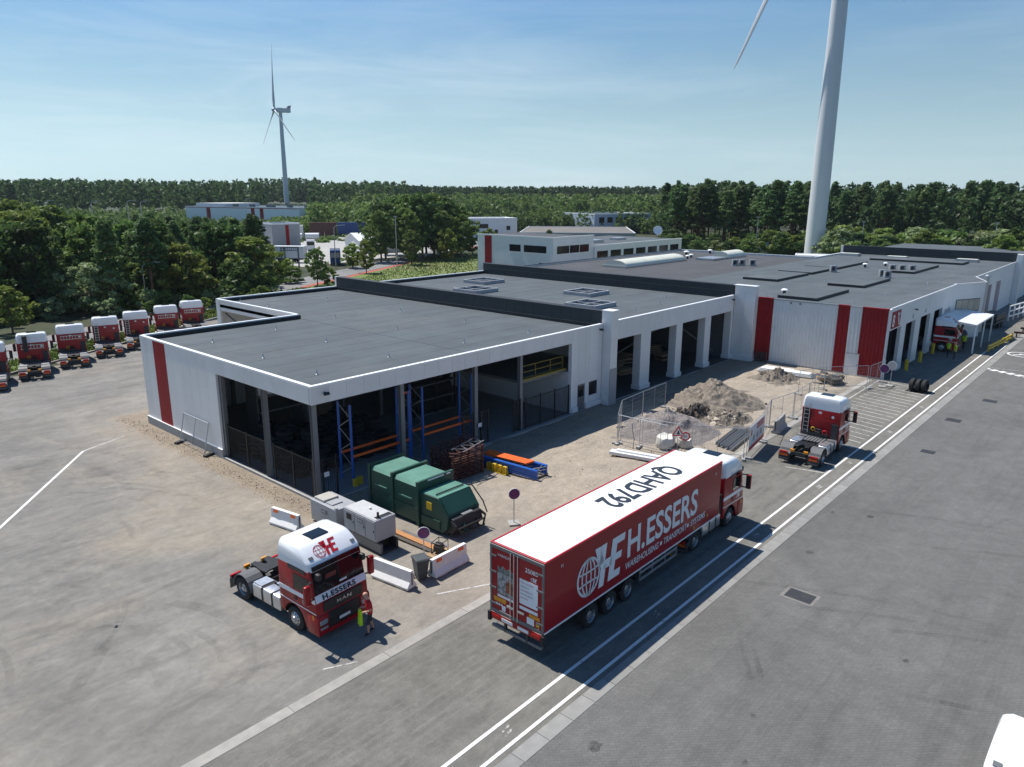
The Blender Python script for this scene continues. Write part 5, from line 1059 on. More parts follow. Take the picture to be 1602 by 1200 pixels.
# stones and lumps as their own objects
def rock_mesh(seed, name, m):
    rs = random.Random(seed); bm = bmesh.new(); bmesh.ops.create_icosphere(bm, subdivisions=1, radius=.5)
    for v in bm.verts: v.co *= rs.uniform(.7, 1.15); v.co.z *= .6
    me = bpy.data.meshes.new(name); bm.to_mesh(me); bm.free(); me.materials.append(m); return me
X['rubble'] = mat('pale_concrete_rubble', (.42,.37,.29), .95, 0, .25, 3, bump=.5, bscale=15, rand=.25); X['tar'] = mat('broken_asphalt', (.05,.045,.042), .9, 0, .3, 4, bump=.5, bscale=15, rand=.3)
rms = [rock_mesh(i, 'rubble', X['rubble']) for i in range(5)]; tms = [rock_mesh(20+i, 'asphalt_lump', X['tar']) for i in range(4)]
rs = random.Random(8)
for i in range(46):
    x, y = rs.gauss(50.2, 1.0), rs.gauss(23.3, .75); s = rs.uniform(.22, .62)
    o = mkobj('rubble_stone', rs.choice(rms)); o.location = (x, y, max(.05, .55-.22*math.hypot(x-50.2, y-23.3))*rs.uniform(.5, 1)); o.scale = (s, s*rs.uniform(.6, 1.2), s*.8); o.rotation_euler = (rs.uniform(-.6, .6), rs.uniform(-.6, .6), rs.uniform(0, 6)); tag(o, 'pale broken concrete lump in the rubble between soil and banner', 'rubble', 'pale rubble lumps')
heap('rubble_mound', 50.2, 23.4, 2.6, 2.0, .55, X['soil'], 12, 'low mound under the pale broken concrete between soil and banner', 'rubble mound', .3, 1.0)
for i in range(34):
    x, y = rs.uniform(47.6, 51.6), rs.gauss(25.6, .45); s = rs.uniform(.25, .7)
    o = mkobj('asphalt_lump', rs.choice(tms)); o.location = (x, y, rs.uniform(.08, .75) if x < 50.5 else rs.uniform(.1, .6)); o.scale = (s, s*rs.uniform(.5, 1.0), s*.5); o.rotation_euler = (rs.uniform(-.9, .9), rs.uniform(-.9, .9), rs.uniform(0, 6)); tag(o, 'black broken asphalt lump between gravel and soil heaps', 'asphalt lump', 'black asphalt lumps')
heap('asphalt_mound', 49.4, 25.7, 2.5, 1.2, .65, X['dark_soil'], 15, 'dark mound of broken asphalt between gravel and soil heaps', 'asphalt mound', .4, .9)
for i in range(26):
    a = rs.uniform(0, 6.28); q = rs.uniform(3.2, 4.6); s = rs.uniform(.12, .34); o = mkobj('soil_clod', rs.choice(tms if i % 3 else rms)); o.location = (54.2+q*math.cos(a), 26.2+q*.9*math.sin(a), .06); o.scale = (s, s, s); tag(o, 'loose clod lying round the foot of the tall soil heap', 'clod', 'clods round the soil heap')
pb = MB(); rs2 = random.Random(77)
for i in range(2600):
    u = rs2.random()
    if u < .30: x, y = rs2.gauss(19.85, .35), rs2.uniform(30, 57)
    elif u < .8: x, y = rs2.uniform(28, 70), rs2.uniform(20.2, 32.3)
    else: x, y = 45+rs2.gauss(0, 3.2), 24.5+rs2.gauss(0, 2.2)
    if 20.4 < x < 70 and y > 32.4: continue
    s = rs2.uniform(.012, .035)*(1.8 if rs2.random() < .06 else 1); z = .01; pb.add([(x-s, y-s*.5, z-.01), (x+s, y-s*.7, z-.01), (x+s*.3, y+s, z-.01), (x, y, z+s*1.1)], [(0,1,3), (1,2,3), (2,0,3)])
pb.obj('loose_gravel', mat('loose_stone', (.26,.225,.18), .95, 0, .3, 5), kind='stuff', recalc=False)['label'] = 'loose stones strewn over the sandy ground'

# ================================================================== MACHINES BESIDE THE HALL
cx = thing('waste_compactor', 'green waste compactor container with faded top and black tipping gear', 'compactor', (23.65, 0, 0))
def cbox(y0, y1, x0, x1, z1, ch, nm, par, m):   # box with chamfered long top edges
    return MB().prism([(x0, .18), (x1, .18), (x1, z1-ch), (x1-ch, z1), (x0+ch, z1), (x0, z1-ch)], 'xz', y0, y1).obj(nm, X[m], par, bevel=.02)
b1 = cbox(28.55, 30.30, -1.16, 1.16, 2.28, .16, 'container_body', cx, 'green'); b2 = cbox(26.55, 28.35, -1.16, 1.16, 2.28, .16, 'container_body', cx, 'green')
for b_, (y0, y1) in ((b1, (28.6, 30.2)), (b2, (26.6, 28.3))):
    MB().prism([(-1.01, 2.285), (1.01, 2.285), (1.17, 2.13), (1.175, 2.14), (1.015, 2.30), (-1.015, 2.30), (-1.175, 2.14), (-1.17, 2.13)], 'xz', y0, y1).obj('top_sheet', X['green_top'], b_)
    MB().box(-1.20, -1.165, y0+.35, y0+1.35, 1.36, 1.42).obj('side_rib', X['green_top'], b_)
for y in (30.36, 28.45, 26.45):
    f = MB(); f.box(-1.24, -1.10, y-.08, y+.08, .1, 2.44).box(1.10, 1.24, y-.08, y+.08, .1, 2.44).box(-1.10, 1.10, y-.08, y+.08, 2.28, 2.44); f.obj('frame_rib', X['green'], cx, bevel=.015)
MB().box(-1.1, 1.1, 26.38, 26.44, 1.7, 2.28).obj('front_bulkhead', X['green'], cx)
for y0, y1 in ((28.55, 30.3), (26.55, 28.35)): MB().box(-1.19, -1.15, y0, y1, .7, 1.0).obj('side_panel', X['green'], cx)
hp = MB().prism([(26.37, .18), (26.37, 1.90), (25.0, 1.92), (24.35, 1.12), (24.45, .45), (24.75, .18)], 'yz', -1.1, 1.1).obj('hopper', X['green'], cx, bevel=.02)
MB().prism([(26.3, 1.91), (26.3, 1.93), (25.02, 1.945), (25.02, 1.925)], 'yz', -1.08, 1.08).obj('hopper_lid', X['green_top'], hp); MB().prism([(24.98, 1.935), (24.96, 1.95), (24.36, 1.22), (24.40, 1.20)], 'yz', -1.02, 1.02).obj('hopper_flap', X['green'], hp)
MB().bar((-.95, 25.35, 2.0), (.95, 25.35, 2.0), .05).obj('lid_bar', X['black'], hp)
for y0, y1, z0, z1 in ((24.9, 26.3, .3, .75),): MB().box(-1.15, -1.09, y0, y1, z0, z1).obj('side_panel', X['green'], hp)
MB().box(-1.125, -1.10, 25.5, 25.9, 1.15, 1.55).obj('warning_label', X['yellow'], hp)
gb = MB().prism([(24.75, .2), (24.40, .5), (24.33, 1.05), (24.1, 1.0), (23.95, .55), (24.2, .25)], 'yz', -.95, .95).obj('tipping_gear', X['black_plastic'], cx, bevel=.02)
ga = MB()
for s in (-1, 1): ga.bar((s*.9, 24.9, 1.2), (s*1.02, 23.85, .75), .09).bar((s*1.02, 23.85, .75), (s*.7, 23.7, .35), .08).bar((s*.5, 24.2, .9), (s*.45, 23.7, .3), .07)
ga.bar((-.9, 23.8, .62), (.9, 23.8, .62), .07).bar((-.8, 23.68, .36), (.8, 23.68, .36), .06); ga.obj('lifting_arms', X['black'], gb, kind='stuff')
gg = MB(); gg.bar((-.8, 24.25, 1.02), (-.3, 23.9, .35), .06).bar((-.2, 24.2, .95), (-.55, 23.75, .45), .06).box(-.75, -.2, 23.72, 23.8, .3, .42); gg.obj('green_linkage', X['green'], gb, kind='stuff')
hb = MB(); hb.tube([(1.12, 25.3, 1.95), (1.16, 24.9, 2.0), (1.2, 24.2, 1.35), (1.2, 23.9, .8)], .035, 6); hb.obj('handrail', X['black'], cx)
MB().box(-.30, .40, 24.12, 24.3, 1.04, 1.1).obj('torn_plate', X['galv'], gb)
for k in (-1, 1): MB().box(k*.8-.1, k*.8+.1, 24.6, 30.3, .02, .18).obj('skid', X['chassis'], cx)
for (x0, x1) in ((-.55, .55), (.72, 1.0)): MB().box(x0, x1, 26.36, 26.378, 2.32, 2.40).obj('name_plate', X['white_plain'], cx)
# generator set
gn = thing('generator_set', 'pale grey enclosed generator on dark skid behind the tractor cab', 'generator', (0,0,0))
e = MB().box(19.15, 20.35, 25.62, 28.10, .62, 1.70).obj('enclosure', X['grey_box'], gn, bevel=.025); MB().box(19.2, 20.3, 25.7, 28.05, 1.702, 1.72).obj('roof_sheet', mat('dusty_light_grey', (.46,.46,.46), .6, 0, .08, 3), e)
MB().box(19.35, 20.25, 25.72, 26.0, 1.715, 1.725).obj('exhaust_grille', X['black'], e); MB().cyl((19.5, 25.86, 1.7), (19.5, 25.86, 1.98), .06, .06, 10).obj('exhaust_stub', X['black'], e); MB().lathe([(.05, 0), (.06, .1), (.0, .12)], (19.85, 26.9, 1.72), (0,0,1), 8).obj('lifting_eye', X['galv'], e)
for y0, y1 in ((25.68, 26.38), (26.42, 27.2), (27.24, 28.05)):
    d_ = MB().box(19.13, 19.149, y0, y1, .68, 1.62).obj('access_door', X['grey_box'], e, bevel=.006); MB().box(19.11, 19.13, y0+.05, y0+.10, 1.1, 1.2).obj('latch', X['black'], d_)
MB().box(19.12, 19.129, 27.45, 27.85, 1.2, 1.5).obj('control_window', X['window'], e); MB().box(19.12, 19.129, 26.55, 27.0, 1.28, 1.5).obj('rating_plate', X['steel_grey'], e); text_part('SDMO', 'lettering', X['white_plain'], e, (19.117, 26.98, 1.35), (0,-1,0), (0,0,1), .13)
MB().box(19.2, 20.3, 25.4, 28.3, .0, .10).obj('skid', X['chassis'], gn); MB().box(19.22, 19.35, 25.4, 28.3, .1, .55).obj('skid_rail', X['steel_grey'], gn); MB().box(20.15, 20.28, 25.4, 28.3, .1, .55).obj('skid_rail', X['black_plastic'], gn); MB().box(19.36, 20.14, 25.9, 28.0, .12, .60).obj('fuel_tray', X['black'], gn)
tk = thing('fuel_tank_box', 'pale grey box tank with hatches on top beside the hall corner', 'tank', (0,0,0))
e = MB().box(19.25, 20.55, 28.9, 31.15, .10, 1.22).obj('casing', X['grey_box'], tk, bevel=.025); MB().box(19.4, 20.3, 30.15, 31.0, 1.222, 1.34).obj('hatch', mat('dusty_hatch', (.40,.38,.34), .7, 0, .1, 3), e, bevel=.02); MB().box(19.45, 20.1, 29.5, 30.05, 1.222, 1.28).obj('hatch', X['grey_box'], e, bevel=.01)
MB().box(19.22, 19.249, 29.7, 30.2, .75, 1.0).obj('rating_plate', X['steel_grey'], e); text_part('SDMO', 'lettering', X['white_plain'], e, (19.216, 30.15, .82), (0,-1,0), (0,0,1), .12); MB().box(19.26, 19.40, 28.92, 29.06, 1.0, 1.30).obj('corner_post', X['grey_box'], e)
for y in (29.1, 30.8): MB().box(19.3, 20.5, y, y+.15, 0, .10).obj('foot', X['chassis'], tk)
# concrete barriers
def barrier(c, ang, L_, lab, m='concrete_w', tape=True, h=.86):
    t = thing('concrete_barrier', lab, 'barrier', (c[0], c[1], 0), ang, 'concrete barriers')
    b_ = MB().prism([(-.30, .05), (.30, .05), (.30, .14), (.13, .36), (.09, h), (-.09, h), (-.13, .36), (-.30, .14)], 'yz', -L_/2, L_/2).obj('block', X[m], t, bevel=.015)
    for x in (-L_*.27, L_*.27): MB().box(x-.22, x+.22, -.29, .29, 0, .055).obj('foot', X['concrete'], t)
    for s in (-1, 1): MB().box(s*L_/2-.012, s*L_/2+.012, -.03, .03, .2, h-.1).obj('joint_groove', X['chassis'], b_)
    if tape:
        for x in (-L_*.32, L_*.32): MB().prism([(-.118, h-.20), (-.094, h-.05), (-.10, h-.05), (-.124, h-.20)], 'yz', x-.17, x+.17).obj('reflective_tape', X['orange'], b_)
    return t
barrier((17.98, 31.45), R(-80), 1.95, 'white concrete barrier with orange tape beside the grey tank'); barrier((18.10, 23.1), R(-82), 2.15, 'white concrete barrier beside the tractor front', tape=False); barrier((20.55, 22.2), R(2), 2.15, 'stained white concrete barrier behind the grey wheelie bin'); barrier((50.5, 19.3), R(8), 2.3, 'bare grey concrete barrier at the road beside the mesh fence', 'concrete', False, .95)
# wheelie bin
bn_ = thing('wheelie_bin', 'dark grey wheelie bin between the white barriers', 'bin', (19.1, 22.45, 0), R(-20))
rg = [[(-w_, -d_, z), (w_, -d_, z), (w_, d_, z), (-w_, d_, z)] for z, w_, d_ in ((.06, .20, .24), (.95, .29, .34))]
MB().loft(rg).obj('body', X['grey_bin'], bn_, bevel=.02); MB().prism([(-.37, .95), (.39, .95), (.39, 1.0), (.1, 1.08), (-.30, 1.06), (-.37, 1.0)], 'yz', -.31, .31).obj('lid', X['grey_bin'], bn_, bevel=.015); MB().cyl((-.25, .40, .98), (.25, .40, .98), .02, .02, 6).obj('handle', X['black'], bn_)
for s in (-1, 1): MB().cyl((s*.24, .26, .1), (s*.30, .26, .1), .1, .1, 12).obj('wheel', X['rubber'], bn_)
# motor pump on boards
for k, (x, w_, m_) in enumerate(((21.05, .24, 'wood'), (21.30, .22, 'orange'), (21.52, .20, 'steel_grey'))):
    pass
bd = MB().obox((21.35, 25.3, .045), (.34, 3.3, .07), R(2)).obj('timber_board', mat('orange_brown_board', (.42,.20,.08), .8, 0, .15, 5, bump=.2)); tag(bd, 'long orange-brown board lying beside the compactor', 'board')
b2_ = MB().obox((20.95, 25.6, .05), (.22, 3.6, .09), R(3)).obj('timber_board', X['wood_dark']); tag(b2_, 'long dark board lying beside the generator', 'board'); b3_ = MB().obox((21.65, 25.2, .03), (.18, 3.0, .05), R(1)).obj('timber_board', X['steel_grey']); tag(b3_, 'narrow grey board lying next to the compactor skids', 'board')
pl_ = MB().obox((21.25, 23.55, .03), (1.3, .9, .05), .2).obj('plywood_sheet', X['wood']); tag(pl_, 'pale plywood sheet under the small motor pump', 'plywood')
pm = thing('motor_pump', 'small black and red motor pump on the plywood sheet', 'pump', (21.3, 23.6, .055), .3); fr = MB()
for s in (-1, 1): fr.tube([(-.35, s*.25, .02), (-.35, s*.25, .55), (.35, s*.25, .55), (.35, s*.25, .02), (-.35, s*.25, .02)], .02, 6)
for x in (-.35, .35): fr.cyl((x, -.25, .55), (x, .25, .55), .02, .02, 6)
fr.obj('tube_frame', X['black'], pm); MB().box(-.28, .1, -.2, .2, .08, .38).obj('engine', X['black_plastic'], pm, bevel=.03); MB().box(-.25, .05, -.18, .18, .385, .5).obj('fuel_tank', X['black'], pm, bevel=.04); MB().lathe([(0, 0), (.14, 0), (.15, .1), (.07, .2), (0, .2)], (.1, 0, .22), (1,0,0), 12).obj('pump_head', X['sign_red'], pm); MB().cyl((.2, -.1, .3), (.2, -.32, .22), .05, .05, 8).obj('outlet', X['galv'], pm)
# round no-parking signs
def round_sign(x, y, h, rz, lab, front='purple', base=True, r=.30):
    t = thing('road_sign', lab, 'road sign', (x, y, 0), rz); MB().cyl((0,0,0), (0,0,h), .028, .028, 8).obj('post', X['galv'], t)
    d_ = MB().lathe([(0, -.012), (r, -.012), (r, .012), (0, .012)], (0, -.04, h-r*.6), (0,-1,0), 24).obj('disc', X['white_plain'], t); MB().lathe([(0, .014), (r*.93, .014)], (0, -.04, h-r*.6), (0,-1,0), 24).obj('face_ring', X['purple'] if front == 'purple' else X['grey_box'], d_, recalc=False)
    if front == 'purple':
        MB().lathe([(0, .0165), (r*.76, .0165)], (0, -.04, h-r*.6), (0,-1,0), 24).obj('face_centre', X['purple'], d_, recalc=False); MB().obox((0, -.058, h-r*.6), (r*1.5, .002, r*.14), 0, 0, R(45)).obj('slash', mat('faded_slash', (.22,.012,.06), .5), d_)
    if base: MB().prism([(-.3, -.3), (.3, -.3), (.3, .3), (-.3, .3)], 'xy', 0, .09).obj('base', X['concrete'], t, bevel=.03)
round_sign(26.0, 23.1, 1.85, R(-35), 'round no-parking sign on a post alone behind the trailer'); round_sign(20.62, 23.95, 1.35, R(-35), 'round no-parking sign on a post behind the wheelie bin', base=False)
round_sign(68.7, 17.5, 1.9, R(-75), 'round no-parking sign at the red corrugated corner', r=.40); round_sign(69.5, 17.1, 2.1, R(-95), 'round blank grey sign behind the no-parking sign', front='grey', r=.40)
def road_work(x, y, h, tri, lab):
    t = thing('road_sign', lab, 'road sign', (x, y, 0), R(-55)); MB().cyl((0,0,0), (0,0,h), .025, .025, 8).obj('post', X['galv'], t)
    if tri:
        a = .42; T = lambda s: [(-a*s, h-.62+.25*(1-s)), (a*s, h-.62+.25*(1-s)), (0, h-.62+.25*(1-s)+a*1.73*s)]
        d_ = MB().prism(T(1), 'xz', -.06, -.04).obj('plate', X['sign_red'], t, bevel=.008); MB().prism(T(.68), 'xz', -.064, -.061).obj('face', X['white_plain'], d_); MB().prism([(-.10, h-.50), (.12, h-.50), (.05, h-.25), (-.02, h-.22), (-.06, h-.36)], 'xz', -.067, -.065).obj('worker_symbol', X['black'], d_)
    else:
        d_ = MB().lathe([(0, -.01), (.30, -.01), (.30, .01), (0, .01)], (0, -.05, h-.35), (0,-1,0), 24).obj('disc', X['sign_red'], t); MB().lathe([(0, .013), (.21, .013)], (0, -.05, h-.35), (0,-1,0), 24).obj('face', X['white_plain'], d_, recalc=False); text_part('30', 'digits', X['black'], d_, (-.13, -.066, h-.43), (1,0,0), (0,0,1), .22)
road_work(41.55, 22.5, 1.65, True, 'red triangular roadworks sign by the white bulk bag'); road_work(41.95, 22.15, 1.35, False, 'red-rimmed round speed sign by the white bulk bag')
# bulk bag
bb = thing('bulk_bag', 'slumped white bulk bag beside the roadworks signs', 'bulk bag', (41.7, 23.5, 0), .3); rs = random.Random(4)
rg = []
for z, s in ((0, .8), (.25, 1.0), (.55, .98), (.75, .85), (.70, .6)): rg.append([((.75*s+rs.uniform(-.08, .08))*math.cos(k*.3927), (.6*s+rs.uniform(-.08, .08))*math.sin(k*.3927), z+rs.uniform(-.05, .07)) for k in range(16)])
MB().loft(rg).obj('bag', mat('bag_fabric', (.66,.64,.58), .9, 0, .1, 4, bump=.5, bscale=8), bb, smooth=60); b3 = thing('bulk_bag', 'second white bulk bag with brown load beside the roadworks signs', 'bulk bag', (42.6, 22.6, 0), 1.2)
MB().loft([[(x*.8, y*.8, z*.8) for x, y, z in r_] for r_ in rg]).obj('bag', X['bag'] if 'bag' in X else mat('bag_fabric', (.60,.57,.50), .9, 0, .1, 4, bump=.5, bscale=8), b3, smooth=60); MB().lathe([(0, .62), (.34, .60), (.42, .52)], (0,0,0), (0,0,1), 12).obj('load', X['rust'], b3)
# wrapped timber pack
tp = thing('timber_pack', 'long white wrapped board pack on a pallet beside the trailer roof', 'board pack', (38.35, 23.45, 0), R(-76)); MB().box(-1.9, 1.9, -.28, .28, .14, .36).obj('wrapped_boards', X['sheet_white'], tp, bevel=.03); MB().box(-1.5, 1.95, -.05, .27, .365, .46).obj('wrapped_boards', X['sheet_white'], tp, bevel=.02)
for x in (-1.5, 0, 1.5): MB().box(x-.06, x+.06, -.34, .34, 0, .14).obj('bearer', X['wood'], tp)
# steel sections near banner
ss = thing('steel_sections', 'bundle of long grey steel channels behind the banner fence', 'steel bundle', (46.4, 20.6, 0), R(7))
for k in range(4):
    y = -.55+k*.36; mb = MB(); mb.box(-2.6+.12*k, 2.6-.1*k, y, y+.19, .10, .12).box(-2.6+.12*k, 2.6-.1*k, y, y+.02, .12, .26+.05*(k % 2)).box(-2.6+.12*k, 2.6-.1*k, y+.17, y+.19, .12, .26+.05*(k % 2)); mb.obj('channel', X['galv'], ss)
for x in (-1.8, 1.8): MB().box(x-.06, x+.06, -.6, .85, 0, .10).obj('bearer', X['wood'], ss)
MB().box(-1.2, 1.6, .80, .98, .02, .10).obj('wooden_strip', X['wood'], ss)
# stack of rusty rack frames
sf = thing('rack_frame_stack', 'high stack of rusty brown storage frames before the hall', 'frame stack', (28.95, 30.35, 0), R(-3)); rs = random.Random(2)
lat = MB(); hx, hy = 1.15, 1.0
for a, b in (((-hx,-hy),(hx,-hy)), ((hx,-hy),(hx,hy)), ((hx,hy),(-hx,hy)), ((-hx,hy),(-hx,-hy)), ((-hx,0),(hx,0)), ((0,-hy),(0,hy)), ((-hx*.5,-hy),(-hx*.5,hy)), ((hx*.5,-hy),(hx*.5,hy))): lat.bar((*a, .05), (*b, .05), .07, .05)
for x in (-hx, hx):
    for y in (-hy, hy): lat.box(x-.06, x+.06, y-.06, y+.06, 0, .145)
lme = lat.mesh('storage_frame', X['rust'])
for k in range(12): piece('storage_frame', lme, sf, (rs.uniform(-.05, .05), rs.uniform(-.04, .04), .04+k*.148), (0, 0, rs.uniform(-.02, .02)))
tf = thing('lattice_frame', 'bare light steel lattice frame lying on top of the rusty stack', 'lattice frame', (29.3, 29.75, 1.86), R(14)); mb = MB(); mb.bar((-1.2, -.4, 0), (1.2, -.4, 0), .04).bar((-1.2, .4, 0), (1.2, .4, 0), .04)
for k in range(6): mb.bar((-1.1+k*.4, -.4 if k % 2 else .4, .02), (-.7+k*.4, .4 if k % 2 else -.4, .02), .03)
mb.obj('lattice', X['galv'], tf); t2 = copy_tree(tf, (29.6, 30.9, 1.88), R(-6), 'dark rusty lattice frame lying at the back of the rusty stack'); t2.children[0].data = t2.children[0].data.copy(); t2.children[0].data.materials[0] = X['rust']
# blue and orange beam stack
bs = thing('upright_bundle', 'bundle of blue rack uprights with grey lattice ends on the ground', 'rack bundle', (31.65, 28.05, 0), R(4))
for k, x in enumerate((-.62, -.50, .50, .62)):
    for z in (.10, .30, .48): MB().box(x-.055, x+.055, -2.1+.05*k, 2.1-.03*k, z, z+.17).obj('upright', X['blue'], bs)
la = MB()
for k in range(8): y = -2.0+k*.5; la.bar((-.45, y, .2), (.45, y+.4, .2), .03).bar((-.45, y+.4, .42), (.45, y, .42), .03)
la.bar((-.45, -2.0, .6), (.45, -1.7, .6), .03).bar((-.45, -1.6, .6), (.45, -2.0, .6), .03); la.obj('bracing', X['galv'], bs)
for y in (-1.9, 0, 1.8): MB().box(-.75, .75, y-.05, y+.05, 0, .10).obj('bearer', X['wood_dark'], bs)
ob = thing('orange_beams', 'orange rack beams piled on the bundle of blue uprights', 'rack beam', (31.68, 28.55, .655), R(6))
for k in range(5): MB().box(-.36+k*.15, -.23+k*.15, -1.5-.03*k, 1.7+.04*k, 0, .11).obj('beam', X['orange'], ob, bevel=.008)
for k in range(4):
    t = thing('rack_guard', 'yellow rack guard leaning on the blue bundle, %s from the rusty stack' % ('first', 'second', 'third', 'fourth')[k], 'rack guard', (30.72+.02*k, 29.35-k*.42, 0), R(90), 'yellow guards at the bundle'); MB().prism([(-.14, -.1), (.14, -.1), (.14, .1), (.0, .02), (-.14, .1)], 'xy', 0, .48).obj('guard', X['yellow'], t, bevel=.01); MB().box(-.18, .18, -.14, .14, 0, .02).obj('plate', X['yellow'], t)
# white panel stack, scrap and crates at the corrugated wall
wp = thing('panel_stack', 'stack of long white cladding panels lying before the corrugated wall', 'panel stack', (67.4, 25.7, 0), R(-86))
for k in range(3): MB().box(-2.5+.1*k, 2.6-.15*k, -.55+.05*k, .55, .10+k*.11, .20+k*.11).obj('panel', X['sheet_white'], wp, bevel=.01)
for x in (-1.8, 0, 1.8): MB().box(x-.05, x+.05, -.6, .6, 0, .10).obj('bearer', X['wood'], wp)
w2 = thing('panel_stack', 'short stack of white panels behind the long white stack', 'panel stack', (69.1, 27.0, 0), R(-86)); MB().box(-1.4, 1.4, -.3, .3, .05, .16).obj('panel', X['sheet_white'], w2); 
rs = random.Random(6)
for k in range(11):
    m_ = ('wood', 'wood_dark', 'galv', 'steel_grey', 'rust')[k % 5]; o = MB().obox((0,0,0), (rs.uniform(.5, 1.6), rs.uniform(.2, .7), rs.uniform(.1, .45)), rs.uniform(0, 3), rs.uniform(-.25, .25), rs.uniform(-.25, .25)).obj('scrap_piece', X[m_]); o.location = (67.2+rs.uniform(-1.0, 1.0), 21.7+rs.uniform(-.9, .9), .28+rs.uniform(0, .35)); tag(o, 'piece in the jumbled scrap heap before the corrugated wall', 'scrap', 'scrap before the corrugated wall')
gb_ = thing('mesh_box', 'wire mesh box full of scrap beside the corrugated wall', 'mesh box', (66.6, 20.9, 0), R(-40)); mb = MB()
for z in (.1, .35, .6, .85): mb.bar((-.6, -.5, z), (.6, -.5, z), .03).bar((.6, -.5, z), (.6, .5, z), .03).bar((.6, .5, z), (-.6, .5, z), .03).bar((-.6, .5, z), (-.6, -.5, z), .03)
for x in (-.6, -.3, 0, .3, .6):
    for y in (-.5, .5): mb.bar((x, y, .05), (x, y, .88), .025)
mb.obj('cage', X['steel_grey'], gb_); MB().obox((0, 0, .4), (1.0, .8, .5), .2, .1).obj('contents', X['wood_dark'], gb_); pa = thing('pallet', 'dark pallet leaning at the red corrugated wall beside the white fin', 'pallet', (71.0, 29.7, 0), R(90))
for k in range(5): MB().box(-.6, .6, -.05, -.02, .08+k*.2, .2+k*.2).obj('slat', X['wood_dark'], pa)
for x in (-.55, 0, .55): MB().box(x-.04, x+.04, -.02, .08, 0, 1.05).obj('batten', X['wood_dark'], pa)
# row of tyres at the road
for k in range(3):
    o = mkobj('tyre', tmesh); o.rotation_euler = (R(90), 0, R(-8)); o.location = (69.1+.04*k, 15.35-k*.46, .56); o.scale = (1.05, 1.05, 1.25); tag(o, 'upright truck tyre by the lane line, %s of the row of three' % ('left', 'middle', 'right')[k], 'tyre', 'row of three tyres')
o = MB().box(68.5, 69.7, 13.7, 15.6, .005, .03).obj('rubber_mat', X['rubber']); tag(o, 'black mat under the three upright tyres', 'mat')
for k, (x, y) in enumerate(((76.9, 17.7), (81.9, 17.7), (87.4, 17.8))):
    t = thing('bollard', 'yellow bollard before the workshop bays, %s from the corner' % ('first', 'second', 'third')[k], 'bollard', (x, y, 0), 0, 'yellow bollards'); MB().cyl((0,0,0), (0,0,1.1), .17, .17, 14).obj('post', X['yellow'], t, bevel=.02); MB().box(-.25, .25, -.25, .25, 0, .02).obj('plate', X['steel_grey'], t)
yb = thing('crash_barrier', 'long yellow crash barrier beside the lane before the canopy', 'crash barrier', (0,0,0))
a, b = Vector((92.6, 13.55, 0)), Vector((102.4, 12.85, 0))
for z in (.3, .62): MB().bar(a+Vector((0,0,z)), b+Vector((0,0,z)), .10, .18).obj('rail', X['yellow'], yb)
for k in range(6): p = a.lerp(b, k/5); MB().box(p.x-.08, p.x+.08, p.y-.08, p.y+.08, 0, .78).obj('post', X['yellow'], yb)
for i, (x, y) in enumerate(((104.5, 13.0), (108.5, 12.9))):
    t = thing('low_rail', 'low dark rail on the paving beyond the yellow barrier, %s one' % ('near', 'far')[i], 'rail', (x, y, 0), R(-78)); MB().bar((0,0,.6), (5.5,0,.6), .14, .22).obj('rail', X['rust'], t)
    for q in (.3, 2.7, 5.2): MB().box(q-.06, q+.06, -.06, .06, 0, .6).obj('post', X['black'], t)
wr = thing('stillage_frame', 'white steel stillage frame standing beyond the canopy', 'stillage', (118.0, 15.6, 0), R(-8)); mb = MB()
for z in (.6, 1.3, 2.0): mb.bar((0,0,z), (6,0,z), .14).bar((0,-2,z), (6,-2,z), .14)
for x in (0, 2, 4, 6):
    for y in (0, -2): mb.bar((x, y, 0), (x, y, 2.1), .14)
mb.obj('frame', X['white_metal'], wr); ct = thing('work_trailer', 'dark loaded work trailer parked beyond the canopy', 'trailer', (111.5, 16.4, 0), R(-4)); MB().box(-2.4, 2.4, -1, 1, .7, .95).obj('bed', X['chassis'], ct); MB().box(-2.2, 2.0, -.9, .9, .96, 1.8).obj('load', X['black_plastic'], ct, bevel=.1)
for x in (-1, .3):
    for s in (-1, 1): MB().cyl((x, s*.8, .4), (x, s*1.05, .4), .4, .4, 16).obj('wheel', X['rubber'], ct)
for k in range(6):
    o = MB().obox((0,0,.5), (rng.uniform(.6, 1.4), rng.uniform(.5, .9), 1.0), rng.uniform(0, 1)).obj('workshop_crate', X[('steel_grey', 'chassis', 'green', 'rust', 'blue_deep', 'wood_dark')[k]], bevel=.02); o.location = (95.5+k*.8, 17.2+.3*(k % 2), 0); tag(o, ('grey', 'black', 'green', 'rusty', 'dark blue', 'dark wooden')[k]+' workshop crate standing in the shade under the canopy', 'crate')
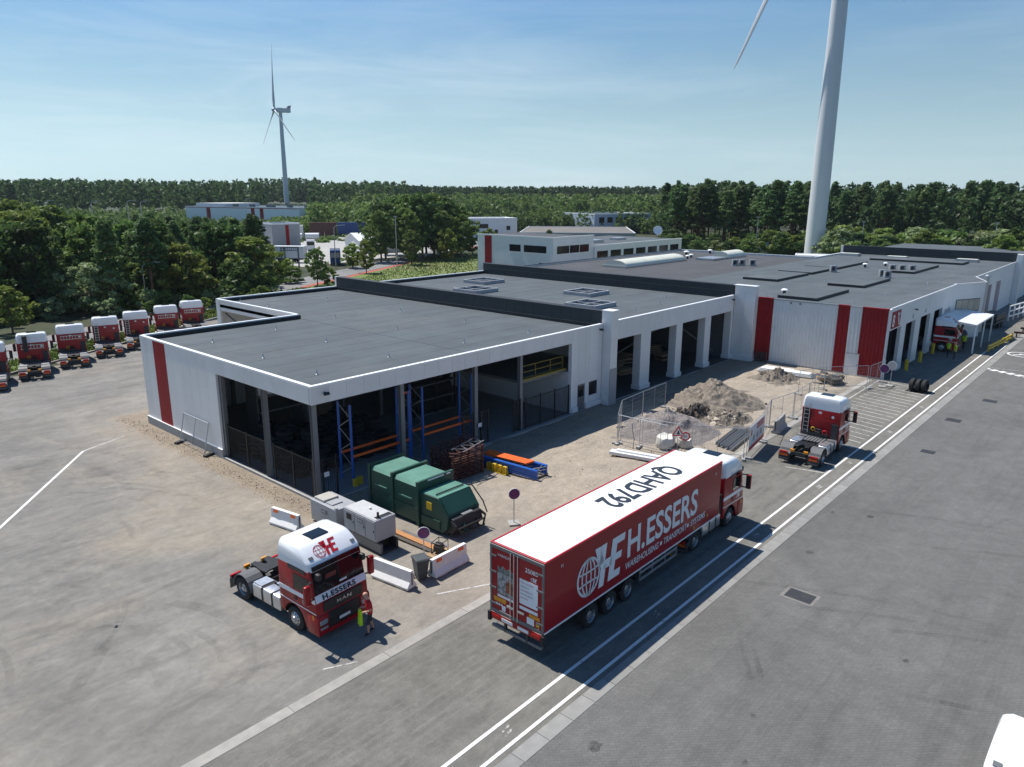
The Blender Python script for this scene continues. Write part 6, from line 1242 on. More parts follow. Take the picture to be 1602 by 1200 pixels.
# ================================================================== PEOPLE
def person(label, loc, rz, joints, mats, group=None, extra=None):
    """one continuous skinned body; joints: name -> (xyz, radius); colours by height bands on one mesh"""
    t = thing('person', label, 'person', loc, rz, group)
    names = list(joints); V = [joints[n][0] for n in names]; edges = [('hip','waist'),('waist','chest'),('chest','neck'),('neck','head'),('head','crown'),
        ('chest','sh_l'),('sh_l','el_l'),('el_l','wr_l'),('wr_l','hd_l'),('chest','sh_r'),('sh_r','el_r'),('el_r','wr_r'),('wr_r','hd_r'),
        ('hip','hp_l'),('hp_l','kn_l'),('kn_l','an_l'),('an_l','to_l'),('hip','hp_r'),('hp_r','kn_r'),('kn_r','an_r'),('an_r','to_r')]
    fing = []
    for s in ('l', 'r'):
        h = Vector(joints['hd_'+s][0]); wv = Vector(joints['wr_'+s][0]); d = (h-wv).normalized(); sd = d.cross(Vector((1,0,0) if abs(d.x) < .8 else (0,0,1))).normalized(); nn = d.cross(sd)
        for k in range(4):
            b = h + sd*(.022*(k-1.5)); n1, n2 = 'f%s%d' % (s, k), 'g%s%d' % (s, k); l = (.055, .065, .062, .048)[k]
            joints[n1] = (tuple(b+d*l*.6+nn*.008), .010); joints[n2] = (tuple(b+d*l+nn*.03), .008); edges += [('hd_'+s, n1), (n1, n2)]
        joints['th'+s] = (tuple(wv.lerp(h, .6)+sd*.05+d*.02), .011); edges.append(('wr_'+s, 'th'+s))
    names = list(joints); V = [joints[n][0] for n in names]
    me = bpy.data.meshes.new('body'); me.from_pydata(V, [(names.index(a), names.index(b)) for a, b in edges], []); o = bpy.data.objects.new('body', me); COL.objects.link(o)
    sk = o.modifiers.new('s', 'SKIN'); sk.use_smooth_shade = True; sv = me.skin_vertices[0].data
    for i, n in enumerate(names):
        r_ = joints[n][1]; sv[i].radius = (r_, r_) if not isinstance(r_, tuple) else r_; sv[i].use_root = (n == 'hip')
    ss_ = o.modifiers.new('ss', 'SUBSURF'); ss_.levels = 2; ss_.render_levels = 2
    dg = bpy.context.evaluated_depsgraph_get(); m2 = bpy.data.meshes.new_from_object(o.evaluated_get(dg)); bpy.data.objects.remove(o)
    m2.materials.clear()
    for m_ in mats['list']: m2.materials.append(m_)
    for p in m2.polygons: p.material_index = mats['pick'](p.center); p.use_smooth = True
    b = mkobj('body', m2, t)
    hd = Vector(joints['head'][0]); fwd = mats.get('face', Vector((1,0,0)))
    sd = Vector((-fwd.y, fwd.x, 0)).normalized(); up = Vector((0,0,1))
    fc = MB(); P = hd+fwd*.105; fc.add([P+up*.02+sd*.012, P+up*.02-sd*.012, P-up*.025-sd*.018, P-up*.025+sd*.018, P+fwd*.03-up*.02], [(0,1,4),(1,2,4),(2,3,4),(3,0,4)]); fc.obj('nose', X['skin'], b)
    for s in (-1, 1):
        e = MB(); e.obox(hd+fwd*.10+sd*(.035*s)+up*.03, (.012, .022, .012), math.atan2(fwd.y, fwd.x)); e.obj('eye', X['black'], b); q = MB(); q.obox(hd+sd*(.085*s), (.03, .015, .06), math.atan2(fwd.y, fwd.x)); q.obj('ear', X['skin'], b)
    MB().obox(hd+fwd*.105-up*.05, (.01, .05, .01), math.atan2(fwd.y, fwd.x)).obj('mouth', X['sign_red'], b)
    hr = MB(); rr = []
    for z, s in ((.02, .100), (.07, .098), (.11, .075), (.135, .03)): rr.append([tuple(hd - fwd*.022 + Vector((s*1.02*math.cos(k*.5236), s*.92*math.sin(k*.5236), z))) for k in range(12)])
    hr.loft(rr).obj('hair', mats.get('hair', X['hair']), b, smooth=60)
    return t
def stand_joints(h=1.78, lean=0.0, arms=None, stride=.12):
    k = h/1.78; J = {'hip': ((0,0,.95*k), (.13, .15)), 'waist': ((.01,0,1.08*k), (.12, .15)), 'chest': ((.02+lean*.4,0,1.34*k), (.13, .17)), 'neck': ((.03+lean*.6,0,1.50*k), .06), 'head': ((.06+lean,0,1.62*k), (.095, .085)), 'crown': ((.06+lean,0,1.71*k), (.085, .075)),
        'hp_l': ((0,.10,.88*k), .095), 'kn_l': ((.02+stride*.5,.11,.50*k), .065), 'an_l': ((stride*.6,.12,.10*k), .045), 'to_l': ((stride*.6+.17,.13,.035), .038), 'hp_r': ((0,-.10,.88*k), .095), 'kn_r': ((.03-stride*.4,-.11,.50*k), .065), 'an_r': ((-stride*.8,-.12,.10*k), .045), 'to_r': ((-stride*.8+.17,-.13,.035), .038)}
    A = arms or {'l': ((.02,.22,1.42*k), (0,.27,1.15*k), (.10,.25,.92*k), (.13,.24,.85*k)), 'r': ((.02,-.22,1.42*k), (0,-.27,1.15*k), (.10,-.25,.92*k), (.13,-.24,.85*k))}
    for s in 'lr':
        for n, q, r_ in zip(('sh_', 'el_', 'wr_', 'hd_'), A[s], (.068, .052, .036, (.028, .042))): J[n+s] = (q, r_)
    return J
# man in red at the tractor front, hi-vis vest in his hands, looking down at it
arms = {'l': ((.05,.22,1.40), (.04,.29,1.13), (.25,.16,1.05), (.32,.11,1.04)), 'r': ((.05,-.22,1.40), (.07,-.28,1.14), (.27,-.14,1.12), (.34,-.09,1.12))}
def pick(c):
    if c.z > 1.50: return 0
    if abs(c.y) > .20 and c.z < 1.22 and c.z > .8 or (c.x > .2 and c.z > .9): return 0
    if c.z > .90: return 1
    if c.z > .46: return 2
    if c.z > .13: return 0
    return 3
man = person('man in red shirt and dark shorts holding a yellow hi-vis vest by the tractor', (15.05, 20.75, 0), R(160), stand_joints(1.80, .10, arms, .20), {'list': [X['skin'], X['shirt_red'], X['trouser'], X['shoe']], 'pick': pick, 'face': Vector((.93, 0, -.36)).normalized(), 'hair': X['skin']})
mb = MB(); mc, ms = math.cos(R(160)), math.sin(R(160)); rs = random.Random(3); G_ = []
for i in range(9):
    for j in range(6):
        u, v = i/8, j/5; G_.append((.33+.05*math.sin(u*9+v*2)+.03*v, -.16+.34*u*(1-.25*v)+.02*math.sin(v*8), 1.08-.60*v+.03*math.sin(u*7)-.06*(1-u)*v))
for i in range(8):
    for j in range(5): mb.add([G_[i*6+j], G_[(i+1)*6+j], G_[(i+1)*6+j+1], G_[i*6+j+1]], [(0,1,2,3)]); mb.add([tuple(Vector(q)+Vector((.035,0,0))) for q in (G_[i*6+j], G_[(i+1)*6+j], G_[(i+1)*6+j+1], G_[i*6+j+1])], [(3,2,1,0)])
vt = mb.obj('safety_vest', X['vest'], None, recalc=False, smooth=60); vt.location = man.location; vt.rotation_euler = man.rotation_euler; tag(vt, 'yellow hi-vis vest held by the man in red', 'vest')
def pick2(c):
    if c.z > 1.50: return 0
    if abs(c.y) > .20 and c.z < 1.15 and c.z > .75: return 0
    if c.z > .88: return 1
    if c.z > .13: return 2
    return 3
ML = [X['skin'], X['vest'], X['trouser'], X['shoe']]
person('worker in yellow hi-vis vest before the bay, left of the pair', (86.5, 16.2, 0), R(-40), stand_joints(1.80), {'list': ML, 'pick': pick2, 'face': Vector((1,0,0))}, 'workers at the bay'); person('worker in yellow hi-vis vest before the bay, right of the pair', (85.75, 15.4, 0), R(120), stand_joints(1.78, .02), {'list': ML, 'pick': pick2, 'face': Vector((1,0,0))}, 'workers at the bay')
person('worker in yellow hi-vis vest bending under the canopy', (92.3, 15.9, 0), R(-30), stand_joints(1.75, .25), {'list': ML, 'pick': pick2, 'face': Vector((1,0,0))}, 'workers at the bay')
# ================================================================== BACKGROUND
VDIR = lambda px: _yaw + math.atan((px-801)/1148.4)
def ray_pt(px, dist, z=0):
    a = VDIR(px); return Vector((dist*math.sin(a), dist*math.cos(a), z))
def px_of(x, y): return 801 + 1148.4*math.tan(math.atan2(x, y)-_yaw)
# ---- wind turbines
def blade_mesh(L_):
    rings = []
    for s, c, t in ((0, 2.0, 2.0), (.05, 2.0, 1.9), (.16, 3.6, 1.0), (.30, 3.0, .65), (.55, 2.0, .38), (.80, 1.25, .2), (.96, .65, .1), (1.0, .12, .03)):
        k = L_/57; c *= k; t *= k; tw = .5*(1-s); P = []
        for j in range(12):
            a = 2*math.pi*j/12; u, v = c*.5*math.cos(a) - c*.12*min(1, s*6), t*.5*math.sin(a); P.append((u*math.cos(tw)-v*math.sin(tw), u*math.sin(tw)+v*math.cos(tw) + 1.6*s*s*k, s*L_))
        rings.append(P)
    return rings
X['turbine'] = mat('turbine_white', (.62,.64,.66), .45, 0, .03, .3)
def turbine(base, hub, r0, r1, az, L_, phases, lab):
    """az: direction the rotor axis points (horizontal)"""
    t = thing('wind_turbine', lab, 'wind turbine', base)
    tw = MB().lathe([(r0*1.0, -2), (r0, 0), (r0*.97, hub*.2), ((r0+r1)/2, hub*.6), (r1, hub-1.5)], (0,0,0), (0,0,1), 40).obj('tower', X['turbine'], t, smooth=60)
    ax = Vector((math.cos(az), math.sin(az), 0)); m = Matrix.Translation((0,0,hub)) @ Matrix.Rotation(az, 4, 'Z')
    nb = MB(); nb.add([m @ Vector(q) for q in [(-8.5,-1.8,-1.6),(3,-1.9,-1.9),(3,1.9,-1.9),(-8.5,1.8,-1.6),(-8.5,-1.7,1.7),(3,-1.8,1.9),(3,1.8,1.9),(-8.5,1.7,1.7)]], [(0,3,2,1),(4,5,6,7),(0,1,5,4),(1,2,6,5),(2,3,7,6),(3,0,4,7)]); n_ = nb.obj('nacelle', X['turbine'], t, bevel=.4)
    cb = MB(); cb.add([m @ Vector(q) for q in [(-8.3,-1.6,1.6),(-5,-1.6,1.6),(-5,1.6,1.6),(-8.3,1.6,1.6),(-8.9,-1.8,4.2),(-6.2,-1.8,3.6),(-6.2,1.8,3.6),(-8.9,1.8,4.2)]], [(0,3,2,1),(4,5,6,7),(0,1,5,4),(1,2,6,5),(2,3,7,6),(3,0,4,7)]); cb.obj('cooler', X['grey_box'], n_)
    hc = m @ Vector((5.0, 0, 0)); MB().lathe([(1.9, -2.1), (2.0, 0), (1.6, 1.2), (.8, 2.2), (0, 2.6)], hc, ax, 20).obj('hub', X['turbine'], t, smooth=50)
    rings = blade_mesh(L_)
    for p in phases:
        mm = Matrix.Translation(hc) @ Matrix.Rotation(az, 4, 'Z') @ Matrix.Rotation(p, 4, 'X') @ Matrix.Rotation(R(90), 4, 'Z') @ Matrix.Rotation(0, 4, 'X')
        MB().loft([[mm @ Vector(q) for q in r_] for r_ in rings]).obj('blade', X['turbine'], t, smooth=60)
    for k, s_ in enumerate((.33, .66)): rr_ = r0*.97+(r1-r0)*s_; MB().lathe([(rr_+.03, hub*s_), (rr_+.03, hub*s_+.12)], (0,0,0), (0,0,1), 40).obj('flange', X['grey_box'], tw)
    d_ = math.atan2(-base[1], -base[0]); MB().obox((r0*math.cos(d_), r0*math.sin(d_), 3.4), (.5, 1.1, 2.3), d_).obj('door', X['grey_box'], tw); MB().lathe([(r0*1.7, -1), (r0*1.7, .3), (r0*1.0, .3)], (0,0,0), (0,0,1), 24).obj('foundation', X['concrete'], t)
    return t
bN = ray_pt(1266, 200); turbine((bN.x, bN.y, 0), 92, 2.25, 1.45, math.atan2(-bN.y, -bN.x)+R(-28), 51, (R(180-29), R(31), R(-89)), 'huge wind turbine tower rising behind the workshop, one blade in view')
bF = ray_pt(458, 690); turbine((bF.x, bF.y, 0), 84.5, 2.2, 1.4, math.atan2(-bF.y, -bF.x)+R(-73), 53, (R(-1), R(119), R(-121)), 'distant white wind turbine standing over the forest')
# ---- office block
of = thing('office_building', 'white flat-roofed office block with dark ribbon windows and red stripe', 'building')
MB().box(113, 126.3, 90.5, 111, 0, 8.05).obj('wall', X['white_wall'], of); MB().box(126.3, 162, 90.0, 111, 0, 5.98).obj('wall', X['white_wall'], of)
MB().box(112.97, 113.0, 106.9, 108.9, 2, 8.05).obj('red_stripe', X['red_panel'], of); MB().box(113.3, 126.0, 90.8, 110.7, 8.06, 8.10).obj('roof', X['roof_old'], of); MB().box(126.6, 161.7, 90.3, 110.7, 5.99, 6.03).obj('roof', X['roof'], of)
pr = MB(); pr.box(112.9, 126.4, 90.4, 90.7, 8.05, 8.3).box(112.9, 113.2, 90.7, 111.1, 8.05, 8.3).box(126.4, 162.1, 89.9, 90.2, 5.98, 6.2); pr.obj('parapet', X['white_metal'], of)
def win(x0, x1, y, z0, z1): 
    w_ = MB().box(x0, x1, y-.02, y+.05, z0, z1).obj('window', X['window'], of); MB().box(x0-.1, x1+.1, y-.06, y+.02, z0-.12, z0-.02).obj('sill', X['white_metal'], w_)
for x0 in (114.2, 118.3, 121.6): win(x0, x0+(3.9 if x0 < 116 else 3.1), 90.5, 5.0, 6.5)
for k in range(7): win(127.0+k*4.95, 130.9+k*4.95, 90.0, 3.4, 4.9)
for (a, b) in ((98.9, 101.9), (92.2, 98.0)):
    w_ = MB().box(112.95, 113.02, a, b, 5.1, 6.5).obj('window', X['window'], of); MB().box(112.9, 112.98, a-.1, b+.1, 4.98, 5.08).obj('sill', X['white_metal'], w_)
MB().box(112.95, 113.02, 91.5, 94, 2.2, 3.2).obj('window', X['window'], of); MB().box(132, 138, 96, 99, 6.0, 6.6).obj('roof_unit', X['galv'], of); MB().box(146, 150, 98, 100, 6.0, 6.5).obj('roof_unit', X['galv'], of)
sd = thing('satellite_dish', 'white satellite dish standing on the office roof end', 'satellite dish', (159, 95, 6.03)); MB().cyl((0,0,0), (0,0,1.6), .1, .1, 8).obj('mast', X['galv'], sd); MB().lathe([(0, 0), (.7, .1), (1.1, .3)], (0,0,1.9), (-.75,-.6,.35), 20).obj('dish', X['white_plain'], sd, recalc=False, smooth=60)
# ---- other far buildings
def block(name, lab, pa, da, pb, db, depth, h, m='white_wall', roofm='roof', wins=(), stripes=(), par=.4, cat='building'):
    a = ray_pt(pa, da); b = ray_pt(pb, db); u = (b-a); Lx = u.length; ang = math.atan2(u.y, u.x)
    t = thing(name, lab, cat, (a.x, a.y, 0), ang); MB().box(0, Lx, 0, depth, 0, h).obj('wall', X[m], t); MB().box(.3, Lx-.3, .3, depth-.3, h+.01, h+.06).obj('roof', X[roofm], t)
    p = MB(); p.box(-.05, Lx+.05, -.05, .25, h, h+par).box(-.05, .25, .25, depth, h, h+par).box(Lx-.25, Lx+.05, .25, depth, h, h+par).box(.25, Lx-.25, depth-.3, depth, h, h+par); p.obj('parapet', X['white_metal'], t)
    for (f0, f1, z0, z1) in wins:
        w_ = MB().box(Lx*f0, Lx*f1, -.06, .02, z0, z1).obj('window', X['window'], t); MB().box(Lx*f0, Lx*f1, -.12, -.02, z0-.15, z0).obj('sill', X['white_metal'], w_)
    for (f0, f1) in stripes: MB().box(Lx*f0, Lx*f1, -.05, 0, 0, h-.2).obj('red_stripe', X['red_panel'], t)
    return t, Lx
t, Lx = block('warehouse', 'large far white warehouse with red stripes half hidden by pines', 303, 432, 476, 372, 42, 9.3, 'white_metal', stripes=((.20, .235), (.60, .63), (.675, .705)))
MB().box(1, Lx*.28, 6, 30, 9.4, 11.2).obj('raised_roof', X['white_wall'], t); MB().box(0, Lx, -.07, -.055, 9.0, 9.3).obj('red_band', X['red_panel'], t)
for k in range(6): MB().box(Lx*(.3+.11*k), Lx*(.3+.11*k)+2.2, 10+3*(k % 3), 12+3*(k % 3), 9.4, 10.8).obj('roof_unit', X['steel_grey'], t)
X['brown_roof'] = mat('brown_grey_roof', (.16,.145,.13), .9, 0, .15, .1)
X['pale_blue'] = mat('pale_blue_render', (.42,.50,.60), .6, 0, .05, .5)
block('house', 'pale two-storey house with white roof edge behind the mid trees', 725, 285, 808, 292, 14, 7.0, 'white_metal', 'sheet_white', ((.05, .13, 1.2, 3.0), (.30, .46, 3.6, 5.2), (.58, .64, 1.6, 3), (.80, .87, 2.8, 4.4)))
block('warehouse', 'low flat warehouse with brown roof edges behind the office', 812, 262, 990, 262, 50, 3.2, 'beige_wall', 'brown_roof', par=.25); block('warehouse', 'low pale blue hall before the flat brown warehouse', 893, 225, 982, 222, 12, 2.8, 'pale_blue', 'sheet_white', par=.5)
block('office_block', 'far pale blue office with square windows beside the pines', 926, 318, 1012, 335, 26, 8.0, 'pale_blue', 'roof', tuple((.08+.145*k, .17+.145*k, 4.6, 6.9) for k in range(4))+((.66, .86, 5.0, 6.9), (.62, .80, .2, 2.6)))
p, q = ray_pt(543, 226), ray_pt(566, 214); u = q-p; gs = thing('gable_shed', 'small white gabled shed in the far depot yard', 'shed', (p.x, p.y, 0), math.atan2(u.y, u.x)); Lx = u.length
MB().prism([(0, 0), (Lx, 0), (Lx, 3.4), (Lx/2, 5.2), (0, 3.4)], 'xz', 0, 13).obj('wall', X['white_wall'], gs)
for a_, b_ in (((-.3, 3.3), (Lx/2, 5.28)), ((Lx/2, 5.28), (Lx+.3, 3.3))): MB().prism([a_, b_, (b_[0], b_[1]+.15), (a_[0], a_[1]+.15)], 'xz', -.4, 13.4).obj('roof_slope', X['sheet_white'], gs)
block('depot_kiosk', 'grey panelled block with red stripe and sign in the far depot yard', 432, 232, 475, 236, 9, 7.4, 'grey_box', 'roof', stripes=((.48, .60),)); 
block('house', 'pale low building between the far left pines', 205, 440, 290, 450, 12, 3.6, 'white_wall', 'sheet_white'); block('house', 'tiny white building among the left treetops', 268, 345, 286, 347, 8, 3.0, 'white_wall', 'sheet_white')
block('low_hall', 'low hall with red roof edge right of the turbine foot', 1490, 235, 1640, 230, 10, 2.2, 'red_panel', 'sheet_white', par=.3); block('low_hall', 'low red wall at the foot of the turbine tower', 1238, 172, 1300, 172, 6, 3.6, 'red_panel', 'sheet_white', par=.2); block('low_hall', 'dark low shed on the meadow behind the older roof', 1180, 150, 1222, 150, 5, 4.1, 'steel_grey', 'roof', par=.2)
# ---- depot: containers, tank containers, trailers
def container(px0, px1, d, h, m, lab):
    a, b = ray_pt(px0, d), ray_pt(px1, d); u = b-a; t = thing('shipping_container', lab, 'container', (a.x, a.y, 0), math.atan2(u.y, u.x), 'containers in the far depot'); Lx = u.length; mb = MB(); n = max(8, int(Lx/.6))
    MB().box(0, Lx, 0, 2.4, 0, h).obj('box', X[m], t); 
    for k in range(n): mb.box(k*Lx/n, k*Lx/n+.28, -.05, 0, .15, h-.15)
    mb.obj('ribs', X[m], t, kind='stuff'); f = MB(); f.box(-.05, .12, -.07, 2.45, 0, h+.02).box(Lx-.12, Lx+.05, -.07, 2.45, 0, h+.02); f.obj('corner_posts', X[m], t); return t
X['cbrown'] = mat('container_brown', (.10,.035,.030), .6, 0, .1, 1)
for (a, b, d, h, m, l) in ((404, 441, 300, 5.2, 'blue_deep', 'blue container behind the depot kiosk'), (418, 433, 282, 2.7, 'red_panel', 'red container with white lettering left of the kiosk'), (453, 480, 296, 4.6, 'white_wall', 'white container behind the kiosk'), (490, 512, 300, 5.4, 'cbrown', 'brown container, left of two'), (513, 531, 300, 5.4, 'cbrown', 'brown container, right of two next to the blue one'), (533, 574, 300, 5.4, 'blue_deep', 'long blue container at the right end of the depot row')): container(a, b, d, h, m, l)
for (a, b, d, l) in ((462, 479, 276, 'white tank container, left one'), (481, 505, 276, 'white tank container, right one')):
    p, q = ray_pt(a, d), ray_pt(b, d); u = q-p; t = thing('tank_container', l+' in the far depot', 'tank container', (p.x, p.y, 0), math.atan2(u.y, u.x)); MB().cyl((.3, 1.2, 1.5), (u.length-.3, 1.2, 1.5), 1.15, 1.15, 18).obj('tank', X['white_plain'], t, smooth=40)
    f = MB()
    for x in (0, u.length): f.bar((x, 0, 0), (x, 0, 2.7), .15).bar((x, 2.4, 0), (x, 2.4, 2.7), .15).bar((x, 0, 2.7), (x, 2.4, 2.7), .15)
    f.bar((0,0,.1), (u.length,0,.1), .15).bar((0,2.4,.1), (u.length,2.4,.1), .15); f.obj('frame', X['steel_grey'], t)
def far_trailer(px0, px1, d, lab, m='white_wall', top='orange'):
    a, b = ray_pt(px0, d), ray_pt(px1, d-3); u = b-a; t = thing('parked_trailer', lab, 'trailer', (a.x, a.y, 0), math.atan2(u.y, u.x)); Lx = u.length; MB().box(0, Lx, 0, 2.5, 1.1, 3.9).obj('box_body', X[m], t); MB().box(.1, Lx-.1, .05, 2.45, 3.91, 3.95).obj('roof_skin', X[top], t); MB().box(.5, Lx-.5, .3, 2.2, .7, 1.09).obj('chassis', X['chassis'], t)
    for x in (1.6, 2.9, Lx-2.5): 
        for y in (.0, 2.1): MB().cyl((x, y, .5), (x, y+.35, .5), .5, .5, 14).obj('wheel', X['rubber'], t)
far_trailer(430, 478, 190, 'white trailer with orange roof edge in front of the kiosk', 'white_wall', 'sheet_white')
a = ray_pt(527, 178); t = thing('parked_lorry', 'dark lorry cab facing the camera in the far depot', 'lorry', (a.x, a.y, 0), math.atan2(-a.y, -a.x)); MB().box(-2.2, 0, -1.2, 1.2, .5, 3.6).obj('cab', X['blue_deep'], t, bevel=.15); MB().box(-.0, .05, -1.0, 1.0, 1.9, 3.0).obj('windscreen', X['lamp_clear'], t); MB().box(-8, -2.3, -1.2, 1.2, 1.0, 3.5).obj('load_box', X['chassis'], t)
for s in (-1, 1): MB().cyl((-.9, s*.85, .5), (-.9, s*1.2, .5), .5, .5, 14).obj('wheel', X['rubber'], t)
a = ray_pt(490, 225); t = thing('parked_lorry', 'small white lorry on the far depot yard', 'lorry', (a.x, a.y, 0), math.atan2(-a.y, -a.x)); MB().box(-2, 0, -1.2, 1.2, .5, 3.2).obj('cab', X['white_plain'], t, bevel=.15); MB().box(0, .05, -1, 1, 1.7, 2.7).obj('windscreen', X['glass'], t); MB().box(-8, -2.1, -1.2, 1.2, .8, 3.0).obj('load_box', X['steel_grey'], t)
fp = thing('gantry', 'thin grey gate frame before the depot trailer', 'gate frame', (0,0,0)); mb = MB(); p, q = ray_pt(444, 168), ray_pt(470, 168)
for w_ in (p, q, p.lerp(q, .2)): mb.bar(w_, w_+Vector((0,0,5.2)), .25)
mb.bar(p+Vector((0,0,5.1)), q+Vector((0,0,5.1)), .25).bar(p+Vector((0,0,4.4)), q+Vector((0,0,4.4)), .15)
for k in range(9): v = p.lerp(q, k/8); mb.bar(v+Vector((0,0,4.4)), v+Vector((0,0,5.1)), .1)
mb.obj('frame', X['steel_grey'], fp)
o = thing('parked_van', 'white van roof just behind the rear roof edge of the hall', 'van', (52.5, 78.5, 0), R(30)); MB().box(-2.6, 2.6, -1, 1, .4, 2.0).obj('body', X['white_plain'], o, bevel=.2, seg=3, smooth=40); MB().box(1.4, 2.62, -.9, .9, 1.3, 1.9).obj('windscreen', X['glass'], o); o2 = thing('parked_car', 'red car just behind the rear roof edge of the hall', 'car', (57.5, 80.2, 0), R(30)); MB().box(-2.1, 2.1, -.9, .9, .3, .9).obj('body', X['decal_red'], o2, bevel=.15, seg=3, smooth=40); MB().box(-1.4, .9, -.8, .8, .9, 1.45).obj('cabin', X['glass'], o2, bevel=.2, seg=2)
for q_, L_ in ((o, 1.7), (o2, 1.3)):
    for x in (-L_, L_):
        for s in (-1, 1): MB().cyl((x, s*.7, .33), (x, s*.95, .33), .33, .33, 14).obj('wheel', X['rubber'], q_)
# ---- masts, street lamps, billboard
def mast(px, d, h, lab, arm=0, r=.12):
    a = ray_pt(px, d); t = thing('light_mast' if not arm else 'street_lamp', lab, 'light mast' if not arm else 'street lamp', (a.x, a.y, 0), VDIR(px)*-1); MB().cyl((0,0,0), (0,0,h), r, r*.6, 8).obj('pole', X['galv'], t)
    if arm: MB().tube([(0,0,h), (.4*arm,0,h+.45), (1.6*arm,0,h+.6)], r*.6, 6).obj('arm', X['galv'], t); MB().obox((2.0*arm, 0, h+.6), (.9, .3, .14)).obj('lamp_head', X['grey_box'], t)
    else: MB().obox((0, 0, h), (.9, .3, .2)).obj('lamp_head', X['grey_box'], t)
mast(622, 168, 11.5, 'tall bare light mast beside the road left of the mid trees'); mast(527, 170, 9, 'street lamp with arm in the far depot', 1); mast(226, 118, 6.2, 'curved street lamp among the trees behind the parked tractors', 1, .05)
for px, d, h, l in ((1176, 215, 10.5, 'thin light mast above the billboard'), (1338, 205, 10, 'thin light mast right of the turbine tower'), (1542, 200, 10.5, 'thin light mast near the right picture edge'), (1212, 222, 6, 'short lamp before the pines left of the turbine')): mast(px, d, h, l, 0, .13)
for k, (px, d) in enumerate(((90, 260), (160, 250), (215, 262), (235, 240), (395, 330))): mast(px, d, 13.5, 'far floodlight mast on the left, %s from the picture edge' % ('first', 'second', 'third', 'fourth', 'fifth')[k], 1, .16)
p, q = ray_pt(1168, 212), ray_pt(1196, 212); bbd = thing('billboard', 'pale blue billboard on slanted legs behind the older roof', 'billboard', (p.x, p.y, 0), math.atan2((q-p).y, (q-p).x)); Lx = (q-p).length; MB().box(0, Lx, -.1, .1, 1.2, 4.0).obj('board', mat('billboard_pale', (.50,.60,.68), .5, 0, .12, .6), bbd)
for x in (.5, Lx/2, Lx-.5): MB().bar((x, .1, 2.8), (x-1.2, 1.6, -.1), .14).obj('leg', X['white_metal'], bbd)
for k in range(1, 5): MB().box(Lx*k/5-.04, Lx*k/5+.04, -.13, -.1, 1.2, 4.0).obj('seam', X['grey_box'], bbd)
# ================================================================== TREES
def leaf_mat(name, c0, c1, hue=.016):
    m, t, b, N, K = node_mat(name); oi = N('ShaderNodeObjectInfo'); p = N('ShaderNodeNewGeometry').outputs['Position']
    n = noise(N, K, p, .45 if hue else .035, 4, .6); c = mixc(N, K, mrange(N, K, n, .3, .7), c0, c1); g1 = noise(N, K, p, 4.5, 2)
    hs = N('ShaderNodeHueSaturation'); K(mrange(N, K, oi.outputs['Random'], 0, 1, .5-hue, .5+hue), hs.inputs['Hue']); K(math_(N, K, 'MULTIPLY', mrange(N, K, g1, .25, .75, .65, 1.4), mrange(N, K, math_(N, K, 'FRACT', math_(N, K, 'MULTIPLY', oi.outputs['Random'], 7.31), 0), 0, 1, .72, 1.25)), hs.inputs['Value']); K(c, hs.inputs['Color'])
    t.nodes.remove(b); d = N('ShaderNodeBsdfDiffuse'); tr_ = N('ShaderNodeBsdfTranslucent'); mx = N('ShaderNodeMixShader'); mx.inputs[0].default_value = .46; K(hs.outputs[0], d.inputs[0]); K(hs.outputs[0], tr_.inputs[0]); K(d.outputs[0], mx.inputs[1]); K(tr_.outputs[0], mx.inputs[2])
    gl = N('ShaderNodeBsdfGlossy'); gl.inputs['Roughness'].default_value = .5; gl.inputs[0].default_value = (.5, .5, .5, 1); m2 = N('ShaderNodeMixShader'); m2.inputs[0].default_value = .035; K(mx.outputs[0], m2.inputs[1]); K(gl.outputs[0], m2.inputs[2]); K(m2.outputs[0], t.nodes['Material Output'].inputs[0]); return m
X['leaf'] = leaf_mat('broad_leaves', (0.086,0.160,0.036), (0.170,0.247,0.057)); X['leaf_l'] = leaf_mat('light_leaves', (0.148,0.210,0.039), (0.230,0.287,0.063)); X['leaf_d'] = leaf_mat('dark_leaves', (0.059,0.117,0.032), (0.107,0.171,0.045)); X['leaf_s'] = leaf_mat('silvery_leaves', (0.183,0.254,0.109), (0.345,0.407,0.200))
X['needle'] = leaf_mat('pine_needles', (0.059,0.122,0.039), (0.124,0.199,0.059), .02); X['far_leaf'] = leaf_mat('far_forest_leaves', (0.083,0.144,0.040), (0.159,0.225,0.060), 0); X['far_needle'] = leaf_mat('far_forest_needles', (0.046,0.096,0.036), (0.089,0.148,0.049), 0); X['far_young'] = leaf_mat('young_forest_leaves', (0.095,0.160,0.045), (0.170,0.241,0.067), 0)
X['bark'] = mat('bark', (.10,.075,.055), .95, 0, .3, 4, bump=.6, bscale=12); X['bark_pine'] = mat('pine_bark', (.16,.085,.055), .95, 0, .35, 3, bump=.6, bscale=12)
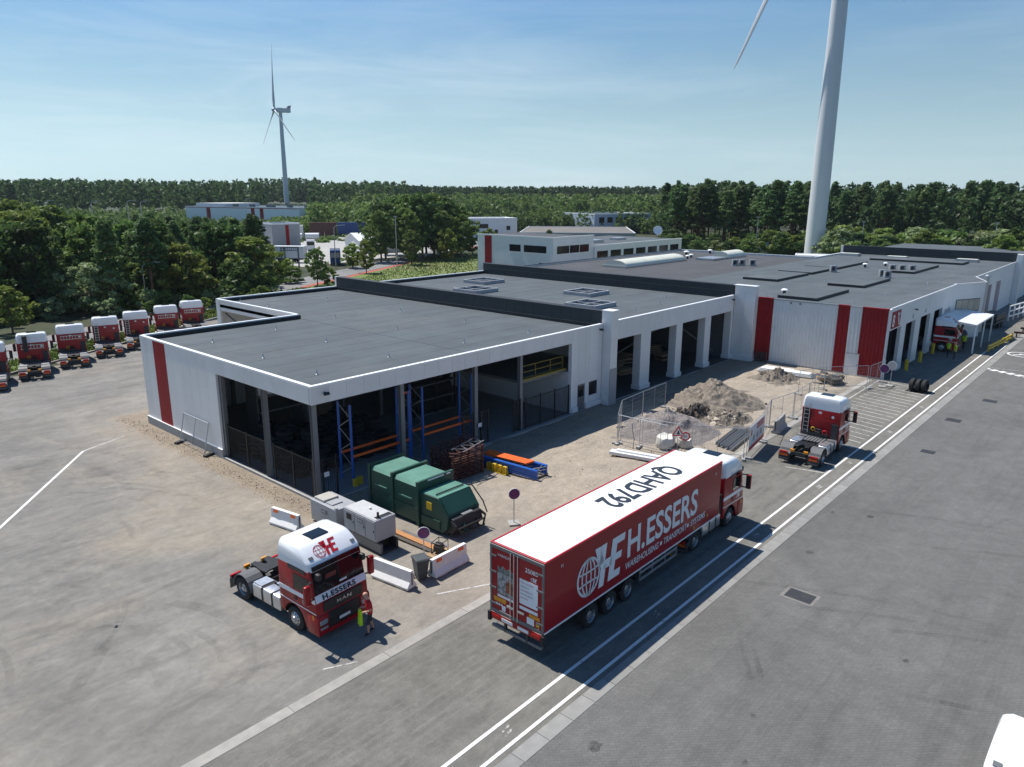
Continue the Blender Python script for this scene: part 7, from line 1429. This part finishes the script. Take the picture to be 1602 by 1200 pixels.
def cards(centers, radii, per, size, rng_, flat=1.0, elong=1.0, updir=.35):
    """random leaf quads around cluster centres -> verts, faces"""
    n = len(centers)*per; c = np.repeat(np.array(centers), per, 0); r = np.repeat(np.array(radii), per)
    d = rng_.normal(size=(n, 3)); d /= np.linalg.norm(d, axis=1)[:, None]; q = rng_.random(n)**.45
    pos = c + d*(r*q)[:, None]*np.array([1, 1, flat])
    nr = rng_.normal(size=(n, 3))*.75 + d*1.1 + np.array([0, 0, updir]); nr /= np.linalg.norm(nr, axis=1)[:, None]
    t1 = np.cross(nr, rng_.normal(size=(n, 3))); t1 /= np.linalg.norm(t1, axis=1)[:, None]; t2 = np.cross(nr, t1)
    s = size*(.6+.8*rng_.random(n)); a = t1*(s*elong)[:, None]; b = t2*s[:, None]*.62
    V = np.stack([pos-a, pos+b*.9-a*.1, pos+a, pos-b*.9+a*.1], 1).reshape(-1, 3); F = np.arange(n*4).reshape(-1, 4); return V, F
def fast_mesh(name, V, F, m):
    me = bpy.data.meshes.new(name); me.vertices.add(len(V)); me.vertices.foreach_set('co', np.asarray(V, np.float32).ravel()); k = F.shape[1]
    me.loops.add(len(F)*k); me.loops.foreach_set('vertex_index', F.astype(np.int32).ravel()); me.polygons.add(len(F)); me.polygons.foreach_set('loop_start', np.arange(0, len(F)*k, k, dtype=np.int32)); me.polygons.foreach_set('loop_total', np.full(len(F), k, np.int32)); me.update(); me.materials.append(m); return me
def trunk_mesh(h, r, branches, m, rs, lean=.02):
    mb = MB(); pts = [Vector((rs.uniform(-1, 1)*lean*h*k/5, rs.uniform(-1, 1)*lean*h*k/5, h*k/5-.2*(k == 0))) for k in range(6)]
    for k in range(5): mb.cyl(pts[k], pts[k+1], r*(1-.17*k), r*(1-.17*(k+1)), 8, False)
    for b in branches:
        f = min(.98, max(.15, b[2]*.8/h)); i = min(4, int(f*5)); o = pts[i].lerp(pts[i+1], f*5-i); mb.cyl(o, Vector(b), r*.32, r*.08, 5, False)
    return mb.mesh('trunk', m, recalc=False, smooth=60)
def deciduous(seed, h, rad, m, ncl=110, per=48, size=.32, base=.20):
    rs = random.Random(seed); g_ = np.random.default_rng(seed); cs = []; rr = []
    lob = [(rs.uniform(0, 6.28), rs.uniform(.25, .85), rs.uniform(.75, 1.15)) for _ in range(7)]
    while len(cs) < ncl:
        z = rs.uniform(base, 1.0); prof = math.sin(math.pi*min(1, (z-base)/(1-base)*.86+.12))**.7; a = rs.uniform(0, 6.28); k = 1+.28*math.sin(2*a+lob[0][0])+.22*math.sin(3*a+lob[1][0]+z*7)+.16*math.sin(5*a+lob[2][0]-z*9); q = rad*prof*k*math.sqrt(rs.uniform(.12, 1.0))
        cs.append((q*math.cos(a), q*math.sin(a), h*z*rs.uniform(.93, 1.0))); rr.append(rad*rs.uniform(.12, .27))
    V, F = cards(cs, rr, per, size, g_, .62); return fast_mesh('crown', V, F, m), trunk_mesh(h*.82, h*.022, cs[::4], X['bark'], rs)
def pine(seed, h, rad, m, ncl=64, per=48, size=.30, base=.42):
    rs = random.Random(seed); g_ = np.random.default_rng(seed); cs = []; rr = []
    for i in range(ncl):
        z = base+(1-base)*(i/ncl)**.9; prof = (1-((z-base)/(1-base))**1.8)*.85+.15; a = i*2.4+rs.uniform(-.6, .6); q = rad*prof*rs.uniform(.25, 1.0)
        cs.append((q*math.cos(a), q*math.sin(a), h*z*rs.uniform(.97, 1.0))); rr.append(rad*rs.uniform(.18, .36))
    V, F = cards(cs, rr, per, size, g_, .42, 1.35, .7); return fast_mesh('crown', V, F, m), trunk_mesh(h*.97, h*.014, cs[::3], X['bark_pine'], rs, .008)
PROTO = {'dec': [deciduous(1, 12, 4.2, X['leaf']), deciduous(2, 12, 3.8, X['leaf'], base=.15), deciduous(3, 12, 4.6, X['leaf_d']), deciduous(4, 12, 3.5, X['leaf_d'], base=.12)],
    'light': [deciduous(5, 8, 3.4, X['leaf_l'], 100, 46, .28, .14), deciduous(6, 8, 3.1, X['leaf_l'], 95, 46, .28, .18)], 'silver': [deciduous(7, 7, 3.3, X['leaf_s'], 90, 46, .26, .10)],
    'pine': [pine(11, 18, 3.2, X['needle']), pine(12, 18, 2.8, X['needle'], base=.36), pine(13, 18, 3.5, X['needle'], base=.5), pine(14, 18, 2.6, X['needle'], base=.25)],
    'bush': [deciduous(21, 4, 2.6, X['leaf'], 34, 60, .26, .02), deciduous(22, 4, 2.9, X['leaf_l'], 36, 60, .26, .02), deciduous(23, 4, 2.4, X['leaf_s'], 30, 60, .24, .02)]}
PH = {'dec': 12., 'light': 8., 'silver': 7., 'pine': 18., 'bush': 4.}
TR = random.Random(99)
def tree(x, y, kind, h, lab, group=None, i=None, wide=1.0, name=None):
    pr = PROTO[kind]; c, t_ = pr[TR.randrange(len(pr)) if i is None else i]; s = h/PH[kind]
    t = thing(name or {'dec': 'broadleaf_tree', 'light': 'broadleaf_tree', 'silver': 'broadleaf_tree', 'pine': 'pine_tree', 'bush': 'bush'}[kind], lab, 'bush' if kind == 'bush' else 'tree', (x, y, -.05), TR.uniform(0, 6.28), group); t.scale = (s*wide, s*wide, s)
    mkobj('trunk', t_, t); mkobj('crown', c, t); return t
# single trees one can point to
for (px, d, kind, h, lab, i, wd) in ((140, 118, 'silver', 6.9, 'rounded grey-green tree behind the second and third parked tractors', 0, 1.25), (284, 122, 'light', 9.0, 'bright yellow-green tree behind the right-end tractors', 0, 1.2), (400, 128, 'light', 9.4, 'bright green spreading tree left of the depot view', 1, 1.25), (8, 106, 'light', 5.6, 'light green tree cut by the left picture edge', 1, 1.0),
    (497, 140, 'dec', 7.0, 'small dark roadside tree before the depot yard', 0, .8), (574, 160, 'light', 6.8, 'young roadside tree with bare thin trunk before the white shed', 1, .75), (553, 172, 'light', 5.5, 'yellow-green bush-like tree before the white shed', 0, 1.1), (455, 146, 'bush', 3.2, 'low green shrub beside the spreading tree', 0, 1.5), (516, 142, 'bush', 2.8, 'small shrub beside the small dark roadside tree', 1, 1.0),
    (700, 188, 'light', 8.0, 'light green tree at the right foot of the tall mid trees', 0, 1.0), (645, 178, 'dec', 8.4, 'round green tree at the left foot of the tall mid trees', 1, 1.0), (858, 214, 'dec', 6.6, 'small dark conical tree behind the office roof', 3, .8), (740, 205, 'light', 8.0, 'green tree right behind the office red stripe', 1, 1.1), (765, 222, 'light', 6.5, 'green tree before the pale house', 0, 1.1)):
    a = ray_pt(px, d); tree(a.x, a.y, kind, h, lab, None, i, wd)
for k, (px, d, h) in enumerate(((605, 196, 14.8), (622, 208, 16.2), (640, 200, 16.6), (662, 196, 17.0), (680, 206, 16.6), (700, 202, 15.4), (716, 210, 13.8), (668, 212, 17.4), (598, 186, 12.5), (640, 190, 13.2), (690, 194, 12.8), (722, 200, 11.5))):
    a = ray_pt(px, d); tree(a.x, a.y, 'dec', h, 'tall dark green tree in the clump between depot and office', 'tall trees in the mid clump', None, .95)
# left wood: broadleaf and pines behind the parked tractors
def wood(n, pxr, dr, hr, kinds, lab, group, mind=3.2, ok=None, wide=1.0):
    pts = []; k = 0; tries = 0
    while k < n and tries < n*60:
        tries += 1; px = TR.uniform(*pxr); d = TR.uniform(*dr); a = ray_pt(px, d)
        if ok and not ok(px, d): continue
        if any((a.x-b[0])**2+(a.y-b[1])**2 < mind*mind for b in pts): continue
        pts.append((a.x, a.y)); kd = TR.choice(kinds); tree(a.x, a.y, kd, TR.uniform(*hr), lab[kd], group[kd], None, wide*TR.uniform(.9, 1.15)); k += 1
LB = {'dec': 'dark broadleaf tree in the left wood behind the parked tractors', 'pine': 'pine tree in the left wood behind the parked tractors', 'light': 'light green tree in the left wood'}
GB = {'dec': 'broadleaf trees of the left wood', 'pine': 'pines of the left wood', 'light': 'light trees of the left wood'}
wood(26, (-60, 260), (118, 150), (10.5, 13.2), ['dec', 'dec', 'dec', 'pine'], LB, GB, 4.2, lambda px, d: d > 114+px*.02)
wood(14, (-80, 110), (140, 185), (12.8, 15.0), ['dec', 'dec', 'light'], LB, GB, 4.5)
wood(28, (225, 415), (132, 175), (10.0, 12.9), ['pine', 'pine', 'pine', 'dec'], LB, GB, 3.6, lambda px, d: px < 400 or d < 160)
wood(16, (100, 260), (150, 190), (9.0, 11.5), ['dec', 'pine'], LB, GB, 4.5)
# undergrowth along the left wood and verge shrubs
US = {'bush': 'low shrub on the edge of the left wood'}; UG = {'bush': 'shrubs edging the left wood'}
wood(30, (-60, 420), (112, 124), (1.8, 3.4), ['bush'], US, UG, 2.4)
US = {'bush': 'small weed clump on the verge before the parked tractors'}; UG = {'bush': 'weed clumps on the verge'}
for k in range(26):
    x, y = KL(-8+k*2.2+TR.uniform(-.6, .6), TR.uniform(.8, 4.2)); tree(x, y, 'bush', TR.uniform(.5, 1.1), US['bush'], UG['bush'])
# right: tall pine front row, shrubs below
PL_ = {'pine': 'tall pine in the front of the right-hand forest'}; PG = {'pine': 'front pines of the right-hand forest'}
wood(46, (1035, 1265), (226, 262), (17, 21), ['pine'], PL_, PG, 4.0, None, 1.1)
wood(50, (1285, 1660), (272, 312), (16.5, 21.5), ['pine'], PL_, PG, 4.2)
BL = {'dec': 'broadleaf tree in the shrub belt before the right-hand pines', 'bush': 'shrub in the green belt before the right-hand pines', 'light': 'light green tree in the belt before the right-hand pines', 'silver': 'silvery tree in the belt before the right-hand pines'}; BG = {k: 'green belt before the right-hand pines' for k in BL}
wood(60, (1290, 1680), (185, 240), (5.5, 8.6), ['dec', 'dec', 'light', 'silver', 'bush'], BL, BG, 4.0, None, 1.3)
wood(30, (1040, 1290), (205, 226), (4.0, 7.5), ['dec', 'light', 'bush', 'dec'], BL, BG, 3.6, None, 1.25)
wood(14, (1560, 1690), (165, 200), (7, 10), ['dec', 'light'], BL, BG, 4.5, None, 1.2)
# far woods that read as one mass
def far_wood(name, lab, n, pxr, dr, hr, rad, m, per=64, size=1.0, seed=1, pine_=False, trunk=False, hf=None):
    g_ = np.random.default_rng(seed); px = g_.uniform(*pxr, n); d = np.sqrt(g_.uniform(dr[0]**2, dr[1]**2, n)); a = _yaw + np.arctan((px-801)/1148.4); h = g_.uniform(*hr, n)
    if hf is not None: h = h*hf(px, d)
    X_, Y_ = d*np.sin(a), d*np.cos(a); cs = []; rr = []
    for x, y, hh in zip(X_, Y_, h):
        for k in range(8):
            f = (.40 if pine_ else .18)+(.58 if pine_ else .76)*(k/7); q = rad*(1-(.72*f**3 if pine_ else abs(f-.5)*1.3))*.75; t = k*2.4+x; cs.append((x+q*.7*math.cos(t), y+q*.7*math.sin(t), hh*f)); rr.append(rad*.52*(1-.35*f))
    V, F = cards(cs, rr, per//8, size, g_, .7); me = fast_mesh(name, V, F, m); o = mkobj(name, me, None, 'stuff'); o['label'] = lab; return o
far_wood('far_forest', 'dark far pine forest along the horizon on the left', 1400, (-160, 640), (480, 640), (20.0, 24.0), 4.0, X['far_needle'], 56, 1.1, 1, True, hf=lambda px, d: np.where((px > 422) & (px < 492) & (d < 700), .33, 1.0))
far_wood('far_forest', 'far forest behind the distant turbine', 170, (405, 512), (705, 800), (22, 30), 4.6, X['far_needle'], 72, 1.3, 31, True)
far_wood('far_forest', 'dark far forest along the horizon in the middle', 1200, (540, 1100), (600, 800), (18.5, 22.5), 4.4, X['far_needle'], 56, 1.3, 2, True)
far_wood('young_forest', 'young green woodland below the far forest on the left', 1100, (-160, 620), (265, 490), (5.5, 9.5), 3.0, X['far_young'], 64, .75, 3, hf=lambda px, d: np.where((px > 392) & (px < 610) & (d < 325), .03, np.where((px > 285) & (px < 500) & (d < 440), .5, 1.0)))
far_wood('mixed_forest', 'mixed green forest between depot and horizon in the middle', 900, (560, 1060), (370, 620), (10, 17), 4.2, X['far_leaf'], 80, .95, 4)
far_wood('young_forest', 'low bright woodland strip behind the pale houses', 330, (790, 1030), (320, 372), (5, 9), 2.8, X['far_young'], 72, .7, 5)
far_wood('mixed_forest', 'belt of trees behind the depot containers', 260, (425, 620), (305, 372), (9, 13), 3.6, X['far_leaf'], 88, .75, 6, hf=lambda px, d: np.where(px < 492, .45, 1.0))
far_wood('pine_forest', 'inner mass of the right-hand pine forest', 620, (1030, 1720), (262, 420), (15.5, 21), 3.4, X['far_needle'], 88, .85, 7, True, hf=lambda px, d: np.where((px > 1280) & (d < 312), .8, 1.0))
far_wood('shrub_belt', 'ground shrubs under the right-hand forest', 420, (1030, 1720), (208, 300), (2.0, 4.5), 2.4, X['far_young'], 64, .55, 8)
far_wood('left_understorey', 'dark undergrowth inside the left wood', 420, (-120, 430), (120, 190), (2.5, 7.0), 2.6, X['leaf_d'], 80, .5, 9, hf=lambda px, d: np.where((px > 400), .4, 1.0))
# tufts of grass on verge and embankment
gv = np.random.default_rng(4); n = 9000; s_ = gv.uniform(-40, 60, n); o_ = gv.uniform(.1, 5.0, n); Xs = 22.3+s_*.866-o_*.5; Ys = 81.4+s_*.5+o_*.866
n2 = 7000; u = gv.random(n2); v = gv.random(n2); X2 = 60+u*90; Y2 = 72+u*62+v*(28); keep = (X2 < 113) | (Y2 > 113) ; X2 = X2[keep]; Y2 = Y2[keep]
Xa, Ya = np.concatenate([Xs, X2]), np.concatenate([Ys, Y2]); m_ = len(Xa); hh = gv.uniform(.10, .38, m_); ang = gv.uniform(0, 6.28, m_); wd = .10+.10*gv.random(m_)
b0 = np.stack([Xa-wd*np.cos(ang), Ya-wd*np.sin(ang), np.full(m_, -.03)], 1); b1 = np.stack([Xa+wd*np.cos(ang), Ya+wd*np.sin(ang), np.full(m_, -.03)], 1); tp = np.stack([Xa+gv.normal(0, .12, m_), Ya+gv.normal(0, .12, m_), hh], 1)
V = np.stack([b0, b1, tp], 1).reshape(-1, 3); X['tuft'] = leaf_mat('grass_blades', (.09,.15,.028), (.17,.21,.05), 0)
o = mkobj('grass_tufts', fast_mesh('grass_tufts', V, np.arange(m_*3).reshape(-1, 3), X['tuft']), None, 'stuff'); o['label'] = 'rough grass tufts on the verge and embankment'
# ================================================================== HAZE
hb = MB().box(-1510, 2610, -1510, 2610, -1.2, 165).obj('haze', None, kind='stuff'); hb['label'] = 'thin summer haze in the air'
hm = bpy.data.materials.new('haze'); hm.use_nodes = True; ht = hm.node_tree; ht.nodes.clear(); ho = ht.nodes.new('ShaderNodeOutputMaterial'); hv_ = ht.nodes.new('ShaderNodeVolumePrincipled')
hv_.inputs['Color'].default_value = (.80, .90, 1.0, 1); hv_.inputs['Density'].default_value = .00007; hv_.inputs['Anisotropy'].default_value = .2; ht.links.new(hv_.outputs[0], ho.inputs['Volume']); hb.data.materials.append(hm)
SC.cycles.volume_bounces = 0

# ordinal labels for small sets of look-alikes, counted from the left in the picture
ORD = 'first second third fourth fifth sixth seventh eighth ninth tenth eleventh twelfth thirteenth fourteenth fifteenth sixteenth'.split()
for grp, base in (('anchors on the near roof', 'small silver anchor on near dark roof, %s from the left'), ('anchors on the middle roof', 'small silver anchor on the skylight roof, %s from the left'), ('anchors on the workshop roof', 'small anchor dome on the workshop roof, %s from the left'), ('anchors on the older roof', 'small anchor dome on the older dark roof, %s from the left'),
    ('tall trees in the mid clump', 'tall dark green tree between depot and office, %s from the left'), ('timber piles in the far bays', 'dim timber pile inside the far hall bays, %s from the left')):
    os_ = sorted([o for o in SC.objects if o.get('group') == grp], key=lambda o: px_of(o.location.x, o.location.y))
    for k, o in enumerate(os_[:16]): o['label'] = base % ORD[k]
